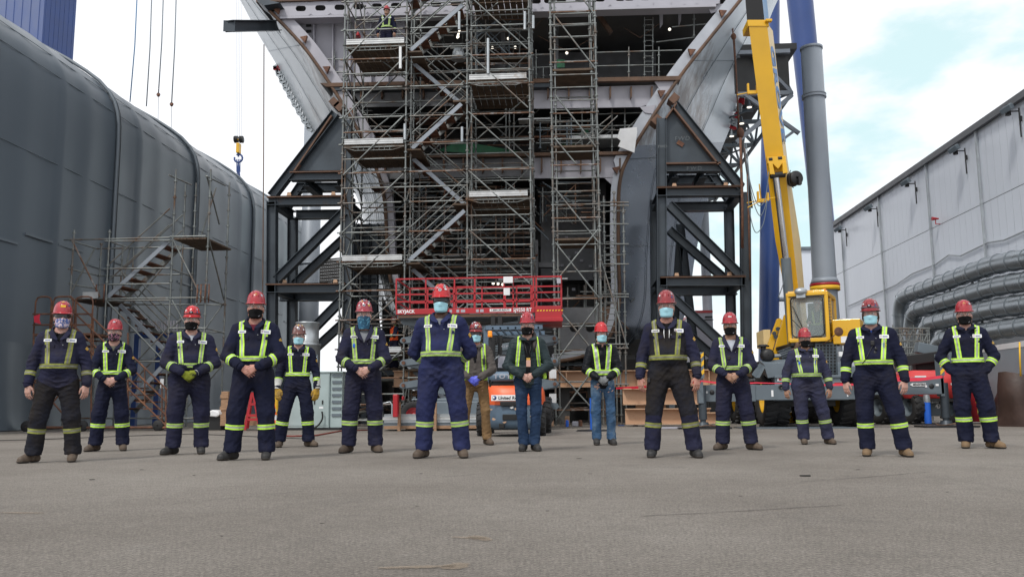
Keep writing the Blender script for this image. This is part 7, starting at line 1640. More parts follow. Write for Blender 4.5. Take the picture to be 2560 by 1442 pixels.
        q = MB(); q.grid(rows, True); q.grid([[tuple(np.array(a_)-np.array((0, 0, .004))) for a_ in r] for r in rows], True); return q.build('collar', mat, par, local=True)
    t1, t2 = TAPE[tape]
    hw, hm = .027, .0085
    def slab(c, d, w_): c = np.array(c); d = unit(d); return [(c+d*w_, d), (c-d*w_, -d)]
    def stripes(g_, straps=True, waist=1.105, sl=True, lg=True, mats=None, w_=hw, m_=hm, sx0=(.098, .128)):
        o, V, N_, Fk, lab = g_; mats = mats or [t1, t2]
        tl = ['torso', 'leg0', 'leg1']
        if waist: c = Z((0, 0, waist)); band('waist_stripe', V, N_, Fk, lab, tl, slab(c, (0, 0, 1), w_), mats, o, slab(c, (0, 0, 1), m_))
        if straps:
            for sx in (-1, 1):
                p0 = np.array(Z((sx*sx0[0]*min(f, 1.12), 0, waist or 1.0))); p1 = np.array(Z((sx*sx0[1]*min(f, 1.12), 0, 1.46))); ax = p1-p0; d = unit((ax[2], 0, -ax[0]))
                zn = slab(p0, d, w_)+[(np.array(Z((0, 0, (waist or 1.0)+w_))), np.array((0, 0, -1.)))]
                band('shoulder_stripe', V, N_, Fk, lab, ['torso', 'arm0', 'arm1'], zn, mats, o, slab(p0, d, m_), .0045)
        if sl:
            for i, a in enumerate(A):
                e, w2 = np.array(a['E']), np.array(a['W']); d = unit(w2-e); c = e+(w2-e)*(.50 if pose == 'hang' else .40); band('sleeve_stripe', V, N_, Fk, lab, ['fore%d' % i], slab(c, d, w_), mats, o, slab(c, d, m_))
        if lg:
            for i, (h_, k_, an, sx, tw) in enumerate(legsJ):
                k2, a2 = np.array(k_), np.array(an); d = unit(a2-k2); c = k2+(a2-k2)*.38; band('leg_stripe', V, N_, Fk, lab, ['shin%d' % i], slab(c, d, w_), mats, o, slab(c, d, m_))
    def surf(g_, x, z_, front=True):
        V, N_ = g_[1], g_[2]; m = (np.abs(V[:, 0]-x) < .016) & (np.abs(V[:, 2]-z_-dz) < .016) & ((N_[:, 1] < -.2) if front else (N_[:, 1] > .2)); m &= np.isin(g_[4], ['torso', 'arm0', 'arm1']) if x else m
        if not m.any(): return np.array((x, -.15, z_+dz)), np.array((0, -1., 0))
        return V[m].mean(0), unit(N_[m].mean(0))
    def patchon(g_, x, z_, w_, h_, text=None, emblem=False, tilt=0, thick=.003):
        c, n_ = surf(g_, x, z_); n_ = unit(n_*np.array((.7, 1, .7))); r_ = unit(np.cross((0, 0, 1), n_)); 
        if r_[0] < 0: r_ = -r_
        u_ = np.cross(n_, r_); u_ = u_ if u_[2] > 0 else -u_
        R = Matrix((tuple(r_), tuple(u_), tuple(n_))).transposed() @ Matrix.Rotation(tilt, 3, 'Z'); c = Vector(c)+Vector(n_)*.010
        q = MB(); poly = []
        for (cx, cz, a0) in ((w_/2-.006, h_/2-.006, 0), (-w_/2+.006, h_/2-.006, 90), (-w_/2+.006, -h_/2+.006, 180), (w_/2-.006, -h_/2+.006, 270)):
            for k in range(3): t = math.radians(a0+k*45); poly.append(c+R @ Vector((cx+.006*math.cos(t), cz+.006*math.sin(t), 0)))
        q.prism(poly, R @ Vector((0, 0, -.012))); b_ = q.build('name_patch' if not emblem else 'company_patch', M['white'], g_[0], local=True)
        ps = c+R @ Vector((0, 0, .0006))
        if emblem:
            q = MB(); e = ps+R @ Vector((-w_*.34, .002, 0)); rr_ = [e+R @ Vector((math.cos(t)*.0075, math.sin(t)*.0075, 0)) for t in [k*.785 for k in range(8)]]; q.path(rr_, .0018, 4, True); q.build('emblem', M['redlift'], b_, local=True)
            q = MB(); q.box(ps+R @ Vector((w_*.10, .003, 0)), (w_*.55, .007, .001), R); q.box(ps+R @ Vector((w_*.10, -.0075, 0)), (w_*.55, .0035, .001), R); q.build('print', M['bluecol'], b_, local=True)
        elif text: text_mesh('lettering', text, h_*.72, M['blackmark'], b_, ps+R @ Vector((-w_*.38, -h_*.26, 0)), R, ext=.0004, bold=.0012, width=w_*.76, local=True)
        else: q = MB(); q.box(ps, (w_*.66, h_*.28, .001), R); q.build('print', M['bluecol'], b_, local=True)
        return b_
    # tee under everything
    tg = None
    teef = Field((-.2, -.2, 1.2+dz), (.2, .2, 1.54+dz), .009); tors(teef, .004, False); teef.cone(Z((0, .02, 1.52)), Z((0, .016, 1.45)), .056, .066, .02); teef.floor(1.22+dz); teef.ceil(1.498+dz)
    tv, tf = teef.mesh(); npmesh('shirt', relax(tv, tf, 1, .3), tf, CL[tee], root)
    if top == 'coverall':
        g_ = garment('coverall', ('torso', 'arms', 'legs'), CL[col]); stripes(g_, lg=not seated); collar(g_[0], CL[col])
        if cmap:
            o_, lab_, Fk_ = g_[0], g_[4], g_[3]; o_.data.materials.append(CL[cmap[1]]); o_.data.polygons.foreach_set('material_index', np.isin(lab_[Fk_[:, 0]], cmap[0]).astype(np.int32)); o_.data.update()
        if patch:
            patchon(g_, -.115*min(f, 1.1), 1.405, .088, .032, name, tilt=.02); patchon(g_, .122*min(f, 1.1), 1.405, .105, .044, None, True, tilt=-.03)
        for (bx, bz) in ((.045, 1.42),): 
            c, n_ = surf(g_, bx, bz-.09*(vneck-.4)); q = MB(); q.sphere(Vector(c)+Vector(n_)*.004, .006, 8, 6); q.build('snap_button', M['galv_clean'], g_[0], local=True)
        for sx in (-1, 1):                                                    # breast pocket flaps, hip pockets
            c, n_ = surf(g_, sx*.10, 1.335); q = MB(); R = Matrix((tuple(unit(np.cross(n_, (0, 0, -1)))), (0, 0, 1), tuple(n_))).transposed(); q.box(Vector(c)-Vector(n_)*.002, (.115, .036, .006), R); q.build('pocket_flap', CL[col], g_[0], local=True, bevel=.002)
        for sx in (-1, 1):
            a = A[0 if sx < 0 else 1]; e, w_ = np.array(a['E']), np.array(a['W']); d = unit(w_-e)
            if not (pose == 'pocket'): q = MB(); q.path([Vector(w_-d*.012+unit(np.cross(d, (0, 1, .3)))*.050*math.cos(t)+unit(np.cross(d, np.cross(d, (0, 1, .3))))*.050*math.sin(t)) for t in [k*.5236 for k in range(12)]], .008, 6, True); q.build('cuff', CL[col], g_[0], local=True)
        # sleeve badge
        a = A[1]; m_ = np.array(a['S'])*.6+np.array(a['E'])*.4; mk = (g_[4] == 'arm1') & (np.abs(g_[1][:, 2]-1.33-dz) < .02)
        if mk.any() and patch: vv = g_[1][mk]; nn = g_[2][mk]; ib = (vv[:, 0]-vv[:, 1]*.6).argmax(); R = Matrix((tuple(unit(np.cross((0, 0, 1), nn[ib]))), (0, 0, 1), tuple(nn[ib]))).transposed(); q = MB(); q.box(Vector(vv[ib]+nn[ib]*.001), (.036, .042, .005), R @ Matrix.Rotation(.78, 3, 'Z')); q.build('sleeve_badge', gold, g_[0], local=True)
    else:
        jz = .84 if top in ('puffer', 'rain') else .98
        trou = {'puffer': 'denim', 'rain': 'denim2', 'hoodie': 'tan'}[top]
        gp = garment('trousers', ('legs',), CL[trou], neck=False, zmax=1.02)
        cuts = []
        if top in ('puffer', 'hoodie'): cuts = [lambda c: (c[:, 1] < -.0) & (np.abs(c[:, 0]+.005) < (.030 if top == 'puffer' else .012)+(np.maximum(0, c[:, 2]-dz-1.2))*.12) & (c[:, 2]-dz > (.95 if top == 'puffer' else 1.24))]
        if top == 'hoodie': cuts = cuts
        g_ = garment('jacket', ('torso', 'arms'), CL[{'puffer': 'puffer', 'rain': 'rain', 'hoodie': 'hoodie'}[top]], zmin=jz, cuts=cuts, lean=.004, v=.9 if top != 'rain' else .6, amp=1.1)
        if top == 'puffer':
            f2 = Field((-.3, -.3, .9), (.3, .3, 1.5), .0095); tors(f2, .009, True); f2.floor(.93); f2.ceil(1.46); v_, q_ = f2.mesh(); npmesh('polo_shirt', relax(v_, q_, 1, .3), q_, CL['black'], root)
            o, V, N_, Fk, lab = g_; m2 = [lime, silver]
            for sx in (-1, 1): p0 = np.array((sx*.135, 0, 1.3)); d = np.array((1., 0, .10*sx)); d = unit(d); band('vest_strap', V, N_, Fk, lab, ['torso', 'arm0', 'arm1'], slab(p0, d, .026)+[(np.array((0, 0, 1.13)), np.array((0, 0, -1.)))], m2, o, slab(p0, d, .008), .006)
        if top == 'hoodie':
            f2 = Field((-.3, -.3, .9), (.3, .3, 1.5), .0095); tors(f2, .010, True); f2.floor(.92); f2.ceil(1.05); v_, q_ = f2.mesh(); npmesh('shirt_tail', relax(v_, q_, 1, .3), q_, CL['black'], root)
            o, V, N_, Fk, lab = g_
            for sx in (-1, 1): p0 = np.array((sx*.125, 0, 1.3)); d = unit(np.array((1., 0, .05*sx))); band('vest_strap', V, N_, Fk, lab, ['torso', 'arm0', 'arm1'], slab(p0, d, .034)+[(np.array((0, 0, 1.0)), np.array((0, 0, -1.)))], [lime, silver], o, slab(p0, d, .012), .006)
            c = np.array((0, 0, 1.0)); band('vest_hem', V, N_, Fk, lab, ['torso'], slab(c, (0, 0, 1), .02), [lime, silver], o, None, .006)
        if top == 'rain':
            stripes(g_, lg=False, w_=.040, m_=.020, waist=1.10, sx0=(.075, .115)); collar(g_[0], CL['rain'], .6)
        else: collar(g_[0], CL['puffer'] if top == 'puffer' else CL['hoodie'], .75, 1.1)
    if hood:
        q = MB(); pts = [Z((.105*math.cos(t)*1.0, .03+.10*math.sin(t), 1.525-.045*max(0, -math.sin(t))+.012*math.sin(t))) for t in [math.radians(d) for d in range(-72, 256, 12)]]
        q.path(pts, .027, 8); q.build('hood', CL[hood], root, local=True)
        for sx in ((-1, 1) if name == 'DAVE' else ()): q = MB(); q.path([Z((sx*.028, -.12*f, 1.44)), Z((sx*.030, -.150*f, 1.38)), Z((sx*.026, -.155*f, 1.32))], .0045, 5); q.build('drawstring', M['white'] if hood == 'black' else CL['grey'], root, local=True)
    # ---------- boots
    for i, (h_, k_, an, sx, tw) in enumerate(legsJ):
        Bf = Field((an[0]-.24, an[1]-.30, -.012), (an[0]+.24, an[1]+.18, .25), .0065); t = math.radians(tw*.72)*sx; fd_ = np.array((math.sin(t), -math.cos(t), 0)); a0 = np.array((an[0], an[1]+.015, 0))
        up = lambda z_: np.array((0, 0, z_))
        Bf.cone(a0+up(.21), a0+up(.10), .052, .054, .02); Bf.cone(a0+up(.050)-fd_*.040, a0+up(.050)+fd_*.02, .046, .048, .03); Bf.cone(a0+up(.105)+fd_*.025, a0+up(.055)+fd_*.11, .048, .044, .03); Bf.cone(a0+up(.040)+fd_*.10, a0+up(.036)+fd_*.155, .050, .047, .02); Bf.floor(0.003)
        v_, q_ = Bf.mesh(); v_ = relax(v_, q_, 1, .3); mi = (v_[q_].mean(1)[:, 2] < .024).astype(int)
        m = (v_[:, 2] < .024); v_[m, 0] += (v_[m, 0]-a0[0])*.05; v_[m, 1] += (v_[m, 1]-a0[1]-fd_[1]*.06)*.04
        bo = npmesh('boot', v_, q_, [M[boots], M['sole']], root, mi)
        if i == 0 or True:
            q = MB()
            for k in range(4): c = a0+up(.118-.012*k)+fd_*(.048+.026*k); r_ = np.array((fd_[1], -fd_[0], 0)); q.path([c+r_*.026-up(.008), c+up(.004), c-r_*.026-up(.008)], .0035, 4)
            q.build('laces', M['deckrust'] if boots != 'bootk' else M['black'], bo, local=True)
    # ---------- gloves
    if gloves:
        mats = {'yellow': 'gl_yellow', 'lime': 'gl_lime', 'blue': 'gl_blue', 'grey': 'gl_grey'}
        for a in A:
            w_ = np.array(a['W']); Gf = Field(w_-.24, w_+.24, .0058); hand(Gf, a['W'], a['d'], a['n'], a['t'], armsc*(1.1 if gloves == 'yellow' else 1.0), a['curl'], .004 if gloves != 'yellow' else .0065)
            v_, q_ = Gf.mesh(); npmesh('glove', relax(v_, q_, 1, .3), q_, M[mats[gloves]], root)
            if gloves == 'yellow': q = MB(); d = unit(w_-np.array(a['E'])); q.tube(w_-d*.13, w_+d*.02, .062, 16, .046, caps=False); q.build('gauntlet', M['gl_white'], root, local=True)
            if gloves == 'lime': q = MB(); d = unit(w_-np.array(a['E'])); q.tube(w_-d*.02, w_+d*.02, .040, 14, .038, caps=False); q.build('glove_cuff', M['gl_white'], root, local=True)
    # ---------- helmet
    q = MB(); n = 32; rows = []; hz = 1.737
    def hp(t, ph, r=0.0):
        rr_ = math.cos(ph)**.72; x = math.sin(t)*(.101+r)*rr_; y = -math.cos(t)*(.128+r)*rr_+.012; z_ = hz+(.141+r)*math.sin(ph)**.95
        if ph > .5: z_ += .006*math.exp(-(x/.018)**2)
        return HF((x, y, z_))
    for j in range(10): ph = (math.pi/2)*(j/9.0)*.999; rows.append([hp(2*math.pi*i/n, ph) for i in range(n+1)])
    q.grid(rows, True)
    brim = []
    for (dr, dz_) in ((0, 0), (.008, -.003), (.014, -.007), (.013, -.011), (.002, -.007), (-.010, .006)):
        brim.append([HF((math.sin(t)*(.103+dr), -math.cos(t)*(.130+dr+(.026*max(0, math.cos(t))**2 if dr > .005 else 0))+.012, hz+dz_-(.012*max(0, math.cos(t))**3 if dr > .005 else 0))) for t in [2*math.pi*i/n for i in range(n+1)]])
    q.grid(brim, True)
    for sx in (-1, 1): q.path([hp(sx*.35, .45, .002), hp(sx*.40, .85, .003), hp(sx*.7, 1.25, .003)], .006, 6)
    he = q.build('helmet', helm[helmet], root, local=True, recalc=True)
    def sticker(t, ph, w_, h_, mat, nm='sticker', rnd=False):
        c = hp(t, ph, .0025); a_ = hp(t+.02, ph, .0025)-c; b_ = hp(t, ph+.02, .0025)-c; a_ = unit(a_); b_ = unit(b_-a_*(a_@b_)); q = MB()
        if rnd: q.prism([c+a_*math.cos(s)*w_/2+b_*math.sin(s)*w_/2 for s in [k*.628 for k in range(10)]], np.cross(a_, b_)*.0015)
        else: q.prism([c+a_*w_/2+b_*h_/2, c-a_*w_/2+b_*h_/2, c-a_*w_/2-b_*h_/2, c+a_*w_/2-b_*h_/2], np.cross(a_, b_)*.0015)
        q.build(nm, mat, he, local=True)
    rs = random.Random(seed)
    if stick == 'triad':
        for k in range(3):
            t0 = k*2.094+1.57; c = hp(0, .62, .003); a_ = unit(hp(.02, .62, .003)-c); b_ = unit(hp(0, .64, .003)-c); d_ = a_*math.cos(t0)+b_*math.sin(t0); e_ = -a_*math.sin(t0)+b_*math.cos(t0); q = MB(); q.prism([c+d_*.002, c+d_*.011+e_*.0055, c+d_*.020, c+d_*.011-e_*.0055], np.cross(a_, b_)*.0012); q.build('emblem', gold, he, local=True)
        sticker(.75, .6, .032, .032, M['primer'], rnd=True)
    elif stick == 'white': sticker(0, .62, .032, .022, M['primer'])
    elif stick == 'label': sticker(.0, .50, .05, .012, M['white'])
    elif stick == 'yellow': sticker(-.05, .5, .055, .026, M['hazy']); sticker(-.1, .95, .03, .015, gold); sticker(.7, .6, .025, .025, M['bluecol'], rnd=True)
    elif stick == 'many':
        sticker(.0, .45, .038, .038, M['primer'], rnd=True); sticker(0, .45, .022, .022, M['chassis'], rnd=True)
        for k in range(9): sticker(rs.uniform(-1.1, 1.1), rs.uniform(.35, 1.15), rs.uniform(.015, .034), rs.uniform(.012, .026), rs.choice([M['white'], M['primer'], gold, M['chassis'], M['white']]), rnd=rs.random() < .5)
    elif stick == 'few':
        for k in range(3): sticker((-.8, .8, .75)[k], (.5, .65, .35)[k], .024, .024, (M['white'], M['primer'], M['bluecol'])[k], rnd=True)
    if lamp:
        q = MB(); q.path([hp(2*math.pi*i/28, .20, .003) for i in range(28)], .0065, 5, True); q.build('lamp_strap', M['black'] if lamp != 'grey' else M['chassis'], he, local=True)
        q = MB(); c = hp(0, .27, .012); q.sphere(c, .019, 12, 8, (1.3, .7, 1)); q.mat(1); q.sphere(c+np.array((0, -.008, 0)), .012, 10, 6, (1, .6, 1)); q.build('headlamp', [M['black'], M['primer']], he, local=True)
    # ---------- hair
    Hf = Field((-.12, -.12, 1.50+dz), (.12, .16, 1.80+dz), .007); Hf.ell((0, .024, 1.705), (.079, .097, .094), .01, HF)
    for sx in (-1, 1): Hf.cone((sx*.081, .035, 1.70), (sx*.073, .06, 1.64), .013, .016, .01, fr=HF)
    Hf.cone((0, .095, 1.68), (0, .085, 1.62), .035, .028, .03, fr=HF)
    v_, q_ = Hf.mesh(); c_ = v_[q_].mean(1); loc_ = c_.copy(); k_ = ~((loc_[:, 2] > 1.748+dz)); npmesh('hair', v_, q_[k_], M[hair or 'hair_b'], root)
    if 'ponytail' in extras: q = MB(); q.path([HF((.05, .06, 1.62)), HF((.085, .03, 1.56)), Z((.095, -.05, 1.48)), Z((.085, -.14, 1.40)), Z((.08, -.155, 1.32))], [.03, .036, .036, .028, .010], 10); q.build('ponytail', M['hair_d'], root, local=True)
    if 'strands' in extras:
        for sx in (-1, 1): q = MB(); q.path([HF((sx*.078, -.01, 1.74)), HF((sx*.085, -.015, 1.69)), HF((sx*.088, .0, 1.64)), HF((sx*.070, .04, 1.58))], [.010, .013, .012, .006], 7); q.build('hair_strand', M[hair or 'hair_b'], root, local=True)
    # ---------- mask
    def shell(nm, mat, z0, z1, x0, x1, chin, pleat=0, bridge=.022, down=0):
        rows = []; K_, J_ = 22, 15
        for j in range(J_+1):
            v = j/J_; r = []
            for i in range(K_+1):
                u_ = -1+2*i/K_; zc = z1+(z0-z1)*v
                # top edge rises over the nose; bottom edge curves to the chin
                ztop = z1-.014*abs(u_)**1.5; zbot = z0+.020*abs(u_)**2.2*(0 if down else 1); zc = ztop+(zbot-ztop)*v
                ang = u_*math.radians(78)*(1-.10*v); rx = .0785-.008*v+down*.003; ry = .104-.010*v
                x = rx*math.sin(ang)/math.sin(math.radians(78)); y = -.004-ry*math.cos(ang)**.8 if math.cos(ang) > 0 else -.004
                y -= bridge*math.exp(-(u_/.26)**2)*math.exp(-((v-.22)/.28)**2)
                y -= chin*math.exp(-(u_/.5)**2)*math.exp(-((v-.75)/.35)**2)
                if pleat: y -= .0022*abs(math.sin(v*math.pi*4))*math.cos(u_*1.5)
                if v > .86 and not down: y += .018*(v-.86)/.14
                r.append(HF((x, y, zc)))
            rows.append(r)
        q = MB(); q.grid(rows, True); q.grid([[p+np.array((0, .003, 0)) for p in r] for r in rows], True); mk_ = q.build(nm, mat, root, local=True)
        if not down:
            q = MB()
            for sx in (0, K_): a_, b_ = rows[1][sx], rows[-3][sx]; s_ = -1 if sx == 0 else 1; q.path([a_, HF((s_*.088, .015, 1.672)), HF((s_*.088, .028, 1.65)), b_], .0018, 4)
            q.build('ear_loop', M['white'] if mat is M['maskblue'] else mat, mk_, local=True)
        return mk_
    if mask == 'blue': shell('face_mask', M['maskblue'], 1.556, 1.669, 0, 0, .008, 1)
    elif mask == 'black':
        mk_ = shell('face_mask', M['maskblack'], 1.553, 1.664, 0, 0, .010)
        q = MB(); q.box(HF((.042, -.094, 1.585)), (.022, .002, .004), Matrix.Rotation(.5, 3, 'Z') @ Matrix.Rotation(-.5, 3, 'Y')); q.build('mask_logo', M['primer'], mk_, local=True)
    elif mask == 'camo': shell('face_mask', M['camo'], 1.550, 1.666, 0, 0, .010)
    elif mask == 'camo2': shell('face_mask', M['camo2'], 1.550, 1.662, 0, 0, .010)
    elif mask == 'gaiter': shell('neck_gaiter', M['gaiter'], 1.505, 1.668, 0, 0, .004, 0, .02, 1)
    # ---------- glasses
    if glasses:
        rows = []
        for j in range(5):
            v = j/4; r = []
            for i in range(17):
                u_ = -1+2*i/16; ang = u_*math.radians(68); dip = .010*math.exp(-(u_/.16)**2)
                r.append(HF((.084*math.sin(ang)/math.sin(math.radians(68))*1.0, .012-.124*math.cos(ang)**.85, 1.712-v*(.040-dip))))
            rows.append(r)
        q = MB(); q.grid(rows, True); gg = q.build('safety_glasses', M['glass_clear'] if glasses == 'clear' else M['glass_dark'], root, local=True)
        q = MB()
        for sx, ii in ((-1, 0), (1, 16)): q.path([rows[0][ii], HF((sx*.091, .02, 1.700))], .003, 4)
        q.path(rows[0], .0022, 4); q.build('glasses_frame', M['glass_dark'] if glasses == 'dark' else M['primer'], gg, local=True)
    # ---------- carried things and extras
    if 'radio' in extras or 'radio2' in extras:
        x_, z_ = (-.045, 1.245) if 'radio' in extras else (.0, 1.33); c, n_ = surf(g_, x_ if x_ else .005, z_)
        q = MB(); q.box(Vector(c)+Vector((0, -.02, 0)), (.042, .028, .055)); q.build('radio_microphone', M['black'], root, local=True, bevel=.006)
        q = MB(); pts = [Vector(c)+Vector((0, -.02, -.03))]+[Vector(surf(g_, xx, zz_)[0])+Vector((0, -.014, 0)) for xx, zz_ in ((x_-.03, z_-.10), (x_-.07, z_-.18), (x_-.12, z_-.24))]; q.path(smooth_pl(pts, 4), .0045, 5); q.build('radio_cord', M['black'], root, local=True)
    if 'hangglasses' in extras:
        c, n_ = surf(g_, .04, 1.24); q = MB(); q.sphere(Vector(c)+Vector((.0, -.015, .02)), .018, 8, 6, (1, .4, 1.2)); q.sphere(Vector(c)+Vector((-.012, -.015, -.03)), .020, 8, 6, (1, .4, 1.3)); q.build('hanging_sunglasses', M['glass_dark'], root, local=True)
    if 'pens' in extras:
        c, n_ = surf(g_, .13, 1.30)
        for k in range(3): q = MB(); q.tube(Vector(c)+Vector((-.02+k*.018, -.014, -.02)), Vector(c)+Vector((-.02+k*.018, -.014, .035)), .0045, 6); q.build('pen', (M['white'], M['blueplastic'], gold)[k], root, local=True)
    if 'lanyard' in extras:
        pts = [Z((-.055, -.09, 1.47)), Z((-.03, -.150, 1.36)), Z((.0, -.165, 1.24))]; q = MB(); q.path([Vector(p) for p in pts], .006, 5); q.path([Vector((-p[0], p[1], p[2])) for p in pts], .006, 5); q.build('lanyard', M['black'], root, local=True)
        q = MB(); q.box((0, -.172, 1.225), (.05, .008, .03)); q.build('keys', gold, root, local=True); q = MB(); q.box((.0, -.178, 1.165), (.058, .006, .088)); q.build('id_card', pm('pink_card', (.6, .35, .28), .5), root, local=True, bevel=.002)
    if 'pouches' in extras:
        for sx in (-1, 1): q = MB(); q.box((sx*.225, -.02, 1.02), (.05, .10, .12)); q.build('lime_pouch', lime, root, local=True, bevel=.015); q = MB(); q.box((sx*.255, -.02, 1.03), (.012, .104, .03)); q.build('pouch_strap', M['black'], root, local=True)
    if 'watch' in extras:
        a = A[1]; w_, e = np.array(a['W']), np.array(a['E']); d = unit(w_-e); q = MB(); q.tube(w_+d*.010, w_+d*.028, .0305, 16, caps=False); q.build('watch_strap', M['bluecol'], root, local=True)
        q = MB(); q.box(Vector(w_+d*.02+np.array((0, -.031, .004))), (.034, .010, .036), Matrix.Rotation(.2, 3, 'Y')); q.build('watch_face', M['black'], root, local=True, bevel=.004)
    if 'ring' in extras: pass
    if 'wallet' in extras: q = MB(); q.box((.22, -.02, .93), (.03, .06, .11)); q.build('belt_pouch', M['black'], root, local=True, bevel=.01)
    if 'tools' in extras: q = MB(); q.box(Z((-.20*f, -.10, .86)), (.03, .02, .05)); q.build('pocket_knife', M['black'], root, local=True)
    if 'radioleft' in extras: c, n_ = surf(g_, .13, 1.26); q = MB(); q.box(Vector(c)+Vector((0, -.02, 0)), (.045, .03, .09)); q.tube(Vector(c)+Vector((.01, -.02, .04)), Vector(c)+Vector((.01, -.02, .10)), .006, 6); q.build('radio', M['black'], root, local=True, bevel=.006)
    if 'ruler' in extras: c, n_ = surf(g_, -.12, 1.30); q = MB(); q.box(Vector(c)+Vector((0, -.012, 0)), (.03, .012, .045)); q.build('pocket_gadget', M['blueplastic'], root, local=True, bevel=.004)
    return root
# ------------------------------------------------------------------ the line-up, left to right
person('man at far left in grimy navy coveralls, colourful patterned mask, arms hanging', 133, 1155, 755, (86, 176), 'hang', col='navy2', cmap=(('leg0', 'leg1', 'shin0', 'shin1'), 'grimy'), tape='dirty', mask='camo', glasses='dark', helmet='red', boots='bootb', fat=1.04, headyaw=12, tee='black', hood='black', vneck=1.2, stick='yellow', toe=(55, 5))
person('young slim worker, second from left, clean coveralls and dark pink printed mask', 271, 1127, 799, (240, 303), 'clasp', mask='camo2', tee='olive', helmet='red', boots='bootb', fat=.88, headyaw=-5, toe=(50, 10), stick='white', hair='hair_d', vneck=1.05)
person('heavy set man with headlamp on his red helmet and yellow black gloves clasped', 466, 1135, 766, (434, 500), 'clasp', col='navy2', tape='worn', mask='black', tee='white', helmet='brightred', boots='bootk', fat=1.16, gloves='lime', lamp=True, toe=(60, 0), stick='few', headyaw=-8)
person('tall man with clasped bare hands, black mask and clear glasses, fourth from left', 627, 1149, 729, (580, 664), 'clasp', col='navy', tape='new', mask='black', skin='ruddy', tee='maroon', helmet='red', boots='bootk', fat=1.06, toe=(50, 5), stick='triad', headyaw=6)
person('worker in big yellow welding gauntlets, brown stickered helmet and blue mask', 740, 1117, 812, (700, 770), 'hang', col='navy', tape='new', mask='blue', skin='fair', tee='grey', helmet='brown', boots='bootb', fat=.98, gloves='yellow', hood='hoodie', vneck=.8, toe=(5, 60), stick='many', name='KELLY', glasses='clear')
person('man with blue patterned neck gaiter and wrist watch, hands clasped, grey tee', 905, 1131, 751, (872, 938), 'clasp', col='navy2', tape='worn', mask='gaiter', skin='fair', tee='grey', helmet='sticker', boots='bootb', fat=1.02, vneck=1.5, name='ADAM', toe=(40, 20), stick='many', extras=('watch', 'ruler'), headyaw=-4)
person('big man front centre in bright blue coveralls, hands behind his back', 1102, 1144, 712, (1058, 1154), 'behind', col='blue', tape='worn', mask='blue', skin='dark', glasses='dark', tee='grey', helmet='brightred', boots='bootb', fat=1.16, name='OTAR', toe=(25, 20), stick='many', hair='hair_d')
person('man in grey brown hoodie with blue rubber gloves and tan work trousers', 1190, 1112, 806, (1160, 1217), 'clasp', top='hoodie', legs='trouser', mask='blue', skin='ruddy', glasses='dark', tee='black', helmet='worn', boots='bootb', gloves='blue', lamp=True, fat=.95, toe=(20, 35), extras=('radioleft', 'wallet'), stick='many', headyaw=4)
person('woman in dark puffer jacket and blue jeans with lanyard and long ponytail', 1322, 1127, 781, (1310, 1337), 'clasp', top='puffer', legs='trouser', mask='black', skin='fair', tee='black', helmet='red', boots='bootk', fat=.98, hair='hair_d', toe=(15, 20), extras=('ponytail', 'lanyard', 'pouches'), stick='few', headyaw=-10, armsc=.92)
person('woman in black rain jacket with wide grey and lime stripes, light jeans', 1509, 1112, 806, (1493, 1529), 'clasp', top='rain', legs='trouser', mask='blue', skin='fair', tee='bluetee', helmet='brightred', boots='bootk', fat=.93, gloves='grey', toe=(10, 10), stick=None, hair='hair_d', armsc=.9, headyaw=5, extras=('strands',))
person('tall older man with name DAVE on his dirty brown black coveralls', 1678, 1143, 727, (1633, 1734), 'hang', col='navy2', cmap=(('leg0', 'leg1', 'torso'), 'grimy'), tape='dirty', mask='blue', skin='ruddy', glasses='clear', tee='black', helmet='worn', boots='bootk', fat=1.08, hood='black', vneck=1.1, name='DAVE', toe=(5, 25), stick='few', extras=('tools',))
person('man in pale tee and open navy coveralls, hands clasped, right of the tall man', 1838, 1124, 782, (1810, 1876), 'clasp', col='navy2', tape='worn', mask='black', skin='tan', tee='white', helmet='red', boots='bootb', fat=1.03, vneck=1.5, toe=(50, 55), stick='label', extras=('radio',), headyaw=-2)
person('short stocky man in faded coveralls standing right in front of the crane', 2026, 1110, 820, (2012, 2068), 'hang', col='faded', tape='worn', mask='black', skin='tan', tee='black', helmet='red', boots='bootb', fat=1.20, vneck=.7, toe=(5, 30), stick='triad', hood='black', extras=('pens', 'ruler'), hair='hair_d')
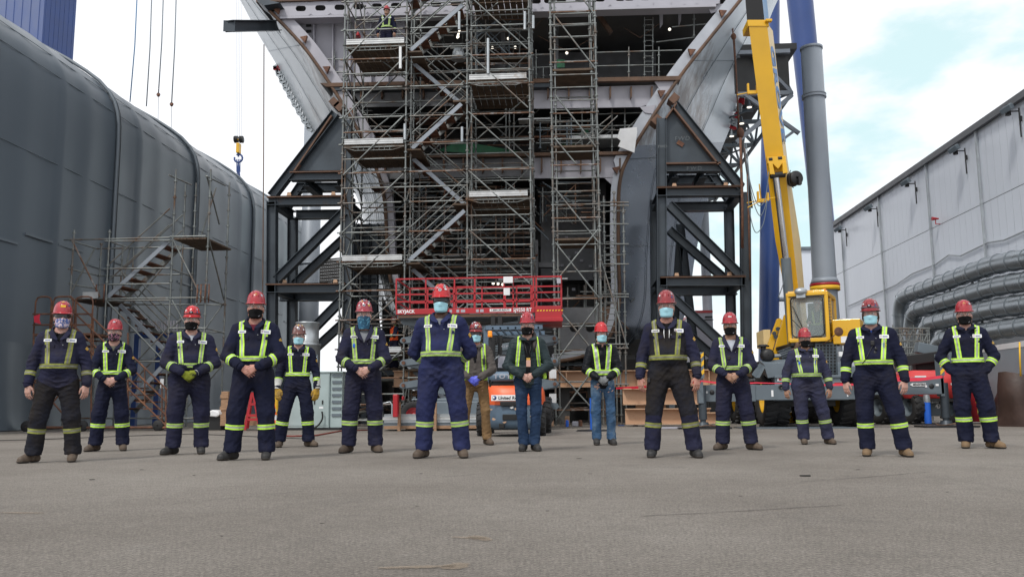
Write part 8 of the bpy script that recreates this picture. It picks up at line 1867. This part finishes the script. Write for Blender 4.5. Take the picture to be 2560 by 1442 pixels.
person('broad worker with headlamp, blue mask and radio microphone clipped on the chest', 2199, 1140, 748, (2173, 2253), 'hang', col='navy', tape='new', mask='blue', skin='fair', tee='bluetee', helmet='worn', boots='boott', fat=1.14, vneck=.75, lamp='grey', toe=(5, 30), stick='few', extras=('radio2', 'hangglasses', 'strands', 'pens'), headyaw=-3)
person('slim young man at far right with both hands in his pockets', 2437, 1120, 751, (2420, 2474), 'pocket', col='navy', tape='new', mask='black', skin='fair', tee='navy' if 'navy' in CL else 'black', helmet='red', boots='boott', fat=.97, vneck=.7, toe=(10, 55), stick='triad')
# workers in the background
bp_ = P(966, 105, 26.4); person('worker in coveralls standing high on the top scaffold platform', 0, 0, 0, None, 'hang', col='navy', tape='worn', mask=None, skin='tan', glasses=None, helmet='red', fat=1.0, base=(bp_.x, 26.4, zof(107)+.02), scale=.96, stance=.12, yaw=0, patch=True)
bp_ = P(984, 925, 26.6); rb_ = person('worker in orange vest bending on the scaffold behind the lift', 0, 0, 0, None, ('hang', 'reach'), top='coverall', col='navy', tape='worn', mask=None, skin='tan', glasses=None, helmet='worn', fat=1.0, base=(bp_.x, 26.6, P(984, 925, 26.6).z), scale=.9, stance=.14, yaw=-1.0, patch=False)
fv = Field((-.32, -.28, 1.0), (.32, .28, 1.52), .012)
for sx in (-1, 1): fv.cone((sx*.05, 0, 1.40), (sx*.06, 0, 1.05), .14, .14, .05, .85); fv.cone((sx*.04, .02, 1.48), (sx*.13, .01, 1.45), .06, .072, .04)
fv.floor(1.02); v_, q_ = fv.mesh(); c_ = v_[q_].mean(1); npmesh('orange_vest', v_, q_[(np.hypot(c_[:, 0], c_[:, 1]) > .08) | (c_[:, 2] < 1.45)], CL['orange'], rb_)
cp_ = W(.12, .10, -.12); person('crane operator in lime vest sitting behind the cab windscreen', 0, 0, 0, None, 'reach', col='navy', tape='new', mask=None, skin='fair', glasses=None, helmet='red', fat=1.0, base=tuple(cp_), scale=.84, stance=.12, yaw=TH, seated=True, patch=False)
